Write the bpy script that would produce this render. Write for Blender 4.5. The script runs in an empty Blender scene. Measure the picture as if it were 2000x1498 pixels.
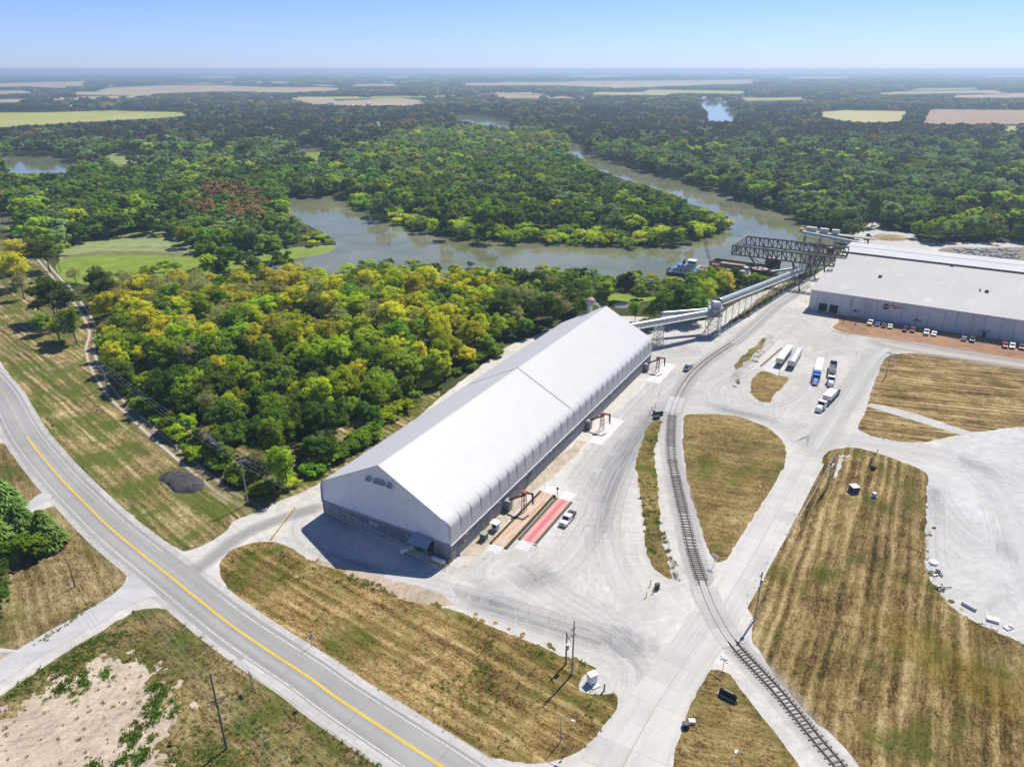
import bpy, bmesh, math, random
import numpy as np
from mathutils import Vector, Matrix, noise as mnoise

# ------------------------------------------------------------------ camera, sky, sun, exposure
S = bpy.context.scene
R = math.radians
CAM_H, FPX, HORIZON = 100.0, 1400.0, 135.5          # drone height (m), focal length and horizon row of the 2000 px wide photo
PITCH = math.atan((749 - HORIZON) / FPX)
cam_data = bpy.data.cameras.new('camera')
cam_data.sensor_width = 36.0
cam_data.lens = 36.0 * FPX / 2000.0
cam_data.clip_start = 0.5
cam_data.clip_end = 120000.0
cam = bpy.data.objects.new('camera', cam_data)
S.collection.objects.link(cam)
cam.location = (0, 0, CAM_H)
cam.rotation_euler = (R(90) - PITCH, 0, 0)
S.camera = cam

SUN_AZ, SUN_EL = R(38), R(54)                        # azimuth from +Y towards +X
W = bpy.data.worlds.new('World'); S.world = W; W.use_nodes = True
nt = W.node_tree; nt.nodes.clear()
wo = nt.nodes.new('ShaderNodeOutputWorld'); bg = nt.nodes.new('ShaderNodeBackground'); sk = nt.nodes.new('ShaderNodeTexSky')
sk.sky_type = 'NISHITA'; sk.sun_disc = False
sk.sun_elevation = SUN_EL; sk.sun_rotation = SUN_AZ
sk.altitude = 100; sk.air_density = 0.9; sk.dust_density = 0.2; sk.ozone_density = 4.0
bg.inputs['Strength'].default_value = 0.068
tc = nt.nodes.new('ShaderNodeTexCoord'); sz = nt.nodes.new('ShaderNodeSeparateXYZ'); nt.links.new(tc.outputs['Generated'], sz.inputs[0])
mr = nt.nodes.new('ShaderNodeMapRange'); nt.links.new(sz.outputs[2], mr.inputs[0]); mr.inputs[1].default_value = 0.0; mr.inputs[2].default_value = 0.22
ti = nt.nodes.new('ShaderNodeMix'); ti.data_type = 'RGBA'; nt.links.new(mr.outputs[0], ti.inputs[0]); ti.inputs[6].default_value = (0.98, 1.15, 1.95, 1); ti.inputs[7].default_value = (0.88, 1.02, 1.40, 1)
hs = nt.nodes.new('ShaderNodeMix'); hs.data_type = 'RGBA'; hs.blend_type = 'MULTIPLY'; hs.inputs[0].default_value = 1.0; nt.links.new(ti.outputs[2], hs.inputs[7])   # clear blue air, paler low down
nt.links.new(sk.outputs[0], hs.inputs[6]); nt.links.new(hs.outputs[2], bg.inputs['Color']); nt.links.new(bg.outputs[0], wo.inputs['Surface'])
sun_data = bpy.data.lights.new('sun', 'SUN'); sun_data.energy = 4.9; sun_data.angle = R(0.5); sun_data.color = (1.0, 0.945, 0.85)
sun = bpy.data.objects.new('sun', sun_data); S.collection.objects.link(sun)
sd = Vector((math.sin(SUN_AZ) * math.cos(SUN_EL), math.cos(SUN_AZ) * math.cos(SUN_EL), math.sin(SUN_EL)))
sun.rotation_euler = sd.to_track_quat('Z', 'Y').to_euler()

S.view_settings.view_transform = 'Standard'; S.view_settings.look = 'None'
S.view_settings.exposure = 0.33; S.view_settings.gamma = 1.0; S.view_settings.use_curve_mapping = False
S.render.engine = 'CYCLES'
cy = S.cycles
cy.max_bounces = 5; cy.diffuse_bounces = 3; cy.glossy_bounces = 2; cy.transmission_bounces = 3; cy.transparent_max_bounces = 64; cy.volume_bounces = 0
cy.caustics_reflective = False; cy.caustics_refractive = False
cy.use_denoising = True
try:
    cy.denoiser = 'OPENIMAGEDENOISE'; cy.denoising_input_passes = 'RGB_ALBEDO_NORMAL'
except Exception:
    pass

# ------------------------------------------------------------------ survey: photo pixel -> point at height z in the place
CP, SP = math.cos(PITCH), math.sin(PITCH)
def G(x, y, z=0.0):
    a = (x - 1000) / FPX; b = (749 - y) / FPX
    d = Vector((a, CP + b * SP, -SP + b * CP))
    return Vector((0, 0, CAM_H)) + d * ((CAM_H - z) / -d.z)
def PX(p):
    p = np.asarray(p, float).reshape(-1, 3) - [0, 0, CAM_H]
    c = p[:, 1] * CP - p[:, 2] * SP; u = p[:, 1] * SP + p[:, 2] * CP
    return 1000 + FPX * p[:, 0] / c, 749 - FPX * u / c
def rise(bx, by, ty):
    b = G(bx, by); z = np.linspace(0, 60, 3001)
    _, ys = PX(np.stack([np.full_like(z, b.x), np.full_like(z, b.y), z], 1))
    return float(z[np.argmin(abs(ys - ty))])

# ------------------------------------------------------------------ node helpers
class NT:
    def __init__(s, name):
        s.m = bpy.data.materials.new(name); s.m.use_nodes = True
        s.t = s.m.node_tree; s.t.nodes.clear()
        s.out = s.n('ShaderNodeOutputMaterial')
    def n(s, k, **kw):
        o = s.t.nodes.new(k)
        for a, b in kw.items(): setattr(o, a, b)
        return o
    def l(s, a, b): s.t.links.new(a, b)
    def inp(s, sock, v):
        if hasattr(v, 'is_linked'): s.l(v, sock)
        elif isinstance(v, (tuple, list)) and len(v) == 3 and sock.type == 'RGBA': sock.default_value = (*v, 1)
        else: sock.default_value = v
    def pos(s): return s.n('ShaderNodeNewGeometry').outputs['Position']
    def obj(s): return s.n('ShaderNodeTexCoord').outputs['Object']
    def map(s, v, rot=0, sc=(1, 1, 1), loc=(0, 0, 0)):
        o = s.n('ShaderNodeMapping'); s.l(v, o.inputs[0]); o.inputs['Rotation'].default_value = (0, 0, rot); o.inputs['Scale'].default_value = sc; o.inputs['Location'].default_value = loc
        return o.outputs[0]
    def noise(s, v, sc, det=3, rough=0.55, dist=0.0):
        o = s.n('ShaderNodeTexNoise'); s.l(v, o.inputs['Vector']); o.inputs['Scale'].default_value = sc; o.inputs['Detail'].default_value = det
        o.inputs['Roughness'].default_value = rough; o.inputs['Distortion'].default_value = dist
        return o.outputs[0]
    def voro(s, v, sc, feat='F1'):
        o = s.n('ShaderNodeTexVoronoi'); o.feature = feat; s.l(v, o.inputs['Vector']); o.inputs['Scale'].default_value = sc
        return o.outputs[0]
    def math(s, op, a, b=0.0, c=None, clamp=False):
        o = s.n('ShaderNodeMath', operation=op, use_clamp=clamp); s.inp(o.inputs[0], a); s.inp(o.inputs[1], b)
        if c is not None: s.inp(o.inputs[2], c)
        return o.outputs[0]
    def rng(s, v, a, b, c=0.0, d=1.0):
        o = s.n('ShaderNodeMapRange'); s.inp(o.inputs[0], v)
        for i, q in enumerate((a, b, c, d)): o.inputs[i + 1].default_value = q
        return o.outputs[0]
    def mix(s, f, a, b, mode='MIX'):
        o = s.n('ShaderNodeMix', data_type='RGBA', blend_type=mode); s.inp(o.inputs[0], f); s.inp(o.inputs[6], a); s.inp(o.inputs[7], b)
        return o.outputs[2]
    def ramp(s, v, stops):
        o = s.n('ShaderNodeValToRGB'); s.l(v, o.inputs[0]); e = o.color_ramp.elements
        while len(e) < len(stops): e.new(0.5)
        for q, (p, c) in zip(e, stops): q.position = p; q.color = (*c, 1)
        return o.outputs[0]
    def attr(s, name, t='GEOMETRY'):
        return s.n('ShaderNodeAttribute', attribute_name=name, attribute_type=t)
    def bump(s, h, strength, dist=0.1):
        o = s.n('ShaderNodeBump'); s.l(h, o.inputs['Height']); o.inputs['Strength'].default_value = strength; o.inputs['Distance'].default_value = dist
        return o.outputs[0]
    def bsdf(s, col, rough=0.8, metal=0.0, normal=None, spec=0.3, **kw):
        o = s.n('ShaderNodeBsdfPrincipled'); s.inp(o.inputs['Base Color'], col); s.inp(o.inputs['Roughness'], rough); s.inp(o.inputs['Metallic'], metal)
        o.inputs['Specular IOR Level'].default_value = spec
        if normal is not None: s.l(normal, o.inputs['Normal'])
        for k, v in kw.items(): s.inp(o.inputs[k], v)
        s.l(o.outputs[0], s.out.inputs['Surface']); return o
    def fade(s, sh, alpha):                                     # worn edge: lets what lies beneath show through
        tr = s.n('ShaderNodeBsdfTransparent'); mx = s.n('ShaderNodeMixShader'); s.inp(mx.inputs[0], alpha)
        s.l(tr.outputs[0], mx.inputs[1]); s.l(sh.outputs[0], mx.inputs[2]); s.l(mx.outputs[0], s.out.inputs['Surface'])

MATS = {}
def paint(name, col, rough=0.5, metal=0.0, var=0.12, sc=3.0, grime=0.0, spec=0.4):
    if name in MATS: return MATS[name]
    t = NT(name); o = t.obj(); n = t.noise(o, sc, 4, 0.6)
    lo = tuple(c * (1 - var) for c in col); hi = tuple(min(1, c * (1 + var)) for c in col)
    c = t.mix(t.rng(n, 0.3, 0.7), lo, hi)
    if grime:
        g = t.noise(t.map(o, 0, (1.2, 1.2, 0.25)), sc * 0.7, 5, 0.65)
        c = t.mix(t.rng(g, 0.5, 0.8, 0, grime), c, (0.16, 0.12, 0.085))
    t.bsdf(c, rough, metal, spec=spec); MATS[name] = t.m
    return t.m

# ------------------------------------------------------------------ mesh helpers
col = S.collection
def tag(o, label=None, cat=None, group=None, kind=None):
    if label: o['label'] = label
    if cat: o['category'] = cat
    if group: o['group'] = group
    if kind: o['kind'] = kind
    return o
def empty(name, loc=(0, 0, 0), rz=0.0, label=None, cat=None, group=None):
    o = bpy.data.objects.new(name, None); col.objects.link(o); o.location = loc; o.rotation_euler = (0, 0, rz); o.empty_display_size = 0.2
    return tag(o, label, cat, group)
def copy_tree(o, loc=None, rz=None, parent=None):
    c = o.copy(); col.objects.link(c)
    if parent is not None: c.parent = parent; c.matrix_parent_inverse = o.matrix_parent_inverse
    if loc is not None: c.location = loc
    if rz is not None: c.rotation_euler = (0, 0, rz)
    for ch in KIDS.get(o.name, []): copy_tree(ch, parent=c)
    return c
KIDS = {}
def frame_of(d):
    d = Vector(d).normalized(); up = Vector((0, 0, 1)) if abs(d.z) < 0.95 else Vector((1, 0, 0))
    s = d.cross(up).normalized(); return d, s, s.cross(d).normalized()
class MB:
    def __init__(s): s.v = []; s.f = []
    def add(s, vs, fs):
        k = len(s.v); s.v += [tuple(v) for v in vs]; s.f += [tuple(i + k for i in f) for f in fs]; return s
    def box(s, c, d, rz=0.0, top=(1, 1)):
        x, y, z = d[0] / 2, d[1] / 2, d[2] / 2; cs, sn = math.cos(rz), math.sin(rz); vs = []
        for dz in (-1, 1):
            tx, ty = (x, y) if dz < 0 else (x * top[0], y * top[1])
            for sx, sy in ((-1, -1), (1, -1), (1, 1), (-1, 1)):
                a, b = sx * tx, sy * ty; vs.append((c[0] + a * cs - b * sn, c[1] + a * sn + b * cs, c[2] + dz * z))
        return s.add(vs, [(3, 2, 1, 0), (4, 5, 6, 7), (0, 1, 5, 4), (1, 2, 6, 5), (2, 3, 7, 6), (3, 0, 4, 7)])
    def beam(s, p, q, w, h=None):
        h = h or w; p, q = Vector(p), Vector(q); d, a, b = frame_of(q - p); vs = []
        for o in (p, q):
            for i, j in ((-1, -1), (1, -1), (1, 1), (-1, 1)): vs.append(o + a * (i * w / 2) + b * (j * h / 2))
        return s.add(vs, [(3, 2, 1, 0), (4, 5, 6, 7), (0, 1, 5, 4), (1, 2, 6, 5), (2, 3, 7, 6), (3, 0, 4, 7)])
    def cyl(s, p, q, r0, r1=None, n=10, caps=True):
        r1 = r0 if r1 is None else r1; p, q = Vector(p), Vector(q); d, a, b = frame_of(q - p); vs = []
        for o, r in ((p, r0), (q, r1)):
            for i in range(n):
                t = 2 * math.pi * i / n; vs.append(o + a * (r * math.cos(t)) + b * (r * math.sin(t)))
        fs = [(i, (i + 1) % n, n + (i + 1) % n, n + i) for i in range(n)]
        if caps: fs += [tuple(range(n))[::-1], tuple(range(n, 2 * n))]
        return s.add(vs, fs)
    def tube(s, pts, r, n=6):
        pts = [Vector(p) for p in pts]; vs = []; fs = []
        for k, p in enumerate(pts):
            d = pts[min(k + 1, len(pts) - 1)] - pts[max(k - 1, 0)]; _, a, b = frame_of(d); rr = r[k] if isinstance(r, (list, tuple)) else r
            for i in range(n):
                t = 2 * math.pi * i / n; vs.append(p + a * (rr * math.cos(t)) + b * (rr * math.sin(t)))
        for k in range(len(pts) - 1):
            fs += [(k * n + i, k * n + (i + 1) % n, (k + 1) * n + (i + 1) % n, (k + 1) * n + i) for i in range(n)]
        fs += [tuple(range(n))[::-1], tuple(range((len(pts) - 1) * n, len(pts) * n))]
        return s.add(vs, fs)
    def prism(s, prof, x0, x1, axis='x'):                       # closed profile (a, z) swept along x (a = y) or y (a = x)
        n = len(prof); vs = []
        for x in (x0, x1):
            for a, z in prof: vs.append((x, a, z) if axis == 'x' else (a, x, z))
        fs = [(i, (i + 1) % n, n + (i + 1) % n, n + i) for i in range(n)] + [tuple(range(n))[::-1], tuple(range(n, 2 * n))]
        return s.add(vs, fs)
    def dome(s, c, r, n=12, m=4, sz=1.0):
        vs = []; fs = []
        for j in range(m):
            t = math.pi / 2 * j / m
            for i in range(n):
                a = 2 * math.pi * i / n; vs.append((c[0] + r * math.cos(t) * math.cos(a), c[1] + r * math.cos(t) * math.sin(a), c[2] + r * sz * math.sin(t)))
        vs.append((c[0], c[1], c[2] + r * sz)); top = len(vs) - 1
        for j in range(m - 1):
            fs += [(j * n + i, j * n + (i + 1) % n, (j + 1) * n + (i + 1) % n, (j + 1) * n + i) for i in range(n)]
        fs += [((m - 1) * n + i, (m - 1) * n + (i + 1) % n, top) for i in range(n)] + [tuple(range(n))[::-1]]
        return s.add(vs, fs)
    def sphere(s, c, r, n=12, m=8, sc=(1, 1, 1)):
        vs = []; fs = []
        for j in range(1, m):
            t = math.pi * j / m
            for i in range(n):
                a = 2 * math.pi * i / n; vs.append((c[0] + r * sc[0] * math.sin(t) * math.cos(a), c[1] + r * sc[1] * math.sin(t) * math.sin(a), c[2] + r * sc[2] * math.cos(t)))
        vs += [(c[0], c[1], c[2] + r * sc[2]), (c[0], c[1], c[2] - r * sc[2])]; a, b = len(vs) - 2, len(vs) - 1
        for j in range(m - 2):
            fs += [(j * n + i, (j + 1) * n + i, (j + 1) * n + (i + 1) % n, j * n + (i + 1) % n) for i in range(n)]
        fs += [(i, (i + 1) % n, a)[::-1] for i in range(n)] + [((m - 2) * n + i, (m - 2) * n + (i + 1) % n, b) for i in range(n)]
        return s.add(vs, fs)
    def build(s, name, mat, parent=None, bevel=0.0, smooth=False):
        me = bpy.data.meshes.new(name); me.from_pydata(s.v, [], s.f)
        bm = bmesh.new(); bm.from_mesh(me); bmesh.ops.recalc_face_normals(bm, faces=bm.faces[:]); bm.to_mesh(me); bm.free()
        me.materials.append(mat)
        if smooth:
            for p in me.polygons: p.use_smooth = True
        o = bpy.data.objects.new(name, me); col.objects.link(o)
        if parent is not None: o.parent = parent; KIDS.setdefault(parent.name, []).append(o)
        if bevel:
            b = o.modifiers.new('bevel', 'BEVEL'); b.width = bevel; b.segments = 2; b.limit_method = 'ANGLE'
        return o

def build_each(mb, name, mat, parent=None, bevel=0.0):              # every loose piece becomes a part of its own
    par = list(range(len(mb.v)))
    def root(i):
        while par[i] != i: par[i] = par[par[i]]; i = par[i]
        return i
    for f in mb.f:
        for i in f[1:]: par[root(i)] = root(f[0])
    groups = {}
    for f in mb.f: groups.setdefault(root(f[0]), []).append(f)
    out = []
    for fs in groups.values():
        ids = sorted({i for f in fs for i in f}); k = {i: n for n, i in enumerate(ids)}; m = MB(); m.v = [mb.v[i] for i in ids]; m.f = [tuple(k[i] for i in f) for f in fs]; out.append(m.build(name, mat, parent, bevel))
    return out

def catmull(pts, step):
    P = [Vector(p) for p in pts]; P = [P[0] * 2 - P[1]] + P + [P[-1] * 2 - P[-2]]; out = []
    for i in range(1, len(P) - 2):
        a, b, c, d = P[i - 1:i + 3]; n = max(1, int((c - b).length / step))
        for k in range(n):
            t = k / n; out.append(0.5 * ((2 * b) + (c - a) * t + (2 * a - 5 * b + 4 * c - d) * t * t + (3 * b - a - 3 * c + d) * t ** 3))
    out.append(P[-2]); return out
def sheet(name, px, z, mat, jit=0.0, step=1.5, soft=True, kind='structure', raw=False):
    P = [Vector((p[0], p[1], 0)) if raw else G(*p) for p in px]
    out = []; n = len(P)
    for i in range(n):
        a, b, c, d = P[i - 1], P[i], P[(i + 1) % n], P[(i + 2) % n]; L = (c - b).length; k = max(1, min(400, int(L / step)))
        for j in range(k):
            t = j / k
            if soft:
                tension = 0.5; m0 = (c - a) * tension * min(1, L / max(1e-6, (b - a).length)); m1 = (d - b) * tension * min(1, L / max(1e-6, (d - c).length))
                q = (2 * t ** 3 - 3 * t * t + 1) * b + (t ** 3 - 2 * t * t + t) * m0 + (-2 * t ** 3 + 3 * t * t) * c + (t ** 3 - t * t) * m1
            else: q = b.lerp(c, t)
            if jit:
                w = Vector((q.x, q.y, 0)); s = step
                q = q + jit * (mnoise.noise_vector(w * (0.9 / s)) + 0.9 * mnoise.noise_vector(w * (0.23 / s)))
            out.append((q.x, q.y, z))
    me = bpy.data.meshes.new(name); me.from_pydata(out, [], [tuple(range(len(out)))])
    if me.polygons[0].normal.z < 0: me.flip_normals()
    me.materials.append(mat); o = bpy.data.objects.new(name, me); col.objects.link(o); o['kind'] = kind
    return o
def strip(name, line, l, r, z, mat, parent=None, kind='structure', dash=None):
    pts = [Vector((p[0], p[1], 0)) for p in line]; vs = []; fs = []; uv = []; acc = 0.0; dist = [0.0]
    for a, b in zip(pts[:-1], pts[1:]): acc += (b - a).length; dist.append(acc)
    for i, p in enumerate(pts):
        d = (pts[min(i + 1, len(pts) - 1)] - pts[max(i - 1, 0)]).normalized(); nrm = Vector((-d.y, d.x, 0))
        ll = l(dist[i]) if callable(l) else l; rr = r(dist[i]) if callable(r) else r
        for o, v in ((ll, 0.0), (rr, 1.0)): q = p + nrm * o; vs.append((q.x, q.y, z)); uv.append((dist[i], v))
    for i in range(len(pts) - 1):
        if dash and (dist[i] % (dash[0] + dash[1])) > dash[0]: continue
        fs.append((2 * i, 2 * i + 1, 2 * i + 3, 2 * i + 2))
    me = bpy.data.meshes.new(name); me.from_pydata(vs, [], fs)
    if me.polygons and me.polygons[0].normal.z < 0: me.flip_normals()
    u = me.uv_layers.new(name='run')
    for lp in me.loops: u.data[lp.index].uv = uv[lp.vertex_index]
    en = me.uv_layers.new(name='ends')
    for lp in me.loops: en.data[lp.index].uv = (uv[lp.vertex_index][0] / max(dist[-1], 1e-6), 0)
    me.materials.append(mat); o = bpy.data.objects.new(name, me); col.objects.link(o)
    if parent is not None: o.parent = parent; KIDS.setdefault(parent.name, []).append(o)
    elif kind: o['kind'] = kind
    return o
# ------------------------------------------------------------------ ground materials
def mat_grass(name, ang=0.0, green=0.25, dry=1.0, period=2.6, stripe=0.35, tint=(1, 1, 1), blob=None):
    t = NT(name); p = t.pos(); w = t.n('ShaderNodeVectorMath', operation='ADD'); wn = t.n('ShaderNodeTexNoise'); wn.inputs['Scale'].default_value = 0.05; t.l(p, wn.inputs['Vector'])
    ws = t.n('ShaderNodeVectorMath', operation='SCALE'); t.l(wn.outputs[1], ws.inputs[0]); ws.inputs['Scale'].default_value = 2.2; t.l(p, w.inputs[0]); t.l(ws.outputs[0], w.inputs[1])
    q = t.map(w.outputs[0], ang); qs = t.map(p, ang)
    big = t.noise(p, 0.055, 5, 0.65, 0.5); mid = t.noise(p, 0.30, 6, 0.72, 0.6); fine = t.noise(p, 1.9, 5, 0.8)
    st = t.noise(t.map(q, 0, (0.02, 1.0 / period * 1.15, 1)), 1.0, 3, 0.55, 0.2)
    tuft = t.noise(t.map(qs, 0, (0.55, 2.4, 1)), 1.0, 5, 0.75, 0.3)
    v = t.math('ADD', t.math('MULTIPLY', big, 0.30), t.math('MULTIPLY', mid, 0.40))
    v = t.math('ADD', v, t.math('MULTIPLY', fine, 0.55)); v = t.math('ADD', v, t.math('MULTIPLY', st, stripe)); v = t.math('ADD', v, t.math('MULTIPLY', tuft, 0.42))
    sq = t.n('ShaderNodeSeparateXYZ'); t.l(q, sq.inputs[0]); row = t.math('POWER', t.math('ABSOLUTE', t.math('SINE', t.math('ADD', t.math('MULTIPLY', sq.outputs[1], 3.1416 / period), t.math('ADD', t.math('MULTIPLY', mid, 0.7), t.math('MULTIPLY', tuft, 1.4))))), 2.0)
    v = t.math('ADD', v, t.math('MULTIPLY', t.math('SUBTRACT', row, 0.5), stripe * 0.13))
    lo = (1.67 + stripe) / 2; v = t.rng(v, lo - 0.15, lo + 0.145)
    c = t.ramp(v, [(0.0, (0.060, 0.047, 0.024)), (0.25, (0.15, 0.108, 0.052)), (0.5, (0.285, 0.21, 0.105)), (0.75, (0.43, 0.335, 0.19)), (1.0, (0.62, 0.52, 0.35))])
    g = t.ramp(fine, [(0.25, (0.028, 0.045, 0.008)), (0.5, (0.085, 0.125, 0.018)), (0.8, (0.20, 0.225, 0.050))])
    gm = t.math('ADD', t.noise(t.map(p, 0, (1, 1, 1), (37, 11, 0)), 0.07, 6, 0.68, 0.6), t.math('MULTIPLY', t.math('SUBTRACT', mid, 0.5), 0.6))
    gm = t.math('ADD', gm, t.math('MULTIPLY', t.math('SUBTRACT', fine, 0.5), 0.7)); gm = t.math('ADD', gm, t.math('MULTIPLY', t.math('SUBTRACT', 0.5, st), stripe * 0.5))
    if blob:                                                       # a patch of greener aftermath with a shape of its own
        bx, by, rx, ry, br = blob; mp = t.map(p, br, (1, 1, 1)); off = Vector((bx, by, 0)); off.rotate(Matrix.Rotation(br, 3, 'Z')); sb = t.n('ShaderNodeSeparateXYZ'); t.l(mp, sb.inputs[0])
        dx = t.math('DIVIDE', t.math('SUBTRACT', sb.outputs[0], off.x), rx); dy = t.math('DIVIDE', t.math('SUBTRACT', sb.outputs[1], off.y), ry)
        dd = t.math('SQRT', t.math('ADD', t.math('MULTIPLY', dx, dx), t.math('MULTIPLY', dy, dy))); dd = t.math('ADD', dd, t.math('MULTIPLY', t.math('SUBTRACT', big, 0.5), 1.6))
        ol = t.mix(t.rng(v, 0, 1), (0.10, 0.075, 0.015), (0.40, 0.31, 0.10)); c = t.mix(t.rng(dd, 1.15, 0.55, 0, 0.8), c, ol)
    k = 0.80 - 0.5 * green
    c = t.mix(t.rng(gm, k - 0.06, k + 0.12, 0, 0.92), c, g)
    c = t.mix(1.0, c, tint, 'MULTIPLY')
    t.bsdf(c, 0.95, normal=t.bump(t.math('ADD', fine, t.math('MULTIPLY', tuft, 0.8)), 0.9, 0.30), spec=0.05)
    return t.m
def mat_gravel(name, col=(0.52, 0.51, 0.49), var=0.17, ang=0.6, fine_amt=0.35, dark=0.55):
    t = NT(name); p = t.pos()
    def warped(scale, amt, rot, sc):                               # streaks that wander like wheel marks
        wn = t.n('ShaderNodeTexNoise'); wn.inputs['Scale'].default_value = scale; wn.inputs['Detail'].default_value = 1.0; t.l(p, wn.inputs['Vector'])
        ws = t.n('ShaderNodeVectorMath', operation='SCALE'); t.l(wn.outputs[1], ws.inputs[0]); ws.inputs['Scale'].default_value = amt
        w = t.n('ShaderNodeVectorMath', operation='ADD'); t.l(p, w.inputs[0]); t.l(ws.outputs[0], w.inputs[1]); return t.map(w.outputs[0], rot, sc)
    big = t.noise(p, 0.030, 5, 0.65, 0.9); mid = t.noise(p, 0.20, 6, 0.7, 1.0); fine = t.noise(p, 2.6, 5, 0.85)
    trk = t.noise(warped(0.016, 60, ang, (0.8, 0.02, 1)), 1.0, 5, 0.68); trk2 = t.noise(warped(0.02, 46, -ang * 1.4, (0.02, 0.75, 1)), 1.0, 5, 0.68)
    v = t.math('ADD', t.math('MULTIPLY', big, 0.55), t.math('MULTIPLY', mid, 0.40)); v = t.math('ADD', v, t.math('MULTIPLY', trk, 0.50)); v = t.math('ADD', v, t.math('MULTIPLY', trk2, 0.40)); v = t.math('ADD', v, t.math('MULTIPLY', fine, fine_amt))
    m = (1.85 + fine_amt) / 2
    v = t.rng(v, m - 0.17, m + 0.15)
    c = t.ramp(v, [(0.0, tuple(x * (1 - var * 1.9) for x in col)), (0.3, tuple(x * (1 - var * 0.9) for x in col)), (0.62, col), (1.0, tuple(min(0.85, x * (1 + var * 1.25)) for x in col))])
    warm = t.noise(t.map(p, 0, (1, 1, 1), (90, 5, 0)), 0.035, 5, 0.65)
    c = t.mix(t.rng(warm, 0.52, 0.8, 0, 0.35), c, (0.45, 0.39, 0.30))
    t.bsdf(c, 0.9, normal=t.bump(fine, 0.5, 0.08), spec=0.1)
    return t.m
def mat_concrete(name, col=(0.5, 0.49, 0.46), ang=0.0, joints=4.6, width=3.6, off=(0, 0)):
    t = NT(name); p = t.pos(); uv = t.n('ShaderNodeUVMap', uv_map='run').outputs[0]
    n = t.noise(p, 0.12, 4, 0.6); f = t.noise(p, 2.5, 4, 0.7); sx = t.n('ShaderNodeSeparateXYZ'); t.l(uv, sx.inputs[0])
    s = t.noise(t.map(uv, 0, (0.02, 9, 1)), 1.0, 4, 0.6, 0.3)
    v = t.math('ADD', t.math('MULTIPLY', n, 0.45), t.math('ADD', t.math('MULTIPLY', f, 0.25), t.math('MULTIPLY', s, 0.4)))
    cell = t.n('ShaderNodeTexWhiteNoise', noise_dimensions='2D'); cb = t.n('ShaderNodeCombineXYZ')
    t.l(t.math('FLOOR', t.math('DIVIDE', sx.outputs[0], joints)), cb.inputs[0]); t.l(t.math('FLOOR', t.math('MULTIPLY', sx.outputs[1], 2.0)), cb.inputs[1]); t.l(cb.outputs[0], cell.inputs[0])
    v = t.math('ADD', v, t.math('MULTIPLY', cell.outputs[0], 0.14)); v = t.rng(v, 0.42, 0.82)
    c = t.mix(v, tuple(x * 0.76 for x in col), tuple(min(0.85, x * 1.16) for x in col))
    jx = t.math('LESS_THAN', t.math('MODULO', sx.outputs[0], joints), 0.07); jy = t.math('LESS_THAN', t.math('ABSOLUTE', t.math('SUBTRACT', sx.outputs[1], 0.5)), 0.008)
    c = t.mix(t.math('MULTIPLY', t.math('MAXIMUM', jx, jy), 0.5), c, (0.2, 0.19, 0.17))
    t.bsdf(c, 0.85, normal=t.bump(f, 0.15, 0.02), spec=0.15)
    return t.m
def mat_road():
    t = NT('highway surface'); p = t.pos(); uv = t.n('ShaderNodeUVMap', uv_map='run').outputs[0]; sx = t.n('ShaderNodeSeparateXYZ'); t.l(uv, sx.inputs[0])
    n = t.noise(p, 0.05, 4, 0.6, 0.5); f = t.noise(p, 4.0, 4, 0.75); s = t.noise(t.map(uv, 0, (0.012, 7, 1)), 1.0, 4, 0.6, 0.4)
    v = t.math('ADD', t.math('MULTIPLY', n, 0.4), t.math('ADD', t.math('MULTIPLY', f, 0.3), t.math('MULTIPLY', s, 0.5))); v = t.rng(v, 0.42, 0.80)
    c = t.mix(v, (0.235, 0.225, 0.215), (0.40, 0.385, 0.37))
    wheel = t.math('SINE', t.math('MULTIPLY', sx.outputs[1], 25.1)); c = t.mix(t.rng(wheel, 0.2, 1, 0, 0.16), c, (0.17, 0.165, 0.16))
    seam = t.math('LESS_THAN', t.math('MODULO', t.math('ADD', sx.outputs[0], t.math('MULTIPLY', n, 0.6)), 17.3), 0.09)
    c = t.mix(t.math('MULTIPLY', seam, 0.55), c, (0.10, 0.10, 0.10))
    crk = t.voro(t.map(p, 0, (0.14, 0.14, 1)), 1.0, 'DISTANCE_TO_EDGE'); c = t.mix(t.math('MULTIPLY', t.math('LESS_THAN', crk, 0.004), 0.14), c, (0.1, 0.1, 0.1))
    t.bsdf(c, 0.85, normal=t.bump(f, 0.2, 0.02), spec=0.2)
    return t.m
def mat_marking(name, col, wear):
    t = NT(name); p = t.pos(); n = t.noise(p, 3.0, 5, 0.75); c = t.mix(t.rng(t.noise(p, 0.3, 3, 0.6), 0.3, 0.7), tuple(x * 0.82 for x in col), col)
    b = t.bsdf(c, 0.7, spec=0.2); t.fade(b, t.rng(n, wear, wear + 0.16))
    return t.m
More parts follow.
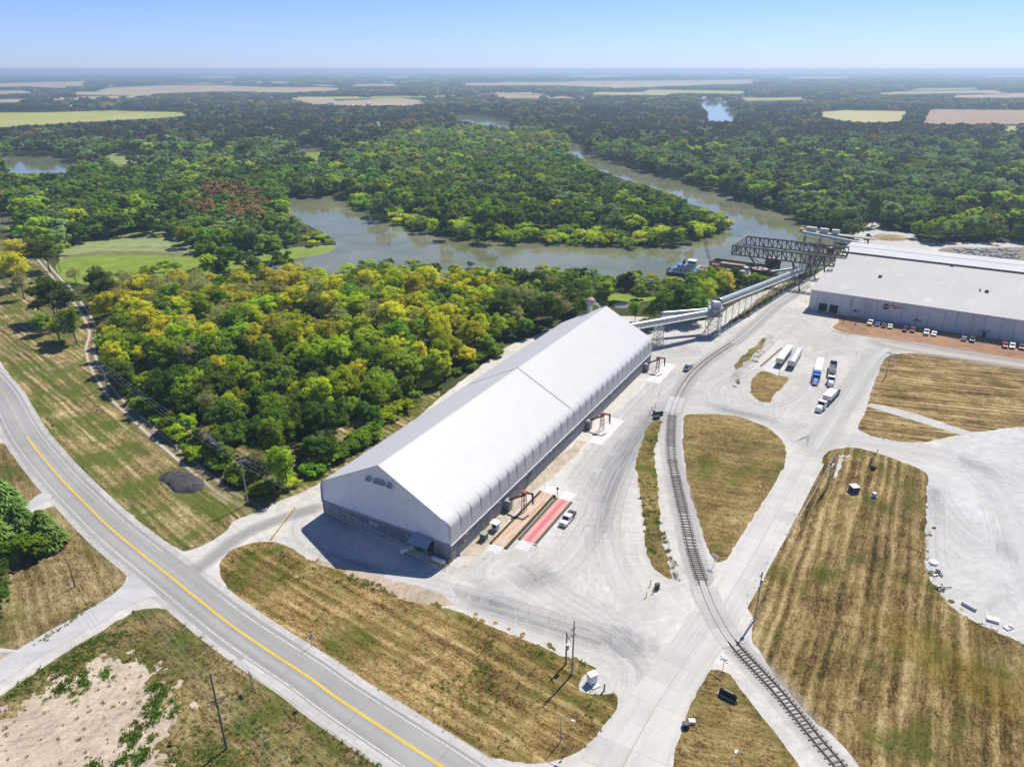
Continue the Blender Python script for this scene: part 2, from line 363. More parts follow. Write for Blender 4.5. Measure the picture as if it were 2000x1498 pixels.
def mat_track(name, col, amt=0.6, wave=0.0):                     # wheel-worn run of gravel with soft edges
    t = NT(name); p = t.pos(); uv = t.n('ShaderNodeUVMap', uv_map='run').outputs[0]; sx = t.n('ShaderNodeSeparateXYZ'); t.l(uv, sx.inputs[0])
    e = t.math('SUBTRACT', 1.0, t.math('MULTIPLY', t.math('ABSOLUTE', t.math('SUBTRACT', sx.outputs[1], 0.5)), 2.0))
    n = t.noise(t.map(uv, 0, (0.02, 15, 1)), 1.0, 5, 0.7, 0.2); f = t.noise(p, 1.1, 5, 0.75)
    a = t.math('ADD', t.math('MULTIPLY', e, 1.3), t.math('MULTIPLY', t.math('SUBTRACT', n, 0.55), 1.6)); a = t.math('ADD', a, t.math('MULTIPLY', t.math('SUBTRACT', f, 0.5), 0.5))
    c = t.mix(t.rng(f, 0.3, 0.7), tuple(x * 0.86 for x in col), tuple(min(0.85, x * 1.1) for x in col))
    se = t.n('ShaderNodeSeparateXYZ'); t.l(t.n('ShaderNodeUVMap', uv_map='ends').outputs[0], se.inputs[0]); en = t.math('SINE', t.math('MULTIPLY', se.outputs[0], 3.1416))
    b = t.bsdf(c, 0.9, spec=0.1); t.fade(b, t.math('MULTIPLY', t.math('MULTIPLY', t.rng(a, 0.10, 1.25, 0, amt), t.rng(e, 0.0, 0.35)), t.rng(en, 0.0, 0.30)))
    return t.m
def mat_simple(name, lo, hi, sc=0.1, rough=0.95, st=None, bump=0.3):
    t = NT(name); p = t.pos(); n = t.noise(p, sc, 5, 0.65, 0.4); f = t.noise(p, sc * 14, 4, 0.7)
    v = t.math('ADD', t.math('MULTIPLY', n, 0.6), t.math('MULTIPLY', f, 0.4))
    if st: v = t.math('ADD', t.math('MULTIPLY', v, 0.7), t.math('MULTIPLY', t.noise(t.map(p, st[0], (st[1] * 0.05, st[1], 1)), 1.0, 3, 0.5), 0.3))
    t.bsdf(t.mix(t.rng(v, 0.36, 0.64), lo, hi), rough, normal=t.bump(f, bump, 0.3), spec=0.05)
    return t.m
def mat_water():
    t = NT('river water'); p = t.pos()
    n = t.noise(t.map(p, 0.5, (0.25, 0.5, 1)), 1.0, 3, 0.55); n2 = t.noise(p, 0.02, 4, 0.6, 0.8)
    c = t.mix(t.rng(n2, 0.35, 0.65), (0.13, 0.14, 0.060), (0.21, 0.21, 0.14))
    b = t.bsdf(c, 0.07, normal=t.bump(n, 0.06, 0.25), spec=0.36, **{'IOR': 1.33})
    return t.m

M_GRAVEL = mat_gravel('pale crushed limestone', (0.52, 0.495, 0.45), 0.12)
M_GRAVEL2 = mat_gravel('grey crushed limestone', (0.47, 0.45, 0.415), 0.12, 1.1)
M_LOT = mat_gravel('graded limestone lot', (0.485, 0.475, 0.455), 0.11, 0.25, 0.4)
M_WATER = mat_water()
M_WOODFLOOR = mat_simple('woodland floor', (0.030, 0.036, 0.012), (0.085, 0.10, 0.032), 0.08)
M_FAR = mat_simple('far land', (0.030, 0.034, 0.016), (0.075, 0.070, 0.036), 0.004)
M_MEADOW = mat_simple('wet meadow', (0.12, 0.17, 0.04), (0.33, 0.35, 0.16), 0.13, st=(0.1, 0.12))
M_ALGAE = mat_simple('algae mat', (0.13, 0.20, 0.015), (0.24, 0.30, 0.06), 0.09, bump=0.05)
M_MUD = mat_simple('bare mud', (0.07, 0.052, 0.03), (0.15, 0.115, 0.07), 0.08)
M_FIELD_Y = mat_simple('ripening field', (0.27, 0.29, 0.06), (0.42, 0.40, 0.13), 0.006, st=(1.45, 0.02))
M_FIELD_S = mat_simple('straw field', (0.38, 0.33, 0.15), (0.50, 0.43, 0.22), 0.005, st=(1.45, 0.02))
M_FIELD_T = mat_simple('harvested field', (0.31, 0.235, 0.14), (0.45, 0.35, 0.21), 0.004, st=(1.5, 0.012))
M_FIELD_P = mat_simple('tilled pinkish field', (0.29, 0.20, 0.14), (0.39, 0.29, 0.20), 0.004, st=(1.5, 0.012))
M_DIRT = mat_gravel('bare tan dirt', (0.47, 0.385, 0.295), 0.22, 0.9, 0.6)
M_REDGRAVEL = mat_gravel('red brown gravel', (0.33, 0.19, 0.11), 0.2, 0.9)

# ------------------------------------------------------------------ ground, fields, water
def ring_sheet(name, x0, y0, x1, y1, z, mat):
    return sheet(name, [(x0, y0), (x1, y0), (x1, y1), (x0, y1)], z, mat, raw=True, soft=False, step=1e9)
ring_sheet('ground', -42000, -300, 42000, 42000, 0.0, M_FAR)
near_floor = ring_sheet('woodland_ground', -420, -100, 620, 620, 0.012, M_WOODFLOOR)
near_floor['kind'] = 'structure'

WATER = {}
def water(px, z=0.035, jit=1.0): return sheet('water', px, z, M_WATER, jit, 4.0)
RIVER = [(548, 388), (610, 385), (676, 382), (695, 405), (735, 427), (800, 449), (870, 467), (940, 473), (1000, 476), (1060, 478), (1125, 478), (1190, 481), (1250, 484), (1320, 484),
         (1380, 466), (1415, 450), (1426, 438), (1412, 424), (1380, 408), (1340, 397), (1300, 377), (1225, 353), (1175, 336), (1130, 308), (1108, 296), (1096, 284), (1100, 276), (1124, 276),
         (1150, 299), (1225, 325), (1300, 345), (1375, 367), (1450, 391), (1500, 407), (1550, 428), (1600, 446), (1640, 462), (1638, 482), (1640, 500), (1618, 520), (1590, 528), (1560, 538), (1525, 548), (1480, 552), (1440, 556),
         (1380, 552), (1300, 552), (1240, 550), (1150, 540), (1060, 545), (950, 556), (800, 556), (640, 552), (560, 535), (470, 522), (392, 518), (440, 512), (560, 504), (648, 487), (655, 472), (622, 450), (580, 431), (556, 410)]
water(RIVER)
water([(-60, 306), (0, 306), (60, 303), (125, 308), (160, 331), (130, 342), (60, 346), (-60, 350)])
water([(-40, 416), (14, 414), (34, 424), (32, 446), (-40, 452)])
water([(1364, 200), (1415, 197), (1428, 214), (1443, 228), (1424, 240), (1374, 242), (1382, 222)], 0.2, 2)
water([(842, 230), (925, 223), (975, 231), (1030, 244), (1010, 256), (950, 246), (890, 236)], 0.2, 2)
water([(1120, 221), (1215, 225), (1222, 234), (1150, 233)], 0.2, 2)
water([(607, 320), (617, 312), (622, 322), (612, 330)], 0.2, 0.5)
sheet('mud_flat', [(552, 297), (580, 289), (630, 292), (622, 300), (570, 304)], 0.1, M_MUD, 1.0, 4)
sheet('green_flat', [(588, 303), (600, 299), (655, 297), (645, 306), (612, 316), (600, 310)], 0.14, M_ALGAE, 1.0, 4)
sheet('far_meadow', [(720, 243), (745, 237), (775, 239), (738, 249)], 0.1, M_MEADOW, 2, 8)
sheet('far_meadow', [(785, 238), (830, 238), (822, 243)], 0.1, M_MEADOW, 2, 8)
sheet('slough_meadow', [(170, 306), (225, 300), (300, 306), (330, 318), (290, 330), (215, 322)], 0.1, M_MEADOW, 1, 5)
sheet('island_clearing', [(1182, 374), (1215, 378), (1245, 392), (1225, 394), (1190, 383)], 0.1, M_MEADOW, 1, 4)
sheet('meadow', [(118, 508), (132, 484), (250, 456), (310, 452), (360, 466), (385, 488), (430, 498), (490, 502), (540, 488), (600, 482), (655, 480), (640, 494), (560, 508), (480, 524), (390, 536), (260, 548), (160, 545)], 0.05, M_MEADOW, 0.8, 3)
sheet('bare_mud_edge', [(130, 500), (200, 491), (300, 492), (385, 496), (380, 503), (290, 499), (200, 499), (126, 508)], 0.06, mat_simple('olive mud', (0.10, 0.10, 0.04), (0.24, 0.24, 0.11), 0.2), 1.2, 2)
sheet('algae', [(110, 525), (125, 507), (200, 499), (300, 500), (390, 504), (480, 506), (545, 494), (655, 482), (652, 488), (560, 506), (500, 516), (470, 530), (390, 550), (250, 560), (140, 552)], 0.065, M_ALGAE, 0.8, 3)
sheet('slough_algae', [(1135, 590), (1160, 576), (1200, 574), (1260, 577), (1300, 576), (1312, 584), (1270, 588), (1240, 592), (1190, 590), (1160, 596)], 0.065, M_ALGAE, 0.6, 2)
water([(1195, 595), (1225, 589), (1252, 590), (1240, 600), (1205, 602)], 0.05, 0.5)
for nm, m, q in [
    ('field', M_FIELD_Y, [(-60, 252), (-60, 221), (100, 220), (210, 216), (350, 219), (405, 224), (300, 232), (150, 240), (30, 248)]),
    ('field', M_FIELD_T, [(-60, 166), (0, 163), (90, 161), (170, 159), (170, 166), (90, 169), (0, 171)]),
    ('field', M_FIELD_T, [(180, 180), (215, 172), (300, 168), (425, 167), (525, 171), (625, 171), (690, 174), (640, 178), (550, 182), (450, 179), (320, 184)]),
    ('field', M_FIELD_T, [(565, 194), (645, 191), (655, 198), (780, 192), (852, 200), (790, 207), (700, 208), (600, 204)]),
    ('field', M_FIELD_T, [(670, 166), (785, 164), (790, 168), (680, 169)]),
    ('field', M_FIELD_T, [(890, 164), (1000, 163), (1180, 159), (1330, 158), (1480, 156), (1478, 163), (1350, 168), (1215, 173), (1090, 168), (895, 168)]),
    ('field', M_FIELD_S, [(1572, 222), (1650, 216), (1775, 218), (1764, 240), (1665, 240)]),
    ('field', M_FIELD_P, [(1798, 243), (1815, 214), (1970, 215), (2080, 216), (2080, 243)]),
    ('field', M_FIELD_Y, [(1818, 247), (2080, 247), (2080, 260), (1960, 258)]),
    ('field', M_FIELD_T, [(-60, 196), (40, 194), (100, 197), (60, 200), (-60, 201)]),
    ('field', M_FIELD_Y, [(70, 205), (140, 203), (220, 206), (140, 209)]),
    ('field', M_FIELD_T, [(1790, 189), (1900, 186), (2080, 184), (2080, 190), (1910, 192)]),
    ('field', M_FIELD_T, [(1500, 154), (1560, 151), (1700, 150), (1640, 154)]),
    ('field', M_FIELD_T, [(300, 152), (420, 150), (560, 151), (430, 153)]),
    ('field', M_FIELD_T, [(1040, 150), (1180, 148), (1260, 149), (1150, 151)]),
    ('field', M_FIELD_T, [(1180, 184), (1260, 180), (1290, 181), (1210, 188)]),
]: sheet(nm, q, 0.3, m, 0, 60, soft=False)

rf_ = random.Random(21); FARF = []
for k in range(64):
    y_ = 143 + 52 * rf_.random() ** 1.25; x_ = rf_.uniform(-40, 2040); th = (y_ - 135.5) * rf_.uniform(.05, .13); w_ = rf_.uniform(40, 190) * (.7 + (y_ - 140) / 60)
    if x_ > 1400 and rf_.random() < .55: continue
    sk_ = rf_.uniform(-.25, .25) * w_; sl = rf_.uniform(-.5, .5) * th; q = [(x_ - w_ / 2, y_ + th / 2 + sl), (x_ + w_ / 2, y_ + th / 2 - sl), (x_ + w_ / 2 + sk_, y_ - th / 2 - sl), (x_ - w_ / 2 + sk_, y_ - th / 2 + sl)]
    FARF.append(q); sheet('field', q, .22 + .001 * k, (M_FIELD_T, M_FIELD_T, M_FIELD_P, M_FIELD_Y, M_MEADOW)[k % 5], 0, 80, soft=False)

# ------------------------------------------------------------------ yard, roads, verges
sheet('gravel_yard', [(-120, 640), (-40, 700), (20, 690), (300, 960), (420, 1030), (520, 985), (622, 944), (712, 884), (775, 846), (862, 774), (925, 727), (990, 678), (1060, 650), (1110, 630), (1200, 618), (1290, 622), (1350, 628), (1392, 622), (1440, 590), (1490, 570), (1530, 553),
                      (1575, 545), (1615, 522), (1650, 500), (1680, 470), (1760, 470), (2100, 500), (2500, 640), (2700, 1200), (2300, 1800), (1000, 1900), (-300, 1700), (-500, 1100), (-260, 780)], 0.03, M_GRAVEL, 0.5, 2.0)
sheet('far_yard', [(1668, 462), (1676, 452), (1688, 445), (1706, 430), (1722, 428), (1718, 444), (1745, 452), (1782, 456), (1805, 474), (1880, 474), (2090, 474), (2090, 500), (1990, 494), (1900, 488), (1840, 486), (1800, 482), (1740, 490), (1680, 490)], 0.045, M_GRAVEL2, 0.4, 2.5)
sheet('yard_grass_island', [(1706, 462), (1716, 458), (1745, 459), (1773, 464), (1768, 470), (1735, 471), (1712, 468)], 0.06, mat_grass('island grass far', 0, 0.3), 0.3, 2)
sheet('rubble_ground', [(1832, 490), (1850, 484), (1900, 484), (2090, 486), (2090, 512), (1990, 510), (1930, 506), (1860, 498)], 0.06, mat_simple('rubble ground', (0.13, 0.10, 0.06), (0.34, 0.31, 0.27), 0.3), 0.5, 2)
sheet('yard_floor', [(1210, 660), (1290, 668), (1380, 655), (1440, 640), (1540, 600), (1578, 607), (1640, 622), (1622, 642), (1720, 665), (1800, 680), (1740, 690), (1700, 745), (1640, 830), (1560, 870), (1530, 845), (1440, 805), (1320, 790), (1265, 800), (1200, 880), (1120, 960), (1110, 930), (1180, 830), (1270, 730)], 0.034, M_GRAVEL2, 0.8, 2.5)
sheet('storage_lot', [(1807, 1112), (1806, 1010), (1812, 935), (1800, 915), (1770, 900), (1840, 868), (1900, 848), (2100, 832), (2500, 900), (2500, 1320), (2060, 1290), (1940, 1228), (1850, 1172)], 0.036, M_LOT, 0.5, 2.0)

GR = {}
GR['roadside'] = mat_grass('verge grass', 0.75, 0.66, period=2.0, stripe=0.55, tint=(1.0, 0.98, 0.86))
GR['front'] = mat_grass('front field grass', 0.62, 0.46, period=2.3, stripe=0.35, tint=(0.92, 0.84, 0.60))
GR['lawn'] = mat_grass('lawn grass', 0.9, 0.46, period=2.0, stripe=0.25, tint=(0.82, 0.80, 0.68))
GR['rough'] = mat_grass('rough grass', 0.62, 0.58, period=2.0, stripe=0.22, tint=(0.85, 0.85, 0.70))
GR['right'] = mat_grass('mown field grass', -1.05, 0.40, period=2.3, stripe=0.5, tint=(0.77, 0.71, 0.54), blob=(81, 99, 17, 7, 0.94))
GR['upper'] = mat_grass('upper field grass', 0.28, 0.30, period=2.6, stripe=0.5, tint=(0.85, 0.77, 0.60))
GR['isle'] = mat_grass('island grass', 0.3, 0.44, period=2.2, stripe=0.15, tint=(0.84, 0.78, 0.58))
GR['weeds'] = mat_grass('weedy strip', 0.3, 0.55, stripe=0.1, tint=(0.9, 0.85, 0.6))
def grass(px, key, z=0.055, jit=0.45, name='grass_verge', step=1.2): return sheet(name, px, z, GR[key], jit, step)
grass([(-150, 560), (-30, 668), (20, 735), (62, 800), (110, 862), (160, 920), (226, 978), (300, 1040), (345, 1070), (362, 1076), (394, 1067), (440, 1037), (456, 1019), (482, 1006), (520, 990), (560, 972), (614, 950), (706, 887), (782, 841), (860, 774), (848, 758), (770, 800), (720, 812), (560, 870), (380, 820), (240, 700), (190, 640), (140, 590), (80, 520), (30, 470), (-60, 470)], 'roadside')
grass([(428, 1104), (440, 1085), (470, 1066), (510, 1058), (560, 1066), (600, 1091), (650, 1110), (684, 1119), (720, 1138), (780, 1162), (824, 1180), (887, 1191), (950, 1220), (1008, 1242), (1056, 1263), (1104, 1282), (1140, 1294), (1166, 1306), (1154, 1315), (1137, 1325), (1132, 1350), (1160, 1354), (1199, 1350), (1206, 1374), (1200, 1404), (1180, 1428), (1152, 1452), (1124, 1473), (1064, 1487), (1000, 1485), (960, 1477), (904, 1453), (840, 1417), (800, 1395), (740, 1350), (680, 1312), (612, 1276), (572, 1246), (508, 1198), (452, 1154), (430, 1124)], 'front', name='grass_field')
sheet('bare_soil_edge', [(600, 1092), (650, 1104), (700, 1112), (745, 1128), (800, 1140), (850, 1160), (880, 1182), (830, 1181), (760, 1160), (700, 1130), (640, 1108)], 0.062, mat_gravel('tan gravelly soil', (0.42, 0.34, 0.25), 0.2), 0.8, 1.5)
grass([(-200, 820), (0, 866), (24, 876), (52, 902), (78, 936), (90, 956), (84, 970), (62, 980), (30, 992), (-200, 1010)], 'lawn', name='grass_lawn')
grass([(-200, 1040), (30, 1010), (84, 994), (104, 988), (120, 998), (140, 1012), (176, 1040), (224, 1082), (244, 1110), (246, 1126), (236, 1154), (196, 1187), (140, 1222), (86, 1256), (52, 1268), (0, 1262), (-60, 1250), (-400, 1300)], 'lawn', name='grass_lawn')
grass([(-300, 1480), (0, 1358), (80, 1306), (160, 1256), (240, 1208), (262, 1195), (290, 1189), (332, 1190), (358, 1202), (400, 1238), (480, 1299), (540, 1342), (600, 1385), (680, 1437), (772, 1499), (980, 1640), (600, 1800), (-400, 1800)], 'rough', name='grass_field')
sheet('bare_dirt', [(-200, 1470), (0, 1402), (80, 1346), (150, 1302), (192, 1282), (256, 1280), (300, 1318), (340, 1370), (348, 1410), (330, 1450), (318, 1510), (280, 1640), (-200, 1700)], 0.064, M_DIRT, 1.1, 1.0)
rb = random.Random(31)
def blobs(edge, n, mat, spread, z, name, r0=.4, r1=1.7):          # ragged patches along a boundary
    pts = [G(*q) for q in edge]; seg = [(a, b) for a, b in zip(pts[:-1], pts[1:])]; w = [(b - a).length for a, b in seg]
    for k in range(n):
        a, b = rb.choices(seg, w)[0]; c = a.lerp(b, rb.random()); nrm = Vector((-(b - a).y, (b - a).x, 0)).normalized(); c = c + nrm * rb.gauss(0, spread); R_ = rb.uniform(r0, r1); ang = rb.uniform(0, 6.28); el = rb.uniform(.45, 1.0); q = []
        for i in range(9):
            t_ = i / 9 * 6.283; rr = R_ * rb.uniform(.6, 1.25); x, y = rr * math.cos(t_), rr * el * math.sin(t_); q.append((c.x + x * math.cos(ang) - y * math.sin(ang), c.y + x * math.sin(ang) + y * math.cos(ang)))
        sheet(name, q, z + .0006 * (k % 6), mat, 0, .5, raw=True)
DEDGE = [(0, 1402), (80, 1346), (150, 1302), (192, 1282), (256, 1280), (300, 1318), (340, 1370), (348, 1410), (330, 1450), (318, 1510)]
blobs(DEDGE, 46, M_DIRT, 1.5, .0645, 'bare_dirt'); blobs(DEDGE, 40, GR['rough'], 1.1, .0685, 'grass_patch')
blobs([(600, 1092), (650, 1110), (720, 1138), (824, 1181), (887, 1191), (950, 1220), (1056, 1263), (1140, 1294)], 44, GR['front'], .7, .0665, 'grass_patch', .25, .9)
blobs([(1808, 970), (1809, 1010), (1807, 1064), (1807, 1110), (1818, 1136), (1845, 1170), (1874, 1197), (1911, 1219), (1954, 1237), (2000, 1258)], 40, GR['right'], .6, .0600, 'grass_patch', .2, .8)
grass([(1260, 846), (1268, 832), (1280, 822), (1292, 822), (1289, 840), (1278, 877), (1280, 920), (1284, 960), (1287, 1000), (1290, 1040), (1304, 1098), (1314, 1130), (1306, 1132), (1282, 1110), (1266, 1084), (1258, 1040), (1255, 1000), (1247, 940), (1243, 905), (1250, 877)], 'weeds', jit=0.6)
grass([(1335, 815), (1345, 809), (1394, 809), (1443, 814), (1490, 831), (1518, 850), (1534, 877), (1531, 910), (1510, 952), (1476, 1002), (1440, 1060), (1418, 1096), (1400, 1099), (1386, 1080), (1372, 1040), (1359, 1000), (1345, 950), (1338, 910), (1334, 870)], 'isle', name='grass_island')
grass([(1604, 905), (1607, 893), (1617, 883), (1639, 876), (1671, 875), (1703, 882), (1740, 894), (1780, 909), (1802, 920), (1811, 936), (1808, 970), (1809, 1010), (1807, 1064), (1807, 1110), (1818, 1136), (1845, 1170), (1874, 1197), (1911, 1219), (1954, 1237), (2000, 1258), (2120, 1310), (2500, 1700), (1900, 1700), (1760, 1600), (1681, 1498), (1662, 1475), (1625, 1437), (1587, 1404), (1550, 1360), (1512, 1318), (1482, 1274), (1466, 1246), (1470, 1212), (1460, 1190), (1452, 1175), (1494, 1100), (1540, 1022), (1575, 960)], 'right', name='grass_field')
grass([(1677, 836), (1690, 805), (1700, 770), (1716, 730), (1723, 708), (1741, 694), (1787, 690), (1872, 699), (2000, 717), (2150, 740), (2150, 826), (2000, 834), (1957, 837), (1889, 847), (1830, 858), (1800, 864), (1736, 859), (1700, 850)], 'upper', name='grass_field')
sheet('gravel_path', [(1695, 794), (1702, 788), (1740, 795), (1800, 812), (1860, 832), (1900, 845), (1882, 850), (1840, 839), (1780, 820), (1730, 805)], 0.062, M_GRAVEL2, 0.25, 1.5)
grass([(1486, 725), (1512, 731), (1537, 737), (1530, 752), (1514, 768), (1500, 787), (1484, 784), (1469, 771), (1465, 758), (1471, 742)], 'isle', jit=0.6, name='grass_island')
grass([(1388, 1307), (1404, 1308), (1424, 1318), (1440, 1342), (1480, 1390), (1520, 1438), (1564, 1500), (1640, 1620), (1290, 1620), (1312, 1498), (1318, 1470), (1333, 1424), (1346, 1385), (1362, 1350), (1374, 1330)], 'isle', name='grass_field')
for q in ([(1434, 715), (1446, 700), (1470, 680), (1492, 658), (1497, 664), (1476, 690), (1456, 708), (1440, 722)],):
    grass(q, 'weeds', jit=0.9, z=0.05)
sheet('yard_soil_strip', [(1424, 744), (1440, 716), (1470, 685), (1498, 655), (1514, 658), (1490, 682), (1462, 712), (1436, 746)], 0.042, mat_gravel('grey gravelly strip', (0.36, 0.35, 0.34), 0.25), 0.6, 1.5)
grass([(1470, 594), (1490, 578), (1520, 560), (1548, 549), (1552, 553), (1530, 566), (1500, 588), (1478, 600)], 'weeds', jit=0.7, z=0.05)
sheet('conveyor_weeds', [(1424, 628), (1445, 612), (1470, 596), (1476, 600), (1452, 618), (1430, 632)], 0.05, GR['weeds'], 0.7, 1.2)
sheet('red_gravel', [(1577, 607), (1637, 622), (1627, 640), (1642, 648), (1712, 659), (1800, 676), (1900, 692), (2000, 708), (2120, 728), (2120, 692), (2000, 672), (1800, 640), (1640, 616)], 0.05, M_REDGRAVEL, 0.5, 2)
sheet('tan_soil_strip', [(905, 1085), (930, 1045), (960, 1015), (1000, 975), (1060, 920), (1130, 860), (1145, 865), (1085, 925), (1040, 960), (955, 1062), (925, 1085)], 0.048, mat_gravel('tan yard soil', (0.44, 0.37, 0.28), 0.2), 0.7, 1.5)

strip('dusty_run', catmull([G(*q) for q in [(1690, 664), (1780, 682), (1880, 698), (2000, 716), (2100, 732)]], 2.0), 9.0, -7.0, .056, mat_track('pale dust over red gravel', (.47, .43, .38), 1.0))
strip('dusty_run', catmull([G(*q) for q in [(1750, 662), (1850, 680), (2000, 704), (2140, 728)]], 2.0), 3.0, -5.0, .0565, mat_track('grey dust over red gravel', (.44, .40, .36), .85))
# the dirt track along the wood
trk = catmull([G(*q) for q in [(522, 1006), (480, 984), (440, 962), (400, 930), (330, 872), (262, 812), (215, 765), (185, 715), (176, 680), (182, 650), (168, 615), (150, 590), (128, 560), (112, 545), (80, 508), (60, 488), (30, 462), (10, 455)]], 2.0)
M_TRK = mat_track('worn dirt track', (0.60, 0.53, 0.44), 0.95)
strip('dirt_track', trk, 2.3, 0.4, 0.070, M_TRK); strip('dirt_track', trk, -0.4, -2.3, 0.070, M_TRK); strip('dirt_track_verge', trk, 3.4, -3.4, 0.066, mat_track('dry verge', (0.30, 0.24, 0.13), 0.5))
# wheel-worn curves in the yard
M_WORN = mat_track('wheel polished gravel', (0.64, 0.63, 0.61), 0.62)
M_WORN_D = mat_track('darker wheel line', (0.37, 0.35, 0.32), 0.13); M_WORN_L = mat_track('paler wheel line', (0.66, 0.64, 0.59), 0.34)
rt_ = random.Random(8)
for pts, w, n_ in [
    ([(1180, 1498), (1196, 1440), (1222, 1380), (1236, 1330), (1222, 1290), (1180, 1262), (1100, 1235), (1000, 1205), (900, 1170)], 9, 9),
    ([(1560, 620), (1490, 680), (1440, 720), (1388, 752), (1385, 775), (1420, 800), (1490, 815), (1560, 830), (1620, 845)], 9, 7),
    ([(1280, 1240), (1230, 1160), (1190, 1080), (1185, 1000), (1220, 900), (1262, 830), (1300, 798), (1400, 800), (1490, 820), (1545, 850)], 10, 9),
    ([(2050, 960), (1930, 915), (1830, 885), (1740, 868), (1650, 856), (1580, 862), (1530, 830)], 12, 9),
    ([(1450, 738), (1436, 760), (1455, 785), (1500, 800), (1545, 790), (1575, 770), (1590, 740)], 8, 5),
    ([(900, 1180), (1000, 1150), (1100, 1100), (1160, 1020), (1200, 930), (1250, 860), (1290, 800)], 12, 10),
    ([(960, 1150), (930, 1120), (960, 1085), (1010, 1070)], 6, 5), ([(1290, 1290), (1200, 1220), (1080, 1150), (990, 1085)], 10, 6),
    ([(620, 1060), (720, 1110), (860, 1150), (1000, 1190), (1160, 1240), (1290, 1270)], 8, 6), ([(600, 990), (585, 1040), (640, 1085), (760, 1120)], 6, 4),
    ([(1420, 690), (1380, 720), (1300, 760), (1200, 880), (1130, 980)], 14, 8), ([(1560, 700), (1640, 680), (1700, 690), (1690, 740), (1640, 800)], 10, 5),
    ([(1820, 940), (1850, 1000), (1900, 1050), (1990, 1080)], 10, 6), ([(1825, 950), (1822, 1010), (1822, 1090), (1850, 1150)], 5, 4), ([(1880, 890), (1950, 960), (1985, 1040), (2010, 1130), (2060, 1200)], 10, 5)]:
    ln = catmull([G(*q) for q in pts], 2.0); strip('wheel_track', ln, w / 2, -w / 2, 0.038, M_WORN)
    for k in range(n_):
        o_ = rt_.uniform(-w / 2, w / 2); i0 = rt_.randrange(0, max(1, len(ln) // 3)); i1 = len(ln) - rt_.randrange(0, max(1, len(ln) // 3)); mm = M_WORN_D if k % 3 == 0 else M_WORN_L; bend = rt_.uniform(-2.5, 2.5); L_ = float(len(ln))
        for e_ in (-.95, .95): strip('wheel_track', ln[i0:i1], (lambda q, o_=o_ + e_, b_=bend: o_ + .34 + b_ * math.sin(q * .03)), (lambda q, o_=o_ + e_, b_=bend: o_ - .34 + b_ * math.sin(q * .03)), 0.0400 + .0006 * k, mm)

# highway
hw_px = [(-120, 640), (-50, 708), (0, 762), (26, 806), (52, 853), (108, 922.5), (160, 976.6), (222, 1036.7), (320, 1116), (440, 1212), (520, 1268), (600, 1320), (660, 1364), (800, 1456), (865, 1498), (1000, 1590), (1180, 1720)]
HW = catmull([G(*q) for q in hw_px], 1.5)
M_SH = mat_gravel('shoulder gravel', (0.43, 0.41, 0.385), 0.14, 0.5, 0.5)
strip('road_shoulder', HW, 5.6, -5.7, 0.058, M_SH)
strip('highway', HW, 4.35, -4.45, 0.074, mat_road())
acc = [0.0]
for a, b in zip(HW[:-1], HW[1:]): acc.append(acc[-1] + (b - a).length)
i_s = min(range(len(HW)), key=lambda i: (HW[i] - G(52, 853)).length); i_c = min(range(len(HW)), key=lambda i: (HW[i] - G(560, 1294)).length)
M_YEL = mat_marking('yellow road paint', (0.78, 0.50, 0.015), 0.16); M_WHT = mat_marking('white road paint', (0.72, 0.72, 0.70), 0.34)
strip('road_marking', HW[i_s:], 0.19, -0.19, 0.080, M_YEL); strip('road_marking', HW[:i_s], 0.07, -0.09, 0.080, M_YEL, dash=(3.0, 5.5))
strip('road_marking', HW, -3.28, -3.42, 0.080, M_WHT)
gap0 = min(range(len(HW)), key=lambda i: (HW[i] - G(300, 1100)).length); gap1 = min(range(len(HW)), key=lambda i: (HW[i] - G(395, 1176)).length)
strip('road_marking', HW[:gap0], 3.42, 3.28, 0.080, M_WHT); strip('road_marking', HW[gap1:], 3.42, 3.28, 0.080, M_WHT)
M_KERB = mat_concrete('kerb concrete', (0.47, 0.45, 0.42), joints=3.0)
strip('kerb_gutter', HW[i_c:], 5.35, 4.0, 0.086, M_KERB); strip('kerb_gutter', HW[i_c - 4:], -3.75, -5.3, 0.086, M_KERB)
# side road, lower left
side = catmull([G(*q) for q in [(-200, 1420), (0, 1310), (80, 1262), (150, 1222), (220, 1182), (268, 1152), (305, 1128)]], 1.5)
side_len = sum((b - a).length for a, b in zip(side[:-1], side[1:]))
M_SIDE = mat_simple('pale chip road', (0.36, 0.355, 0.35), (0.52, 0.51, 0.50), 0.12, 0.9, st=(-0.35, 0.5), bump=0.1)
strip('side_road', side, lambda s: 2.9 + max(0, (s - side_len + 10)) ** 1.7 * 0.07, lambda s: -2.9 - max(0, (s - side_len + 10)) ** 1.7 * 0.09, 0.066, M_SIDE)
drive = catmull([G(*q) for q in [(30, 1003), (70, 982), (96, 966), (125, 962)]], 1.0)
strip('driveway', drive, lambda s: 1.2 + s * 0.16, lambda s: -1.2 - s * 0.16, 0.060, M_SIDE)
sheet('dirt_patch', [(-60, 1268), (0, 1270), (50, 1274), (30, 1290), (0, 1302), (-60, 1330)], 0.063, M_DIRT, 0.6, 1.2)
conn = catmull([G(*q) for q in [(640, 985), (560, 1010), (480, 1042), (420, 1085), (372, 1122), (352, 1132)]], 1.5)
strip('asphalt_apron', conn, 3.2, -3.2, 0.064, mat_track('old asphalt apron', (0.33, 0.325, 0.32), 0.85))
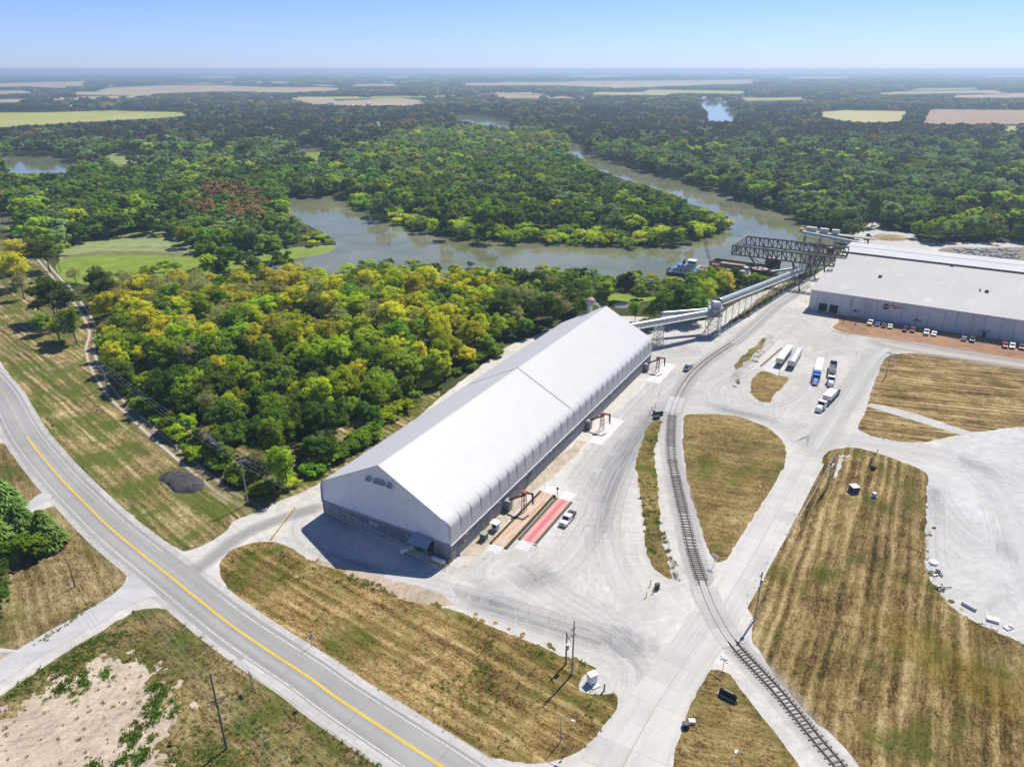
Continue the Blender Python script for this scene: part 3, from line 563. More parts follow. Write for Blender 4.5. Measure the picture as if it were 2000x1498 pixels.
# concrete access road
acr = catmull([G(*q) for q in [(1185, 1640), (1236, 1498), (1276, 1410), (1320, 1320), (1386, 1222), (1432, 1150), (1520, 1000), (1571, 910), (1618, 838), (1655, 778), (1690, 722), (1720, 690), (1760, 664)]], 2.0)
acl = sum((b - a).length for a, b in zip(acr[:-1], acr[1:])); jn = min(range(len(acr)), key=lambda i: (acr[i] - G(1571, 900)).length)
strip('concrete_road', acr[:jn + 2], lambda s: 4.3 + max(0, 34 - s) * 0.16, lambda s: -4.3 - max(0, 26 - s) * 0.06, 0.070, mat_concrete('pale road concrete', (0.51, 0.495, 0.455), joints=5.2))
M_ACR2 = mat_track('dusty concrete road', (0.53, 0.52, 0.49), 0.9)
strip('concrete_road_dusty', acr[jn:], 6.2, -6.2, 0.052, M_ACR2)
# ------------------------------------------------------------------ shared paints
M_DARK = paint('dark opening', (0.02, 0.02, 0.022), 0.8, var=.2)
M_GLASS = paint('vehicle glass', (0.02, 0.025, 0.03), 0.08, var=.1, spec=0.6)
M_TYRE = paint('tyre rubber', (0.022, 0.022, 0.022), 0.85, var=.2)
M_CHROME = paint('bright metal', (0.62, 0.63, 0.64), 0.28, 0.8, var=.08)
M_GALV = paint('galvanised steel', (0.46, 0.48, 0.50), 0.45, 0.55, var=.12, sc=1.0)
M_GALVD = paint('weathered galvanised steel', (0.30, 0.31, 0.32), 0.55, 0.4, var=.2, sc=1.0, grime=.3)
M_RUST = paint('rusty brown steel', (0.12, 0.075, 0.052), 0.85, var=.35, sc=2.0, grime=.3)
M_TRUSS = paint('dark weathered steel', (0.115, 0.105, 0.09), 0.75, 0.1, var=.3, sc=1.0, grime=.25)
M_REDSTEEL = paint('faded red steel', (0.26, 0.075, 0.055), 0.7, var=.25, sc=2.0, grime=.3)
M_YELLOW = paint('safety yellow', (0.72, 0.46, 0.02), 0.55, var=.12, grime=.2)
M_WHITE = paint('white paint', (0.78, 0.78, 0.77), 0.4, var=.05)
M_OFFW = paint('off white panel', (0.62, 0.61, 0.58), 0.55, var=.1, grime=.2)
M_CONC = paint('cast concrete', (0.40, 0.39, 0.37), 0.9, var=.14, sc=.6, grime=.25, spec=.1)
M_PADW = paint('pale concrete pad', (0.60, 0.595, 0.58), 0.9, var=.08, sc=.5, grime=.15, spec=.1)
M_WOOD = paint('weathered pole wood', (0.19, 0.155, 0.12), 0.95, var=.3, sc=1.0, spec=.05)
M_POLE2 = paint('grey pole wood', (0.36, 0.34, 0.31), 0.95, var=.2, sc=1.0, spec=.05)
M_WIRE = paint('aluminium wire', (0.62, 0.62, 0.62), 0.5, 0.3)
M_GREENBOX = paint('transformer green', (0.10, 0.16, 0.11), 0.5, var=.1)
M_BLACK = paint('black paint', (0.025, 0.025, 0.027), 0.5, var=.2)

# ------------------------------------------------------------------ the long white fabric storage building
PA, PB = G(882, 1098), G(633, 1007)
FE = (PA - PB).normalized(); FL = Vector((-FE.y, FE.x, 0)); FM = (PA + PB) / 2; FRZ = math.atan2(FE.y, FE.x)
FW = (PA - PB).length / 2; FLEN = 133.0; ZW, ZE, ZR = 4.4, 9.4, 19.6
def FP(x, y, z=0.0): return FM + FE * x + FL * y + Vector((0, 0, z))
fab = empty('storage_building', FM, FRZ, 'long white fabric-roofed storage building on a grey concrete wall', 'building')
def m_fabric(name, base, seam):
    t = NT(name); o = t.obj(); n = t.noise(o, 0.25, 5, 0.65); s = t.noise(t.map(o, 0, (0.35, 2.2, 0.5)), 0.8, 4, 0.6)
    v = t.rng(t.math('ADD', t.math('MULTIPLY', n, .5), t.math('MULTIPLY', s, .5)), .35, .68)
    c = t.mix(v, tuple(x * .90 for x in base), base); sx = t.n('ShaderNodeSeparateXYZ'); t.l(o, sx.inputs[0])
    drip = t.noise(t.map(o, 0, (0.2, 1.6, 0.12)), 1.6, 4, 0.7); c = t.mix(t.rng(drip, .52, .82, 0, .40), c, (0.40, 0.395, 0.38))
    if seam:
        k = t.math('ABSOLUTE', t.math('SUBTRACT', t.math('FRACT', t.math('DIVIDE', sx.outputs[1], FLEN / 31.0)), 0.0)); k = t.math('MINIMUM', k, t.math('SUBTRACT', 1.0, k))
        c = t.mix(t.math('MULTIPLY', t.math('LESS_THAN', k, 0.016), .45), c, (0.42, 0.42, 0.43))
    w = t.noise(t.map(o, 0, (0.4, 1.0, 1.0)), 0.9, 3, 0.5); t.bsdf(c, .5, normal=t.bump(w, .12, .25), spec=.3)
    return t.m
M_FAB = m_fabric('white roof fabric', (0.53, 0.53, 0.52), True); M_FABG = m_fabric('lightened gable fabric', (0.90, 0.905, 0.91), False)  # gable base colour raised to stand in for light coming through the fabric
def m_castwall():
    t = NT('grey cast wall'); o = t.obj(); sx = t.n('ShaderNodeSeparateXYZ'); t.l(o, sx.inputs[0])
    n = t.noise(o, .5, 5, .65); st = t.noise(t.map(o, 0, (1, 1, .12)), 1.3, 5, .7)
    v = t.rng(t.math('ADD', t.math('MULTIPLY', n, .5), t.math('MULTIPLY', st, .5)), .35, .65); c = t.mix(v, (.17, .175, .18), (.30, .305, .305))
    def joint(s, per): return t.math('LESS_THAN', t.math('FRACT', t.math('DIVIDE', t.math('ADD', s, 100), per)), .02)
    j = t.math('MAXIMUM', joint(t.math('ADD', sx.outputs[1], sx.outputs[0]), 2.44), t.math('LESS_THAN', t.math('FRACT', t.math('DIVIDE', sx.outputs[2], 1.45)), .03))
    t.bsdf(t.mix(t.math('MULTIPLY', j, .35), c, (.1, .1, .1)), .9, normal=t.bump(n, .2, .05), spec=.1); return t.m
M_CWALL = m_castwall()
DX0, DX1, DH = 9.4, 14.1, 3.9                                      # the doorway in the near gable wall
w = MB(); tk = .45
w.box((FW - tk / 2, FLEN / 2, ZW / 2), (tk, FLEN, ZW)); w.box((-FW + tk / 2, FLEN / 2, ZW / 2), (tk, FLEN, ZW)); w.box((0, FLEN - tk / 2, ZW / 2), (2 * FW - 2 * tk, tk, ZW))
w.box(((-FW + tk + DX0) / 2, tk / 2, ZW / 2), (DX0 + FW - tk, tk, ZW)); w.box(((FW - tk + DX1) / 2, tk / 2, ZW / 2), (FW - tk - DX1, tk, ZW)); w.box(((DX0 + DX1) / 2, tk / 2, (DH + ZW) / 2), (DX1 - DX0, tk, ZW - DH))
w.build('wall', M_CWALL, fab)
m = MB(); m.box(((DX0 + DX1) / 2, tk + 1.2, DH / 2), (DX1 - DX0, .12, DH)); m.build('door', paint('brown roller door', (.085, .07, .06), .7, var=.3, sc=1.), fab)
# roof skin: a pointed section with rounded shoulders, drawn in a little at every truss
prof = [(FW + .04, ZW - .15), (FW + .05, ZW + 1.6), (FW + .05, ZW + 3.2), (FW + .04, ZE - .55), (FW - .03, ZE - .15), (FW - .25, ZE + .30), (FW - .62, ZE + .68), (FW - 1.15, ZE + 1.02), (FW - 1.7, ZE + 1.33)]
def zroof(x): return ZR - (ZR - (ZE + 1.33)) * (abs(x) / (FW - 1.7))
prof += [(x, zroof(x)) for x in (FW * .78, FW * .62, FW * .45, FW * .3, FW * .15, .6, .18)] + [(0, ZR + .06)]
full = prof + [(-x, z) for x, z in prof[-2::-1]]
NB = 31; SUBD = 16; vs = []; fs = []; np_ = len(full)
for j in range(NB * SUBD + 1):
    y = FLEN * j / (NB * SUBD); ph = (j % SUBD) / SUBD; pin = max(0.0, 1 - 9.0 * min(ph, 1 - ph))
    for x, z in full:
        sh = max(0, 1 - abs(z - (ZE - .2)) / (1.7 if z > ZE - .2 else 4.0)) if abs(x) > FW - 5 else 0
        ins = pin * (.26 * sh + .02); vs.append((x - math.copysign(ins, x) * (1 if x else 0), y * (FLEN + .5) / FLEN - .25, z - pin * (.10 * sh + .006)))
for j in range(NB * SUBD):
    for i in range(np_ - 1): fs.append((j * np_ + i, j * np_ + i + 1, (j + 1) * np_ + i + 1, (j + 1) * np_ + i))
m = MB(); m.add(vs, fs); rf = m.build('roof', M_FAB, fab, smooth=True)
for pl in rf.data.polygons:                                       # only the rounded shoulders are smooth
    cz = pl.center.z; pl.use_smooth = ZE - .3 < cz < ZE + 1.2
so = rf.modifiers.new('thick', 'SOLIDIFY'); so.thickness = .1; so.offset = -1
for yy, nm in ((.32, 'gable_front'), (FLEN - .32, 'gable_rear')):
    m = MB(); pts = [(x * .992, z - .06) for x, z in full if z > ZW - .2]; m.prism(pts, yy - .12, yy + .12, axis='y'); m.build('gable', M_FABG, fab)
m = MB()
for x in (-9.3, 9.6): m.box((x, .17, (ZW + zroof(x)) / 2), (.16, .03, zroof(x) - ZW - .6))
for x in (-FW + .6, FW - .6): m.box((x, .17, ZW + 2.4), (.05, .03, 4.0))
build_each(m, 'gable_seam', paint('seam band', (.78, .78, .78), .5), fab)
sy = FLEN * 15 / 31 + .1; m = MB()
for sg in (1, -1):
    P = [(sg * x, z + .03) for x, z in prof if z > ZE + 1]
    for (x0, z0), (x1, z1) in zip(P[:-1], P[1:]): m.beam((x0, sy, z0), (x1, sy, z1), .26, .05)
m.build('expansion_seam', paint('dark seam strip', (.13, .13, .135), .7), fab)
m = MB()
for sx in (FW + .11, -FW - .11): m.box((sx, FLEN / 2, ZW + .02), (.22, FLEN, .14))
m.box((0, -.06, ZW - .12), (2 * FW, .1, .1)); m.build('ledge', paint('pale ledge', (.66, .66, .65), .5), fab)
m = MB()
for j in range(0, NB + 1):
    y = FLEN * j / NB; m.cyl((FW + .07, y, ZW + .1), (FW + .10, y, ZW - 1.0 - .3 * (j % 3)), .05, n=6)
build_each(m, 'tension_strap', M_GALV, fab)
for i, x in enumerate((-.5 - 4.6, -2.9, -1.5, .75)):                # four hooded vents high in the gable
    x = (-3.2, -.9, .65, 2.75)[i]; m = MB(); prof_v = [(-.75, 0), (.75, 0), (.62, .75), (.3, 1.15), (-.3, 1.15), (-.62, .75)]
    m.prism([(a + x, 14.6 + b) for a, b in prof_v], -.5, .19, axis='y'); v = m.build('vent', paint('beige vent hood', (.42, .40, .37), .5), fab)
    m = MB(); m.prism([(a * .75 + x, 14.7 + b * .75) for a, b in prof_v], -.53, -.5, axis='y'); k = m.build('vent_mouth', paint('blue vent panel', (.07, .20, .40), .4), v)
can = MB(); can.add([(DX0 - .5, -3.0, 3.75), (DX1 - .0, -3.0, 3.75), (DX1 - .0, -.05, 4.75), (DX0 - .5, -.05, 4.75), (DX0 - .5, -3.0, 3.88), (DX1 - .0, -3.0, 3.88), (DX1 - .0, -.05, 4.88), (DX0 - .5, -.05, 4.88)], [(0, 1, 2, 3), (7, 6, 5, 4), (0, 4, 5, 1), (1, 5, 6, 2), (2, 6, 7, 3), (3, 7, 4, 0)])
cn = can.build('canopy', paint('blue grey canopy sheet', (.30, .38, .46), .45, .2, var=.08), fab)
m = MB()
for x in (DX0 - .3, DX1 - .2): m.cyl((x, -2.8, 0), (x, -2.8, 3.82), .09, n=8); m.beam((x, -.02, 2.6), (x, -2.9, 3.8), .08)
build_each(m, 'bracket', M_GALVD, cn)
m = MB(); m.box((-3.1, -.03, 2.9), (2.3, .06, .95)); m.build('wall_sign', M_OFFW, fab)
m = MB()
for k in range(3): m.box((-3.1, -.065, 3.15 - .25 * k), (1.9 - .3 * (k % 2), .01, .09))
m.build('sign_text', paint('dark sign lines', (.12, .12, .13), .6), bpy.data.objects['wall_sign'])
m = MB()
for x, y, z in ((-12, -.12, 3.9), (0, -.12, 3.9), (11.6, -.12, 4.25), (FW - .9, -.12, 3.9)): m.box((x, y, z), (.35, .25, .3))
for k in range(9): m.box((FW + .16, 6 + k * 14.5, 4.0), (.3, .35, .3))
build_each(m, 'wall_lamp', paint('lamp housing', (.55, .55, .54), .5), fab)
m = MB(); m.tube([(FW + .08, 3.2, 4.2), (FW + .09, 2.8, 2.0), (FW + .09, 2.5, .9), (FW + .3, 1.4, .1)], .05); m.tube([(FW + .08, 9.8, 4.2), (FW + .09, 9.3, 3.0), (FW + .09, 8.0, 2.0)], .035); build_each(m, 'conduit', M_BLACK, fab)
m = MB(); m.sphere((FW + .45, 4.6, 2.6), .42, sc=(.7, 1, .8)); m.box((FW + .14, 4.6, 2.6), (.28, .3, .3)); m.build('bell', paint('red brown bell', (.22, .07, .05), .6), fab)
m = MB(); m.box((FW + .2, 36.6, 3.0), (.4, 2.2, .5)); m.build('hatch', M_BLACK, fab)

# things round the building
def at_f(o, x, y, z=.04, rz=0.0): o.location = FP(x, y, z); o.rotation_euler = (0, 0, FRZ + rz); return o
def tank(label, x, y, rz):
    o = empty('propane_tank', label=label, cat='tank'); m = MB(); m.cyl((-1.3, 0, .85), (1.3, 0, .85), .5, n=16, caps=False)
    m.sphere((-1.3, 0, .85), .5, 16, 8); m.sphere((1.3, 0, .85), .5, 16, 8); m.build('vessel', M_WHITE, o, smooth=True)
    m = MB(); m.cyl((0, 0, 1.3), (0, 0, 1.5), .2, n=10); m.build('valve_dome', M_GALV, o); m = MB()
    for q in (-.8, .8): m.box((q, 0, .2), (.25, .8, .4))
    build_each(m, 'saddle', M_CONC, o); return at_f(o, x, y, .04, rz)
tank('white propane tank standing left of the covered doorway', 8.0, -1.9, R(70))
tank('white propane tank behind yellow posts right of the doorway', 16.3, -1.7, R(0))
def bollard(label, loc, h=1.15, group=None, r=.10):
    m = MB(); m.cyl((0, 0, 0), (0, 0, h), r, n=10, caps=True); m.dome((0, 0, h), r, 10, 3); o = m.build('bollard', M_YELLOW); tag(o, label, 'bollard', group); o.location = loc; return o
for px_, t_ in (((848, 1102), 'yellow post at the left end of the right-hand propane tank'), ((860, 1107), 'yellow post in front of the right-hand propane tank'), ((838, 1097), 'yellow post at the right jamb of the covered doorway'), ((811, 1077), 'yellow post at the left jamb of the covered doorway'),
               ((871, 1111), 'yellow post at the shadow edge, off the building corner'), ((878, 1103), 'yellow post closest to the building corner')): bollard(t_, G(*px_))
def slab(name, label, x0, y0, x1, y1, mat, h=.12, cat='concrete pad'):
    m = MB(); m.box(((x0 + x1) / 2, (y0 + y1) / 2, h / 2), (x1 - x0, y1 - y0, h)); o = m.build(name, mat, bevel=.02); o.location = FM; o.rotation_euler = (0, 0, FRZ); tag(o, label, cat); return o
M_PAD = paint('door apron concrete', (.42, .43, .44), .85, var=.1, sc=.5)
slab('concrete_pad', 'square concrete apron in the shade before the covered doorway', 8.5, -6.2, 14.9, -2.3, M_PAD, .07)
slab('concrete_pad', 'white concrete unloading pad at the middle red spout', 22.7, 66, 27.0, 84.5, M_PADW, .09)
slab('concrete_pad', 'white concrete unloading pad at the farthest red spout', 22.4, 117, 27.4, 137.3, M_PADW, .09)
def scale(label, x0, x1, y0, y1, deck, edge, line, ramp0, ramp1):
    o = empty('truck_scale', FM, FRZ, label, 'weighbridge'); cx = (x0 + x1) / 2; ew = (x1 - x0) * .17
    m = MB(); m.box((cx, (y0 + y1) / 2, .13), (x1 - x0 - 2 * ew, y1 - y0, .26)); m.build('deck', deck, o)
    for s in (-1, 1):
        ex = cx + s * ((x1 - x0) / 2 - ew / 2); m = MB(); m.box((ex, (y0 + y1) / 2, .15), (ew, y1 - y0, .30))
        e = m.build('side_grating', edge, o); m = MB(); m.box((cx + s * ((x1 - x0) / 2 - ew - .02), (y0 + y1) / 2, .18), (.16, y1 - y0 - .01, .32)); m.build('edge_line', line, o)
    m = MB()
    for yy, L, d in ((y0, ramp0, -1), (y1, ramp1, 1)):
        m.add([(x0 + ew, yy, .26), (x1 - ew, yy, .26), (x1 - ew, yy + d * L, .05), (x0 + ew, yy + d * L, .05), (x0 + ew, yy, .02), (x1 - ew, yy, .02), (x1 - ew, yy + d * L, .02), (x0 + ew, yy + d * L, .02)], [(0, 1, 2, 3), (4, 5, 6, 7), (0, 1, 5, 4), (2, 3, 7, 6), (1, 2, 6, 5), (3, 0, 4, 7)])
    build_each(m, 'ramp', M_PADW, o); return o
def m_deck(name, pale, stain, amt):
    t = NT(name); o = t.obj(); sx = t.n('ShaderNodeSeparateXYZ'); t.l(o, sx.inputs[0]); n = t.noise(t.map(o, 0, (1.6, .16, 1)), 1.0, 5, .65); f = t.noise(o, 1.2, 5, .7)
    c = t.mix(t.rng(f, .35, .7), tuple(x * .85 for x in pale), pale); c = t.mix(t.math('MULTIPLY', t.rng(n, .40, .62), amt), c, stain)
    t.bsdf(c, .75, spec=.2); return t, c, sx, o, f
t, c, sx, o_, f = m_deck('rust stained scale deck', (.58, .49, .42), (.42, .19, .08), .75); M_DK1 = t.m
t, c, sx, o_, f = m_deck('red dyed scale deck', (.62, .42, .40), (.50, .24, .14), .45)
b = t.math('ABSOLUTE', t.math('SUBTRACT', sx.outputs[0], 29.9)); b = t.math('ADD', b, t.math('MULTIPLY', t.math('SUBTRACT', f, .5), .9)); c2 = t.mix(t.rng(b, .15, 1.0, .8, .10), c, (.54, .085, .125))
t.bsdf(c2, .75, spec=.2); M_DK2 = t.m
M_GRATE = paint('black side grating', (.035, .034, .033), .8, var=.4, sc=2.0); M_GRATE2 = paint('dusty dark grating', (.085, .08, .075), .85, var=.5, sc=3.0); M_ORANGE = paint('orange edge paint', (.60, .25, .03), .6, var=.2)
scale('long truck scale with a rust-stained deck and yellow lines beside the building', 22.5, 27.1, 10.0, 35.4, M_DK1, M_GRATE, M_YELLOW, 2.6, 3.4)
sc2 = scale('truck scale with a bright red streak on its deck', 27.45, 32.4, 14.6, 34.6, M_DK2, M_GRATE2, M_ORANGE, 3.2, 4.2)
m = MB(); m.box((32.5, 24.5, .16), (.14, 20.4, .32)); m.box((30.9, 14.5, .16), (3.1, .14, .32)); m.build('white_curb', M_WHITE, sc2)
def spout(label, y, x0=FW + .1, post=23.2, tip=25.4, z=5.0):
    o = empty('loading_spout', FM, FRZ, label, 'conveyor'); m = MB()
    m.box((x0 + .75, y - 1.2, 1.6), (1.5, 1.7, 2.6)); m.build('hopper_box', M_GALVD, o, bevel=.04)
    m = MB(); m.cyl((x0 + .9, y - 1.0, 2.9), (post + .4, y, z), .28, n=10); m.build('auger_tube', M_RUST, o)
    m = MB()
    for dx, dy in ((-.35, -.35), (.35, -.35), (.35, .35), (-.35, .35)): m.beam((post + dx * 1.5, y + dy * 1.5, 0), (post + dx, y + dy, z + .3), .13)
    for zz in (1.4, 2.8, 4.2): m.beam((post - .5, y - .5, zz), (post + .5, y + .5, zz + .7), .08); m.beam((post + .5, y - .5, zz), (post - .5, y + .5, zz + .7), .08)
    m.build('post_frame', M_REDSTEEL, o)
    m = MB(); m.box((post, y, z + .45), (1.5, 1.1, .5)); m.beam((post, y, z + .5), (tip, y + .3, z + .55), .35, .45); m.build('boom', M_REDSTEEL, o)
    m = MB(); m.cyl((tip, y + .3, z + .7), (tip + .1, y + .3, z - 2.4), .26, .20, n=10); m.build('drop_sock', M_BLACK, o)
    return o
spout('red loading spout over the rust-stained truck scale', 25.4)
spout('middle red loading spout on the fabric building wall', 75.3)
spout('farthest red loading spout on the fabric building wall', 127.4)
o = empty('transformer_box', label='dark green transformer box beside the fabric building', cat='electrical box'); m = MB(); m.box((0, 0, .95), (1.5, 1.4, 1.6)); m.build('cabinet', M_GREENBOX, o, bevel=.05); m = MB(); m.box((0, 0, .07), (1.9, 1.8, .14)); m.build('plinth', M_CONC, o); m = MB(); m.box((0, 0, 1.82), (1.6, 1.5, .12)); m.build('lid', paint('pale green lid', (.25, .34, .27), .5), o); at_f(o, 20.6, 10.6)
o = empty('scale_kiosk', label='small white-topped kiosk between green box and red spout', cat='kiosk'); m = MB(); m.box((0, 0, 1.0), (1.5, 1.3, 1.9)); m.build('body', M_OFFW, o, bevel=.03); m = MB(); m.box((0, -.1, 2.05), (2.1, 2.0, .14)); m.build('roof', M_WHITE, o); m = MB(); m.box((0, -.66, 1.2), (.9, .03, 1.0)); m.build('window', M_GLASS, o); at_f(o, 20.9, 15.5)
o = empty('instrument_post', label='thin instrument post at the far corner of the stained scale', cat='post'); m = MB(); m.cyl((0, 0, 0), (0, 0, 2.0), .07, n=8); m.build('post', M_GALVD, o); m = MB(); m.box((0, 0, 2.0), (.5, .3, .6)); m.build('display', M_BLACK, o); at_f(o, 27.3, 35.9)
for i, (x, y, r_) in enumerate(((24.4, 4.6, .55), (22.0, 0.2, .5))):
    m = MB(); m.dome((0, 0, -.1), r_, 9, 3, .5); o = m.build('gravel_clump', M_DIRT); o.location = FP(x, y); tag(o, ('small brown dirt clump nearest the truck scale', 'small brown dirt clump nearest the building corner')[i], 'dirt pile')
o = empty('ridge_blower', label='reddish intake blower at the far ridge end behind the roof', cat='machine'); m = MB(); m.cyl((0, 0, 0), (0, 0, 18.6), .8, n=12); m.build('riser', M_OFFW, o); m = MB(); m.sphere((0, 0, 20.0), 1.7, 14, 8, (1.1, 1, .8)); m.build('housing', paint('faded red and grey shell', (.40, .26, .24), .6, var=.3, sc=.8), o); m = MB(); m.tube([(1.2, 0, 19.6), (3.0, .2, 18.6), (4.2, .4, 16.5)], .35, 8); m.build('duct', M_GALV, o); o.location = FP(-7.0, FLEN + 1.6); 

# ------------------------------------------------------------------ the flat warehouse, right
WD, WE_ = G(1578, 605), G(2000, 672); WT = (WE_ - WD).normalized(); WN = Vector((-WT.y, WT.x, 0)); WN = WN if WN.y > 0 else -WN
WRZ = math.atan2(WT.y, WT.x); WL, WDEP1, WDEP2, ZH = 150.0, 71.5, 104.0, 9.2
def WP(x, y, z=0.0): return WD + WT * x + WN * y + Vector((0, 0, z))
wh = empty('warehouse', WD, WRZ, 'huge pale flat-roofed warehouse with a red-lettered sign on its wall', 'building')
def m_tilt():
    t = NT('tilt up wall panels'); o = t.obj(); sx = t.n('ShaderNodeSeparateXYZ'); t.l(o, sx.inputs[0]); n = t.noise(o, .3, 4, .6); st = t.noise(t.map(o, 0, (1.2, 1, .08)), 1.0, 5, .7)
    cell = t.n('ShaderNodeTexWhiteNoise', noise_dimensions='1D'); t.l(t.math('FLOOR', t.math('DIVIDE', sx.outputs[0], 5.2)), cell.inputs['W'])
    v = t.math('ADD', t.math('MULTIPLY', n, .4), t.math('ADD', t.math('MULTIPLY', st, .4), t.math('MULTIPLY', cell.outputs[0], .25))); c = t.mix(t.rng(v, .3, .75), (.50, .50, .50), (.66, .66, .65))
    dirt = t.rng(t.math('ADD', sx.outputs[2], t.math('MULTIPLY', t.math('SUBTRACT', st, .5), 2.5)), 1.6, 0, 0, .35); t.bsdf(t.mix(dirt, c, (.30, .27, .23)), .8, spec=.15); return t.m
M_TILT = m_tilt()
def m_roof(name, colr):
    t = NT(name); o = t.obj(); sx = t.n('ShaderNodeSeparateXYZ'); t.l(o, sx.inputs[0]); n = t.noise(o, .05, 5, .65, .5); st = t.noise(t.map(o, 0, (.5, .03, 1)), 1.0, 4, .6); f = t.noise(o, 1.5, 3, .6)
    v = t.rng(t.math('ADD', t.math('MULTIPLY', n, .5), t.math('ADD', t.math('MULTIPLY', st, .35), t.math('MULTIPLY', f, .15))), .35, .65)
    c = t.mix(v, tuple(x * .88 for x in colr), colr); j = t.math('LESS_THAN', t.math('FRACT', t.math('DIVIDE', sx.outputs[0], 2.6)), .03); c = t.mix(t.math('MULTIPLY', j, .10), c, (.3, .3, .3))
    blot = t.noise(t.map(o, 0, (.12, .04, 1), (3, 8, 0)), 1.0, 4, .6); c = t.mix(t.rng(blot, .60, .72, 0, .4), c, (.56, .56, .55)); t.bsdf(c, .6, spec=.2); return t.m
M_WROOF = m_roof('pale membrane roof', (.42, .41, .39)); M_WROOF2 = m_roof('white metal roof', (.50, .495, .485))
D1, D2, DW, DHt = 4.2, 8.7, 3.7, 4.1
m = MB(); t_ = .4
segs = [(0, D1), (D1 + DW, D2), (D2 + DW, WL)]
for a, b in segs: m.box(((a + b) / 2, t_ / 2, ZH / 2), (b - a, t_, ZH))
for d in (D1, D2): m.box((d + DW / 2, t_ / 2, (DHt + ZH) / 2), (DW, t_, ZH - DHt))
m.box((t_ / 2, WDEP2 / 2 + t_ / 2, ZH / 2), (t_, WDEP2 - t_, ZH)); m.box((WL - t_ / 2, WDEP2 / 2 + t_ / 2, ZH / 2), (t_, WDEP2 - t_, ZH)); m.box((WL / 2, WDEP2 - t_ / 2, ZH / 2), (WL - 2 * t_, t_, ZH))
m.build('wall', M_TILT, wh)
ZT = 11.6
m = MB(); m.add([(-.35, -.45, ZH), (WL, -.45, ZH), (WL, WDEP1, ZT), (-.35, WDEP1, ZT), (-.35, -.45, ZH + .35), (WL, -.45, ZH + .35), (WL, WDEP1, ZT + .35), (-.35, WDEP1, ZT + .35)], [(3, 2, 1, 0), (4, 5, 6, 7), (0, 1, 5, 4), (1, 2, 6, 5), (2, 3, 7, 6), (3, 0, 4, 7)]); r1 = m.build('roof', M_WROOF, wh)
m = MB(); m.add([(-.6, WDEP1 + .05, ZT - 2.2), (WL, WDEP1 + .05, ZT - 2.2), (WL, WDEP2 + .5, ZT - 2.2), (-.6, WDEP2 + .5, ZT - 2.2), (-.6, WDEP1 + .05, ZT + 1.15), (WL, WDEP1 + .05, ZT + 1.15), (WL, WDEP2 + .5, ZT - .2), (-.6, WDEP2 + .5, ZT - .2)], [(3, 2, 1, 0), (4, 5, 6, 7), (0, 1, 5, 4), (1, 2, 6, 5), (2, 3, 7, 6), (3, 0, 4, 7)]); r2 = m.build('rear_roof', M_WROOF2, wh)
m = MB(); m.box((WL / 2 - .1, WDEP1 - .08, ZT + .85), (WL, .2, .75)); m.build('step_shade_band', paint('painted roof step shade', (.12, .115, .11), .8, var=.2, sc=.5), r2)  # dark strip paints the shadow line at the roof step
m = MB(); m.beam((-.65, WDEP1, ZT + 1.2), (-.65, WDEP2 + .5, ZT - .15), .2, .3); m.build('roof_edge', paint('dark roof edge', (.10, .10, .10), .7), r2)
m = MB(); m.box((WL / 2, (WDEP1 + WDEP2) / 2 + 2, ZT + .49), (WL, .22, .10)); m.build('roof_seam', paint('grey roof seam', (.30, .30, .30), .7), r2)
m = MB(); x = 3.2
k = 0
while x < WL:
    if not (D1 - .3 < x < D1 + DW + .3 or D2 - .3 < x < D2 + DW + .3): m.box((x, -.05, ZH / 2), (.20, .10, ZH - .02))
    x += (4.4, 5.6)[k % 2]; k += 1
build_each(m, 'pilaster', paint('grey wall joint', (.33, .34, .35), .7), wh)
m = MB(); m.box((WL / 2, -.50, ZH + .16), (WL + .7, .06, .36)); m.build('gutter', paint('grey gutter', (.52, .53, .54), .5), wh)
for d in (D1, D2):
    m = MB(); m.box((d + DW / 2, 1.3, DHt / 2), (DW, .1, DHt)); k = m.build('door', paint('dark doorway', (.018, .024, .032), .6), wh)
    m = MB()
    for xx in (d - .12, d + DW + .12): m.box((xx, -.06, DHt / 2), (.24, .14, DHt))
    m.box((d + DW / 2, -.06, DHt + .12), (DW + .48, .14, .24)); m.build('door_frame', M_WHITE, k); m = MB(); m.box((d + DW / 2, -.2, DHt + 1.2), (.5, .4, .3)); m.build('door_lamp', M_GALVD, k)
for x in (20.0, 43.9):
    m = MB(); m.box((x, -.06, 2.9), (2.7, .12, 1.0)); v = m.build('louvre', paint('grey louvre', (.26, .26, .25), .6, var=.3, sc=4), wh)
    m = MB(); m.box((x - .7, -.13, 2.9), (1.0, .03, .7)); m.build('louvre_mouth', M_BLACK, v)
    m = MB(); m.box((x + .2, -.02, 1.2), (.1, .06, 2.3)); m.build('drain_pipe', M_GALV, v)
for x, c_, L_ in ((17.3, (.30, .24, .14), 2.4), (22.1, (.75, .75, .72), 2.6)):
    m = MB(); m.tube([(x, -.08, 7.6), (x - .1, -.1, 6.6), (x - .35, -.1, 7.6 - L_)], .16, 6); m.build('stain_pipe', paint('wall pipe %d' % int(x), c_, .7), wh)
m = MB()
for x in (24.8, 55.0): m.box((x, -.15, 5.6), (.5, .3, .35))
build_each(m, 'wall_lamp', M_GALVD, wh)
m = MB(); m.box((68.3, -.05, 1.3), (1.3, .1, 2.4)); dr = m.build('door', M_DARK, wh); m = MB(); m.box((68.3, -1.1, 3.1), (3.6, 2.2, .22)); m.build('canopy', paint('grey canopy', (.34, .33, .30), .6), dr)
m = MB()
for sx_ in (66.8, 69.8): m.box((sx_, -2.0, 1.5), (.14, .14, 3.0))
build_each(m, 'canopy_post', M_GALVD, dr)
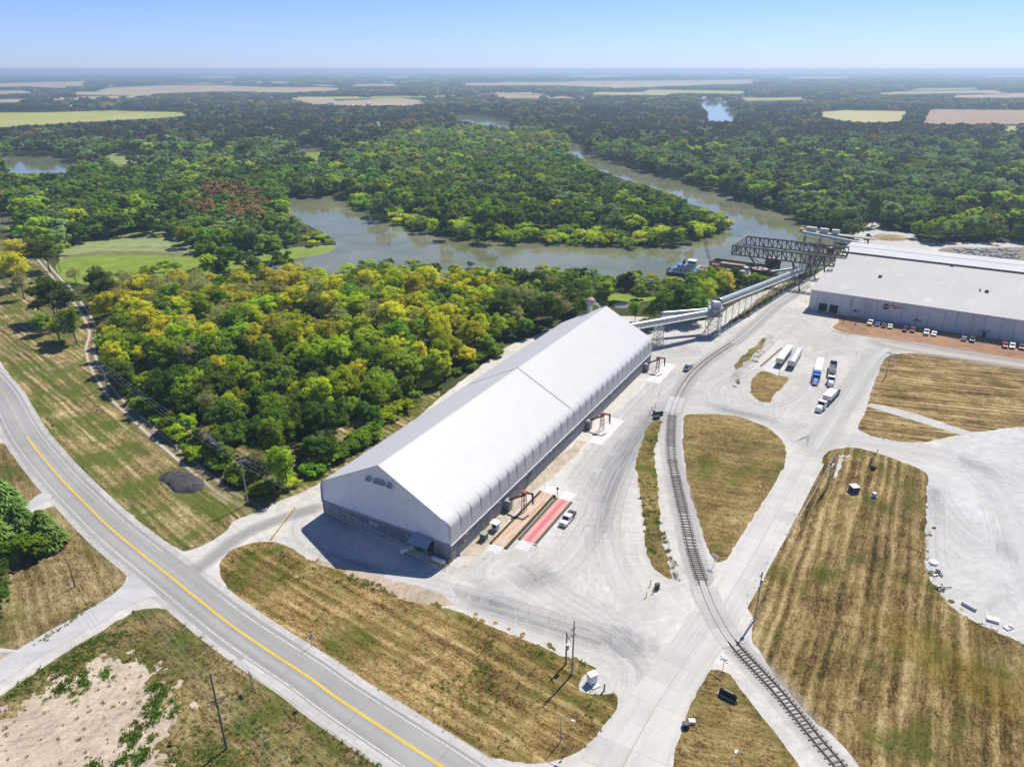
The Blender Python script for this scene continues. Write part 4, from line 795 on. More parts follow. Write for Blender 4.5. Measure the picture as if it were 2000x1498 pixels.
# sign: pale arrow-shaped board, black disc, red slanted letters
SX, SZ, SK = 31.45, 5.95, .74
def sp2(pts, g=0.0): return [(SX + a * SK, SZ + b * SK) for a, b in pts]
BOARD = [(-3.0, .6), (-2.0, 2.3), (.4, 2.8), (1.5, 2.3), (8.8, 2.35), (9.5, 1.6), (7.6, -.55), (-.2, -.75), (-2.2, -.55)]
RIM = [(-3.25, .6), (-2.1, 2.52), (.5, 3.04), (1.6, 2.53), (8.95, 2.57), (9.8, 1.6), (7.75, -.78), (-.2, -.98), (-2.35, -.78)]
sg = MB(); sg.prism(sp2(BOARD), -.22, -.16, axis='y'); sgo = sg.build('sign', paint('pale sign board', (.66, .67, .68), .4), wh)
sg = MB(); sg.prism(sp2(RIM), -.16, -.105, axis='y'); sg.build('sign_rim', paint('sign rim', (.30, .31, .32), .5), sgo)
dc = (SX - .60 * SK, SZ + 1.1 * SK)
sg = MB(); sg.cyl((dc[0], -.22, dc[1]), (dc[0], -.29, dc[1]), 1.28, n=28); sg.build('disc', paint('near black disc', (.028, .032, .038), .5), sgo)
sg = MB(); sg.box((dc[0], -.30, dc[1] + .12), (2.1, .03, .26)); sg.build('disc_band', paint('white disc lettering', (.72, .72, .72), .5), sgo)
def letters(body, size, loc, mat, parent, name, shear=.32, off=.06):
    cu = bpy.data.curves.new(name, 'FONT'); cu.body = body; cu.size = size; cu.shear = shear; cu.extrude = .05; cu.offset = off; cu.space_character = 1.02
    tmp = bpy.data.objects.new(name + '_outline', cu); col.objects.link(tmp); dg = bpy.context.evaluated_depsgraph_get(); me = bpy.data.meshes.new_from_object(tmp.evaluated_get(dg)); bpy.data.objects.remove(tmp); me.materials.clear(); me.materials.append(mat)
    o = bpy.data.objects.new(name, me); col.objects.link(o); o.parent = parent; o.location = loc; o.rotation_euler = (R(90), 0, 0); return o
sgt = letters('TMW', 2.05, (SX + .62, -.28, SZ + .22), paint('sign red', (.62, .02, .015), .5), sgo, 'lettering', off=.035); sgt.scale = (1.06, 1, 1)
sg = MB(); sg.box((SX + 3.9, -.235, SZ + 1.86), (5.0, .03, .10)); sg.build('sign_stripe', paint('dark sign stripe', (.07, .07, .08), .5), sgo)
for i, (px_, py_) in enumerate(((1719, 542), (1927, 571), (1858, 525))):
    h_ = 10.6; p = G(px_, py_, h_); rel = p - WD; lx, ly = rel.dot(WT), rel.dot(WN); zz = ZH + .35 + (ZT - ZH) * ly / WDEP1
    m = MB(); m.box((lx, ly, zz + .55), (1.5, 1.9, 1.2)); v = m.build('roof_vent', paint('grey roof vent', (.30, .30, .29), .6), wh, bevel=.05); m = MB(); m.box((lx, ly - .97, zz + .55), (1.1, .05, .8)); m.build('vent_mouth', M_BLACK, v)
    if i == 1: m = MB(); m.cyl((lx - 2.6, ly, zz), (lx - 2.6, ly, zz + 1.1), .3, n=10); m.build('roof_pipe', M_BLACK, wh)
# yellow kerb round the red gravel
kp = catmull([G(*q) for q in [(1637, 621), (1629, 632), (1623, 641), (1626, 646), (1640, 650), (1670, 654), (1712, 660)]], 1.0); m = MB()
for a, b in zip(kp[:-1], kp[1:]): m.beam((a.x, a.y, .12), (b.x + (b - a).x * .02, b.y + (b - a).y * .02, .12), .38, .26)
o = m.build('kerb', paint('pale yellow kerb', (.66, .54, .25), .7, var=.12, grime=.25)); tag(o, 'pale yellow kerb curving round the red gravel by the warehouse', 'kerb')
for i, q in enumerate(((1647, 630), (1671, 634))):
    m = MB(); m.cyl((0, 0, 0), (0, 0, .8), .22, .12, n=8); m.box((0, 0, .85), (.5, .3, .2)); o = m.build('floodlight', M_BLACK); o.location = G(*q); tag(o, ('small dark floodlight on the red gravel, near the kerb bend', 'small dark floodlight on the red gravel, right of its twin')[i], 'lamp')

# ------------------------------------------------------------------ conveyors
def gallery(label, p, q, rad, parent_mat, name='conveyor', legs=(), truss=True, legmat=None):
    p, q = Vector(p), Vector(q); o = empty(name, (p.x, p.y, 0), 0, label, 'conveyor'); a = Vector((0, 0, p.z)); b = q - Vector((p.x, p.y, 0)); d = (b - a).normalized(); s = d.cross(Vector((0, 0, 1))).normalized(); L = (b - a).length
    n = 10; vs = []; fs = []; K = max(2, int(L / 1.5))
    for j in range(K + 1):
        c = a + d * (L * j / K)
        for i in range(n + 1):
            th = math.pi * i / n; rr = rad * (1.0 + (.02 if j % 2 else 0)); vs.append(c + s * (rr * math.cos(th)) + Vector((0, 0, rr * math.sin(th))))
    for j in range(K):
        for i in range(n): fs.append((j * (n + 1) + i, j * (n + 1) + i + 1, (j + 1) * (n + 1) + i + 1, (j + 1) * (n + 1) + i))
    m = MB(); m.add(vs, fs); h = m.build('hood', parent_mat, o, smooth=True); sl = h.modifiers.new('thick', 'SOLIDIFY'); sl.thickness = .06; sl.offset = -1
    m = MB(); m.beam(a - Vector((0, 0, .12)), b - Vector((0, 0, .12)), rad * 1.9, .18); m.build('belt_bed', M_GALVD, o)
    if truss:
        m = MB(); K = max(3, int(L / 2.2)); dz = 1.5
        for sg_ in (-1, 1):
            e = s * (rad * .95 * sg_); m.beam(a + e - Vector((0, 0, dz)), b + e - Vector((0, 0, dz)), .16); m.beam(a + e - Vector((0, 0, .25)), b + e - Vector((0, 0, .25)), .14)
            for j in range(K):
                u = a + d * (L * j / K) + e; v = a + d * (L * (j + 1) / K) + e
                m.beam(u - Vector((0, 0, .25)), u - Vector((0, 0, dz)), .09); m.beam(u - Vector((0, 0, (.25, dz)[j % 2])), v - Vector((0, 0, (dz, .25)[j % 2])), .09)
        m.build('truss', M_GALV, o)
        m = MB(); e = s * (rad + .75); m.beam(a + e - Vector((0, 0, .9)), b + e - Vector((0, 0, .9)), .8, .06); e2 = s * (rad + 1.12)
        for zz in (.15, -.35): m.beam(a + e2 + Vector((0, 0, zz)), b + e2 + Vector((0, 0, zz)), .05)
        for j in range(K + 1): u = a + d * (L * j / K) + e2; m.beam(u - Vector((0, 0, .9)), u + Vector((0, 0, .15)), .05)
        m.build('walkway', M_GALV, o)
    for f in legs:
        u = a + d * (L * f); zt = u.z - (1.5 if truss else .2); m = MB()
        if zt > 1.0:
            for sg_ in (-1, 1): m.beam((u + s * sg_ * (rad + .3)).to_tuple()[:2] + (0,), (u + s * sg_ * rad * .9).to_tuple()[:2] + (zt,), .16)
            m.beam((u - s * (rad + .2)).to_tuple()[:2] + (.4,), (u + s * rad).to_tuple()[:2] + (zt,), .08)
            m.build('leg', legmat or M_GALV, o)
    return o
M_HOOD = paint('bright galvanised hood', (.44, .46, .48), .35, .45, var=.1, sc=.6)
TWR = G(1391, 652); TWR.z = 0
c0 = FP(1.0, FLEN + .5, 16.6); c1 = Vector((TWR.x, TWR.y, 9.4))
q0 = FP(2.0, FLEN + .5); q0 = Vector((q0.x, q0.y, 13.0))
lv = gallery('level galvanised conveyor from the fabric building to the transfer tower', (q0.x, q0.y, 10.6), (TWR.x - 1.2, TWR.y, 9.6), 1.0, M_HOOD)
b0 = G(1290, 612, 9.5); gallery('short second conveyor running behind the level one', (b0.x, b0.y, 9.4), (TWR.x - 1.0, TWR.y + 3.6, 9.3), .7, M_GALV)
def lattice_tower(label, loc, w, d, h, mat, levels, name='support_tower', taper=.8):
    o = empty(name, loc, 0, label, 'tower'); m = MB(); lv_ = []
    for k in range(levels + 1):
        f = 1 + (taper - 1) * k / levels; z = h * k / levels; lv_.append([(sx_ * w / 2 * f, sy_ * d / 2 * f, z) for sx_, sy_ in ((-1, -1), (1, -1), (1, 1), (-1, 1))])
    for k in range(levels):
        for i in range(4): m.beam(lv_[k][i], lv_[k + 1][i], .2)
    m.build('leg_frame', mat, o); m = MB()
    for k in range(levels):
        for i in range(4):
            j = (i + 1) % 4; m.beam(lv_[k][i], lv_[k + 1][j], .09); m.beam(lv_[k][j], lv_[k + 1][i], .09); m.beam(lv_[k + 1][i], lv_[k + 1][j], .12)
    m.build('bracing', mat, o); m = MB()
    for i in range(4): m.box((lv_[0][i][0], lv_[0][i][1], .15), (.9, .9, .3))
    build_each(m, 'footing', M_CONC, o); return o
sp = G(1285, 672); lattice_tower('lattice trestle carrying the level conveyor near the fabric building', (sp.x, sp.y, 0), 3.2, 2.6, 8.6, M_GALV, 5, 'conveyor_trestle').rotation_euler = (0, 0, .35)
sp = G(1236, 668); sp = q0.lerp(Vector((TWR.x, TWR.y, 0)), .22); lattice_tower('lattice trestle half hidden behind the far gable of the fabric building', (sp.x, sp.y + .5, 0), 2.6, 2.4, 8.8, M_GALVD, 5, 'conveyor_trestle').rotation_euler = (0, 0, .35)
tw = lattice_tower('square galvanised transfer tower where the two conveyors meet', (TWR.x, TWR.y, 0), 5.0, 4.6, 13.4, M_GALV, 6, 'transfer_tower', .95)
m = MB()
for z in (8.2, 11.2): m.box((0, 0, z), (5.6, 5.2, .18))
m.build('platform', M_GALVD, tw); m = MB(); m.box((0.2, 0, 12.6), (3.0, 3.0, 2.6)); m.box((-.4, .2, 9.6), (2.4, 2.6, 2.2)); m.build('chute_housing', M_GALV, tw)
m = MB()
for z in (9.2, 12.2):
    for i, (a, b) in enumerate((((-2.8, -2.6), (2.8, -2.6)), ((2.8, -2.6), (2.8, 2.6)), ((-2.8, -2.6), (-2.8, 2.6)))): m.beam((*a, z), (*b, z), .06); m.beam((*a, z - .5), (*b, z - .5), .05)
m.build('railing', M_GALV, tw); m = MB()
for k in range(9): m.beam((-2.0 + .45 * k, 2.9, .4 + .85 * k), (-2.0 + .45 * k, 3.9, .4 + .85 * k), .35, .06)
m.beam((-2.2, 3.0, .2), (2.0, 3.0, 8.2), .12, .25); m.beam((-2.2, 3.9, .2), (2.0, 3.9, 8.2), .12, .25); m.build('stair', M_GALV, tw)
DK = G(1566, 549); DK.z = 0
gallery('inclined galvanised conveyor from the transfer tower down to the river landing', (TWR.x + 1.5, TWR.y + 1.2, 13.6), (DK.x - 2.0, DK.y - 1.0, 6.2), 1.15, M_HOOD, legs=[.06 + .068 * k for k in range(14)])
# the landing: bridge crane runway trusses, mooring cells, towers
def big_truss(label, p0, p1, z0, z1, w=1.3, panels=20, v_at=()):
    o = empty('crane_runway', (p0.x, p0.y, 0), 0, label, 'truss bridge'); d = Vector((p1.x - p0.x, p1.y - p0.y, 0)); L = d.length; d.normalize(); s = Vector((-d.y, d.x, 0)); m = MB(); br = MB()
    for sg_ in (-1, 1):
        e = s * (w / 2 * sg_); m.beam(e + Vector((0, 0, z1)), e + d * L + Vector((0, 0, z1)), .5, .55); m.beam(e + Vector((0, 0, z0)), e + d * L + Vector((0, 0, z0)), .4, .45)
        for k in range(panels):
            u = e + d * (L * k / panels); v = e + d * (L * (k + 1) / panels); br.beam(u + Vector((0, 0, z0)), u + Vector((0, 0, z1)), .26)
            if k % 2: br.beam(u + Vector((0, 0, z1)), v + Vector((0, 0, z0)), .24)
            else: br.beam(u + Vector((0, 0, z0)), v + Vector((0, 0, z1)), .24)
        br.beam(e + d * L + Vector((0, 0, z0)), e + d * L + Vector((0, 0, z1)), .26)
    for k in range(panels + 1): u = d * (L * k / panels); br.beam(u - s * w / 2 + Vector((0, 0, z1)), u + s * w / 2 + Vector((0, 0, z1)), .2)
    m.build('chord', M_TRUSS, o); br.build('web', M_TRUSS, o); m = MB(); m.beam(Vector((0, 0, z1 + .45)), d * L + Vector((0, 0, z1 + .45)), .22, .25); m.build('crane_rail', paint('tan worn rail', (.30, .24, .16), .7), o)
    for f, zb, spread in v_at:
        c = d * (L * f); m = MB()
        for sg_ in (-1, 1):
            for e in (-s * w / 2, s * w / 2): m.beam(c + d * (spread * sg_) + e + Vector((0, 0, z0)), c + d * (.7 * sg_) + e + Vector((0, 0, zb)), .4); m.beam(c + d * (spread * sg_) + e + Vector((0, 0, z0)), c + e * .6 + Vector((0, 0, (zb + z0) / 2)), .18)
            m.beam(c + d * (spread * .55 * sg_) - s * w / 2 + Vector((0, 0, (zb + z0) / 2)), c + d * (spread * .55 * sg_) + s * w / 2 + Vector((0, 0, (zb + z0) / 2)), .2)
        m.build('leg', M_TRUSS, o)
    return o, d, L
ZC0, ZC1 = 12.2, 16.6
f0, f1 = G(1431, 480, ZC1), G(1632, 503.6, ZC1); g0, g1 = G(1459, 462.5, ZC1), G(1658, 483.9, ZC1)
dfr = (f1 - f0).length
cell1 = G(1481, 549); cell2 = G(1507.5, 528)
def frac(a, b, c): dd = (b - a); dd.z = 0; return (c - a).dot(dd) / dd.dot(dd)
big_truss('near crane runway truss reaching out over the barge', f0, f1, ZC0, ZC1, panels=22, v_at=((frac(f0, f1, cell1), 6.6, 6.0), (frac(f0, f1, G(1570, 545)), .2, 4.0)))
big_truss('far crane runway truss behind the first one', g0, g1, ZC0, ZC1, panels=22, v_at=((frac(g0, g1, cell2), 6.6, 6.0), (frac(g0, g1, G(1592, 532)), .2, 4.0), (frac(g0, g1, G(1625, 525)), .2, 3.0)))
o = empty('runway_end_frame', (f0.x, f0.y, 0), 0, 'end frame tying the river ends of the two runway trusses', 'truss bridge'); m = MB(); e = Vector((g0.x - f0.x, g0.y - f0.y, 0))
for z in (ZC0, ZC1): m.beam(Vector((0, 0, z)) + e * .03, e * .97 + Vector((0, 0, z)), .4)
for k in range(6):
    a, b = e * (.03 + .94 * k / 6), e * (.03 + .94 * (k + 1) / 6); m.beam(a + Vector((0, 0, ZC0)), b + Vector((0, 0, ZC1)), .2) if k % 2 else m.beam(a + Vector((0, 0, ZC1)), b + Vector((0, 0, ZC0)), .2); m.beam(b + Vector((0, 0, ZC0)), b + Vector((0, 0, ZC1)), .2)
m.build('lattice', M_TRUSS, o)
def cell(label, c, r_, h):
    o = empty('mooring_cell', (c.x, c.y, 0), 0, label, 'mooring'); m = MB(); n = 48; vs = []
    for z in (0, h):
        for i in range(n): a = 2 * math.pi * i / n; rr = r_ * (1 + .018 * (i % 2)); vs.append((rr * math.cos(a), rr * math.sin(a), z))
    m.add(vs, [(i, (i + 1) % n, n + (i + 1) % n, n + i) for i in range(n)]); m.build('sheet_pile_wall', paint('rusted sheet piling', (.065, .045, .04), .85, var=.35, sc=.8), o)
    m = MB(); m.cyl((0, 0, h - .4), (0, 0, h - .12), r_ * .985, n=36); m.build('cap', paint('dusty pink cap', (.40, .29, .24), .9, var=.2, sc=.6), o); return o
cell('near round rust-brown mooring cell with a pinkish cap', cell1, 4.1, 6.6); cell('far round mooring cell standing in open water', cell2, 4.0, 6.6)
c3 = G(1618, 510); cell('small round mooring cell between the runway trusses, near the shore', G(1621, 497), 2.1, 4.2)
dt = lattice_tower('dark steel tower at the foot of the inclined conveyor', (DK.x, DK.y, 0), 3.4, 3.4, 12.2, M_TRUSS, 5, 'landing_tower', 1.0)
m = MB(); m.box((0, 0, 3.2), (2.8, 2.8, 3.2)); m.build('drive_housing', M_RUST, dt)
sp = G(1588, 540); lattice_tower('dark lattice leg under the runway trusses, inland of the landing tower', (sp.x, sp.y + 4, 0), 3.0, 4.0, 12.2, M_TRUSS, 5, 'landing_tower', 1.0)
sp = G(1600, 520); lattice_tower('dark lattice leg under the far runway truss', (sp.x, sp.y + 4, 0), 3.0, 3.0, 12.2, M_TRUSS, 5, 'landing_tower', 1.0)
a_ = G(1502, 532, 3.2); b_ = G(1560, 524, 4.6); gallery('low conveyor tube over the water between the mooring cell and the landing tower', a_, b_, .75, M_GALVD, legs=(.15, .5, .85), truss=False, legmat=M_RUST)
a_ = G(1566, 454, 9.5); b_ = G(1688, 477, 9.5); gallery('far galvanised loading conveyor beyond the runway trusses', a_, b_, 1.0, M_GALV, legs=(.05, .3, .55, .8))
o = empty('loading_platform', G(1600, 478), WRZ, 'loading platform with pale cabins on the far side of the runway', 'platform'); m = MB(); m.box((9, 0, 7.2), (44, 5, .6)); m.build('deck', M_CONC, o); m = MB()
for x in (-9, 0, 9, 18, 27):
    for y in (-1.8, 1.8): m.cyl((x, y, 0), (x, y, 6.9), .3, n=8)
m.build('pile', M_RUST, o)
for x, L_ in ((-6, 6), (1.5, 5), (8, 4)): m = MB(); m.box((x, .4, 8.8), (L_, 2.6, 2.6)); m.build('cabin', M_OFFW, o, bevel=.05)
m = MB(); m.box((-11.5, -.6, 8.2), (2.2, 2.0, 1.4)); m.build('winch', M_YELLOW, o)

# ------------------------------------------------------------------ boats
wl0, wl1 = G(1308, 534), G(1362, 541)
tb = empty('towboat', (wl0 + wl1) / 2, math.atan2(wl1.y - wl0.y, wl1.x - wl0.x), 'white towboat with blue trim moored by the wooded bank', 'boat'); TL = (wl1 - wl0).length
M_HULL = paint('dark blue hull', (.03, .06, .10), .5, var=.25, sc=.8, grime=.2); M_BLUE = paint('boat blue', (.05, .18, .38), .5, var=.15)
m = MB(); h = TL / 2; m.add([(-h, -3.4, 0), (h, -3.6, 0), (h, 3.6, 0), (-h, 3.4, 0), (-h - .6, -3.6, 1.6), (h + .3, -3.8, 1.4), (h + .3, 3.8, 1.4), (-h - .6, 3.6, 1.6)], [(3, 2, 1, 0), (4, 5, 6, 7), (0, 1, 5, 4), (1, 2, 6, 5), (2, 3, 7, 6), (3, 0, 4, 7)]); m.build('hull', M_HULL, tb, bevel=.1)
m = MB(); m.box((.04 * TL, 0, 2.6), (TL * .78, 5.6, 2.3)); d1 = m.build('main_deckhouse', M_WHITE, tb, bevel=.06)
m = MB(); m.box((.08 * TL, 0, 4.75), (TL * .58, 4.8, 2.0)); d2 = m.build('upper_deckhouse', M_WHITE, tb, bevel=.06)
m = MB(); m.box((TL * .27, 0, 7.1), (3.4, 3.4, 2.5)); ph_ = m.build('pilothouse', M_WHITE, tb, bevel=.06); m = MB(); m.box((TL * .27, 0, 8.5), (4.4, 4.4, .25)); m.build('pilothouse_roof', M_WHITE, ph_); m = MB(); m.box((TL * .27, 0, 7.5), (3.44, 3.44, .9)); m.build('window_band', M_GLASS, ph_)
m = MB(); m.box((.04 * TL, 0, 3.78), (TL * .86, 6.6, .14)); m.build('deck_roof', M_BLUE, d1); m = MB(); m.box((.08 * TL, 0, 5.82), (TL * .64, 5.4, .14)); m.build('deck_roof', M_BLUE, d2)
m = MB()
for k in range(7):
    for sy_ in (-1, 1): m.box((-TL * .27 + k * TL * .1, sy_ * 2.81, 2.8), (.7, .04, .8 if k % 2 else 1.5))
m.build('window', M_GLASS, d1); m = MB()
for k in range(5):
    for sy_ in (-1, 1): m.box((-TL * .12 + k * TL * .1, sy_ * 2.41, 4.9), (.7, .04, .8))
m.build('window', M_GLASS, d2); m = MB()
for sy_ in (-1.3, 1.3): m.cyl((-.02 * TL, sy_, 5.8), (-.02 * TL, sy_, 8.0), .4, n=10)
m.build('funnel', M_BLACK, tb); m = MB(); m.cyl((TL * .27, 0, 8.6), (TL * .27, 0, 11.2), .06, n=6); m.beam((TL * .27, -1.2, 9.6), (TL * .27, 1.2, 9.6), .08); m.build('mast', M_WHITE, tb); m = MB()
for sy_ in (-3.5, 3.5): m.beam((-h, sy_, 2.4), (h, sy_, 2.4), .06); [m.beam((-h + k * TL / 10, sy_, 1.5), (-h + k * TL / 10, sy_, 2.4), .05) for k in range(11)]
m.build('railing', M_WHITE, tb); m = MB()
for sy_ in (-2.2, 0, 2.2): m.box((-h - .8, sy_, 1.4), (.5, .9, 2.6))
m.build('push_knee', M_BLACK, tb)
cb = empty('crane_barge', G(1398, 532), WRZ, 'flat tan deck barge carrying a lattice-boom crane', 'barge'); m = MB(); m.box((4, 0, .8), (30, 10, 1.6)); m.build('hull', paint('barge tan', (.33, .28, .22), .85, var=.2, sc=.4, grime=.4), cb, bevel=.06); m = MB(); m.box((-6.2, 0, 1.75), (5, 4.4, .4)); m.build('deck_mat', M_RUST, cb)
cr = empty('crawler_crane', G(1394, 528, 1.65), WRZ, 'crawler crane with tall lattice boom on the tan deck barge', 'crane'); cr.location.z = 1.97
m = MB(); [m.box((0, sy_, .5), (4.2, .9, 1.0)) for sy_ in (-1.6, 1.6)]; m.build('crawler_track', M_BLACK, cr, bevel=.1); m = MB(); m.box((.6, 0, 2.1), (4.0, 3.0, 2.0)); m.build('machine_house', M_REDSTEEL, cr, bevel=.06); m = MB(); m.box((-1.4, 1.1, 2.1), (1.4, 1.0, 1.8)); m.build('cab', M_GLASS, cr)
bt = G(1377, 466, 18.0); bl = G(1375, 465, 18.5) - cr.location; bl.rotate(Matrix.Rotation(-WRZ, 3, 'Z')); base_ = Vector((-1.5, 0, 1.6)); m = MB(); dd = (bl - base_); sL = dd.cross(Vector((0, 0, 1))).normalized() * .6; sU = dd.cross(sL).normalized() * .6
for k in range(12):
    a, b = base_ + dd * (k / 12), base_ + dd * ((k + 1) / 12)
    for u, v in ((1, 1), (1, -1), (-1, -1), (-1, 1)): m.beam(a + sL * u + sU * v, b + sL * u + sU * v, .14)
    m.beam(a + sL + sU, b - sL + sU, .1); m.beam(a - sL - sU, b + sL - sU, .1); m.beam(a + sL + sU, b + sL - sU, .1); m.beam(a - sL + sU, b - sL - sU, .1)
m.build('boom', M_TRUSS, cr); m = MB(); m.beam((1.8, 0, 3.0), (2.2, 0, 6.5), .2); m.beam((2.2, 0, 6.5), bl, .06); m.beam((2.2, 0, 6.5), (.8, .5, 3.1), .1); m.build('gantry', M_TRUSS, cr)
hb_ = empty('hopper_barge', G(1450, 527), WRZ, 'open hopper barge lying under the near runway truss', 'barge'); m = MB()
for c, d in (((0, -4.7, 1.7), (34, .6, 3.4)), ((0, 4.7, 1.7), (34, .6, 3.4)), ((-16.7, 0, 1.7), (.6, 8.8, 3.4)), ((16.7, 0, 1.7), (.6, 8.8, 3.4)), ((0, 0, .5), (32.8, 8.8, 1.0))): m.box(c, d)
m.build('hull', paint('brown barge steel', (.16, .12, .10), .85, var=.25, sc=.5, grime=.4), hb_); m = MB(); m.box((-6, 0, 1.6), (16, 8.6, 1.4), top=(.8, .6)); m.build('cargo', paint('tan cargo heap', (.42, .32, .22), .95, var=.2, sc=.8), hb_)
pb = empty('workboat', G(1455, 540), WRZ + 1.2, 'small white workboat tucked between the barge and the mooring cell', 'boat'); m = MB(); m.add([(-4, -1.8, 0), (3, -1.8, 0), (5, 0, 0), (3, 1.8, 0), (-4, 1.8, 0), (-4, -2, 1.4), (3.2, -2, 1.5), (5.6, 0, 1.8), (3.2, 2, 1.5), (-4, 2, 1.4)], [(4, 3, 2, 1, 0), (5, 6, 7, 8, 9), (0, 1, 6, 5), (1, 2, 7, 6), (2, 3, 8, 7), (3, 4, 9, 8), (4, 0, 5, 9)]); m.build('hull', M_HULL, pb)
m = MB(); m.box((-.6, 0, 2.4), (4.2, 2.8, 1.9)); k = m.build('cabin', M_WHITE, pb, bevel=.06); m = MB(); m.box((.2, 0, 4.1), (2.2, 2.2, 1.6)); m.build('wheelhouse', M_WHITE, k, bevel=.05); m = MB(); m.box((.2, 0, 4.35), (2.24, 2.24, .6)); m.build('window_band', M_GLASS, k)
# ------------------------------------------------------------------ trees
def mat_leaf(name, a, b, hue=0.03, val=0.35, trans=0.30):
    t = NT(name); tone = t.attr('tone').outputs['Fac']; rnd = t.n('ShaderNodeObjectInfo').outputs['Random']
    c = t.mix(tone, a, b)
    h = t.n('ShaderNodeHueSaturation'); t.l(c, h.inputs['Color'])
    t.l(t.rng(rnd, 0, 1, 0.5 - hue, 0.5 + hue), h.inputs['Hue']); r2 = t.math('FRACT', t.math('MULTIPLY', rnd, 7.31))
    t.l(t.rng(r2, 0, 1, 1.14 - val, 1.14 + val), h.inputs['Value'])
    d = t.n('ShaderNodeBsdfDiffuse'); tr = t.n('ShaderNodeBsdfTranslucent'); mx = t.n('ShaderNodeMixShader'); mx.inputs[0].default_value = trans
    t.l(h.outputs[0], d.inputs[0]); t.l(h.outputs[0], tr.inputs[0]); t.l(d.outputs[0], mx.inputs[1]); t.l(tr.outputs[0], mx.inputs[2]); t.l(mx.outputs[0], t.out.inputs[0])
    return t.m
LEAF = {
    'yellow': mat_leaf('yellow autumn leaves', (0.46, 0.43, 0.02), (0.66, 0.64, 0.05), 0.012, 0.32, .48),
    'gold': mat_leaf('golden leaves', (0.46, 0.41, 0.04), (0.62, 0.56, 0.07), 0.015, 0.2, .48),
    'lime': mat_leaf('yellow green leaves', (0.27, 0.37, 0.016), (0.50, 0.58, 0.035), 0.025, 0.38, .48),
    'green': mat_leaf('mid green leaves', (0.12, 0.21, 0.014), (0.27, 0.39, 0.036), 0.025, 0.45, .42),
    'dark': mat_leaf('dark green leaves', (0.058, 0.108, 0.014), (0.145, 0.225, 0.034), 0.02, 0.4, .38),
    'olive': mat_leaf('thin olive leaves', (0.28, 0.28, 0.08), (0.46, 0.45, 0.16), 0.02, 0.2, .48),
    'russet': mat_leaf('russet leaves', (0.24, 0.165, 0.055), (0.40, 0.28, 0.09), 0.02, 0.25, .38),
    'dusk': mat_leaf('dull brown green leaves', (0.055, 0.058, 0.026), (0.145, 0.138, 0.062), 0.03, 0.4, .34),
    'sage': mat_leaf('soft grey green leaves', (0.16, 0.24, 0.07), (0.30, 0.40, 0.13), 0.02, 0.4, .42),
    'pine': mat_leaf('evergreen needles', (0.10, 0.19, 0.04), (0.25, 0.36, 0.08), 0.02, 0.15, 0.25),
}
M_BARK = paint('tree bark', (0.13, 0.105, 0.08), 0.95, var=0.35, sc=1.5, spec=0.1)
M_BARE = paint('bare grey branches', (0.36, 0.33, 0.30), 0.95, var=0.25, sc=1.5, spec=0.1)

def quads_mesh(name, P, N, T, size, asp, tone, mat):
    n = len(P); B = np.cross(N, T)
    a = T * (size * asp)[:, None] * 0.5; b = B * size[:, None] * 0.5
    V = np.stack([P - a, P - b * 0.9, P + a, P + b * 0.9], 1).reshape(-1, 3)
    me = bpy.data.meshes.new(name); me.vertices.add(4 * n); me.vertices.foreach_set('co', V.ravel().astype('f'))
    me.loops.add(4 * n); me.loops.foreach_set('vertex_index', np.arange(4 * n, dtype='i'))
    me.polygons.add(n); me.polygons.foreach_set('loop_start', np.arange(0, 4 * n, 4, dtype='i')); me.polygons.foreach_set('loop_total', np.full(n, 4, dtype='i'))
    me.update(); at = me.attributes.new('tone', 'FLOAT', 'FACE'); at.data.foreach_set('value', tone.astype('f'))
    me.materials.append(mat); return me
def unit(v): return v / np.maximum(1e-9, np.linalg.norm(v, axis=1))[:, None]
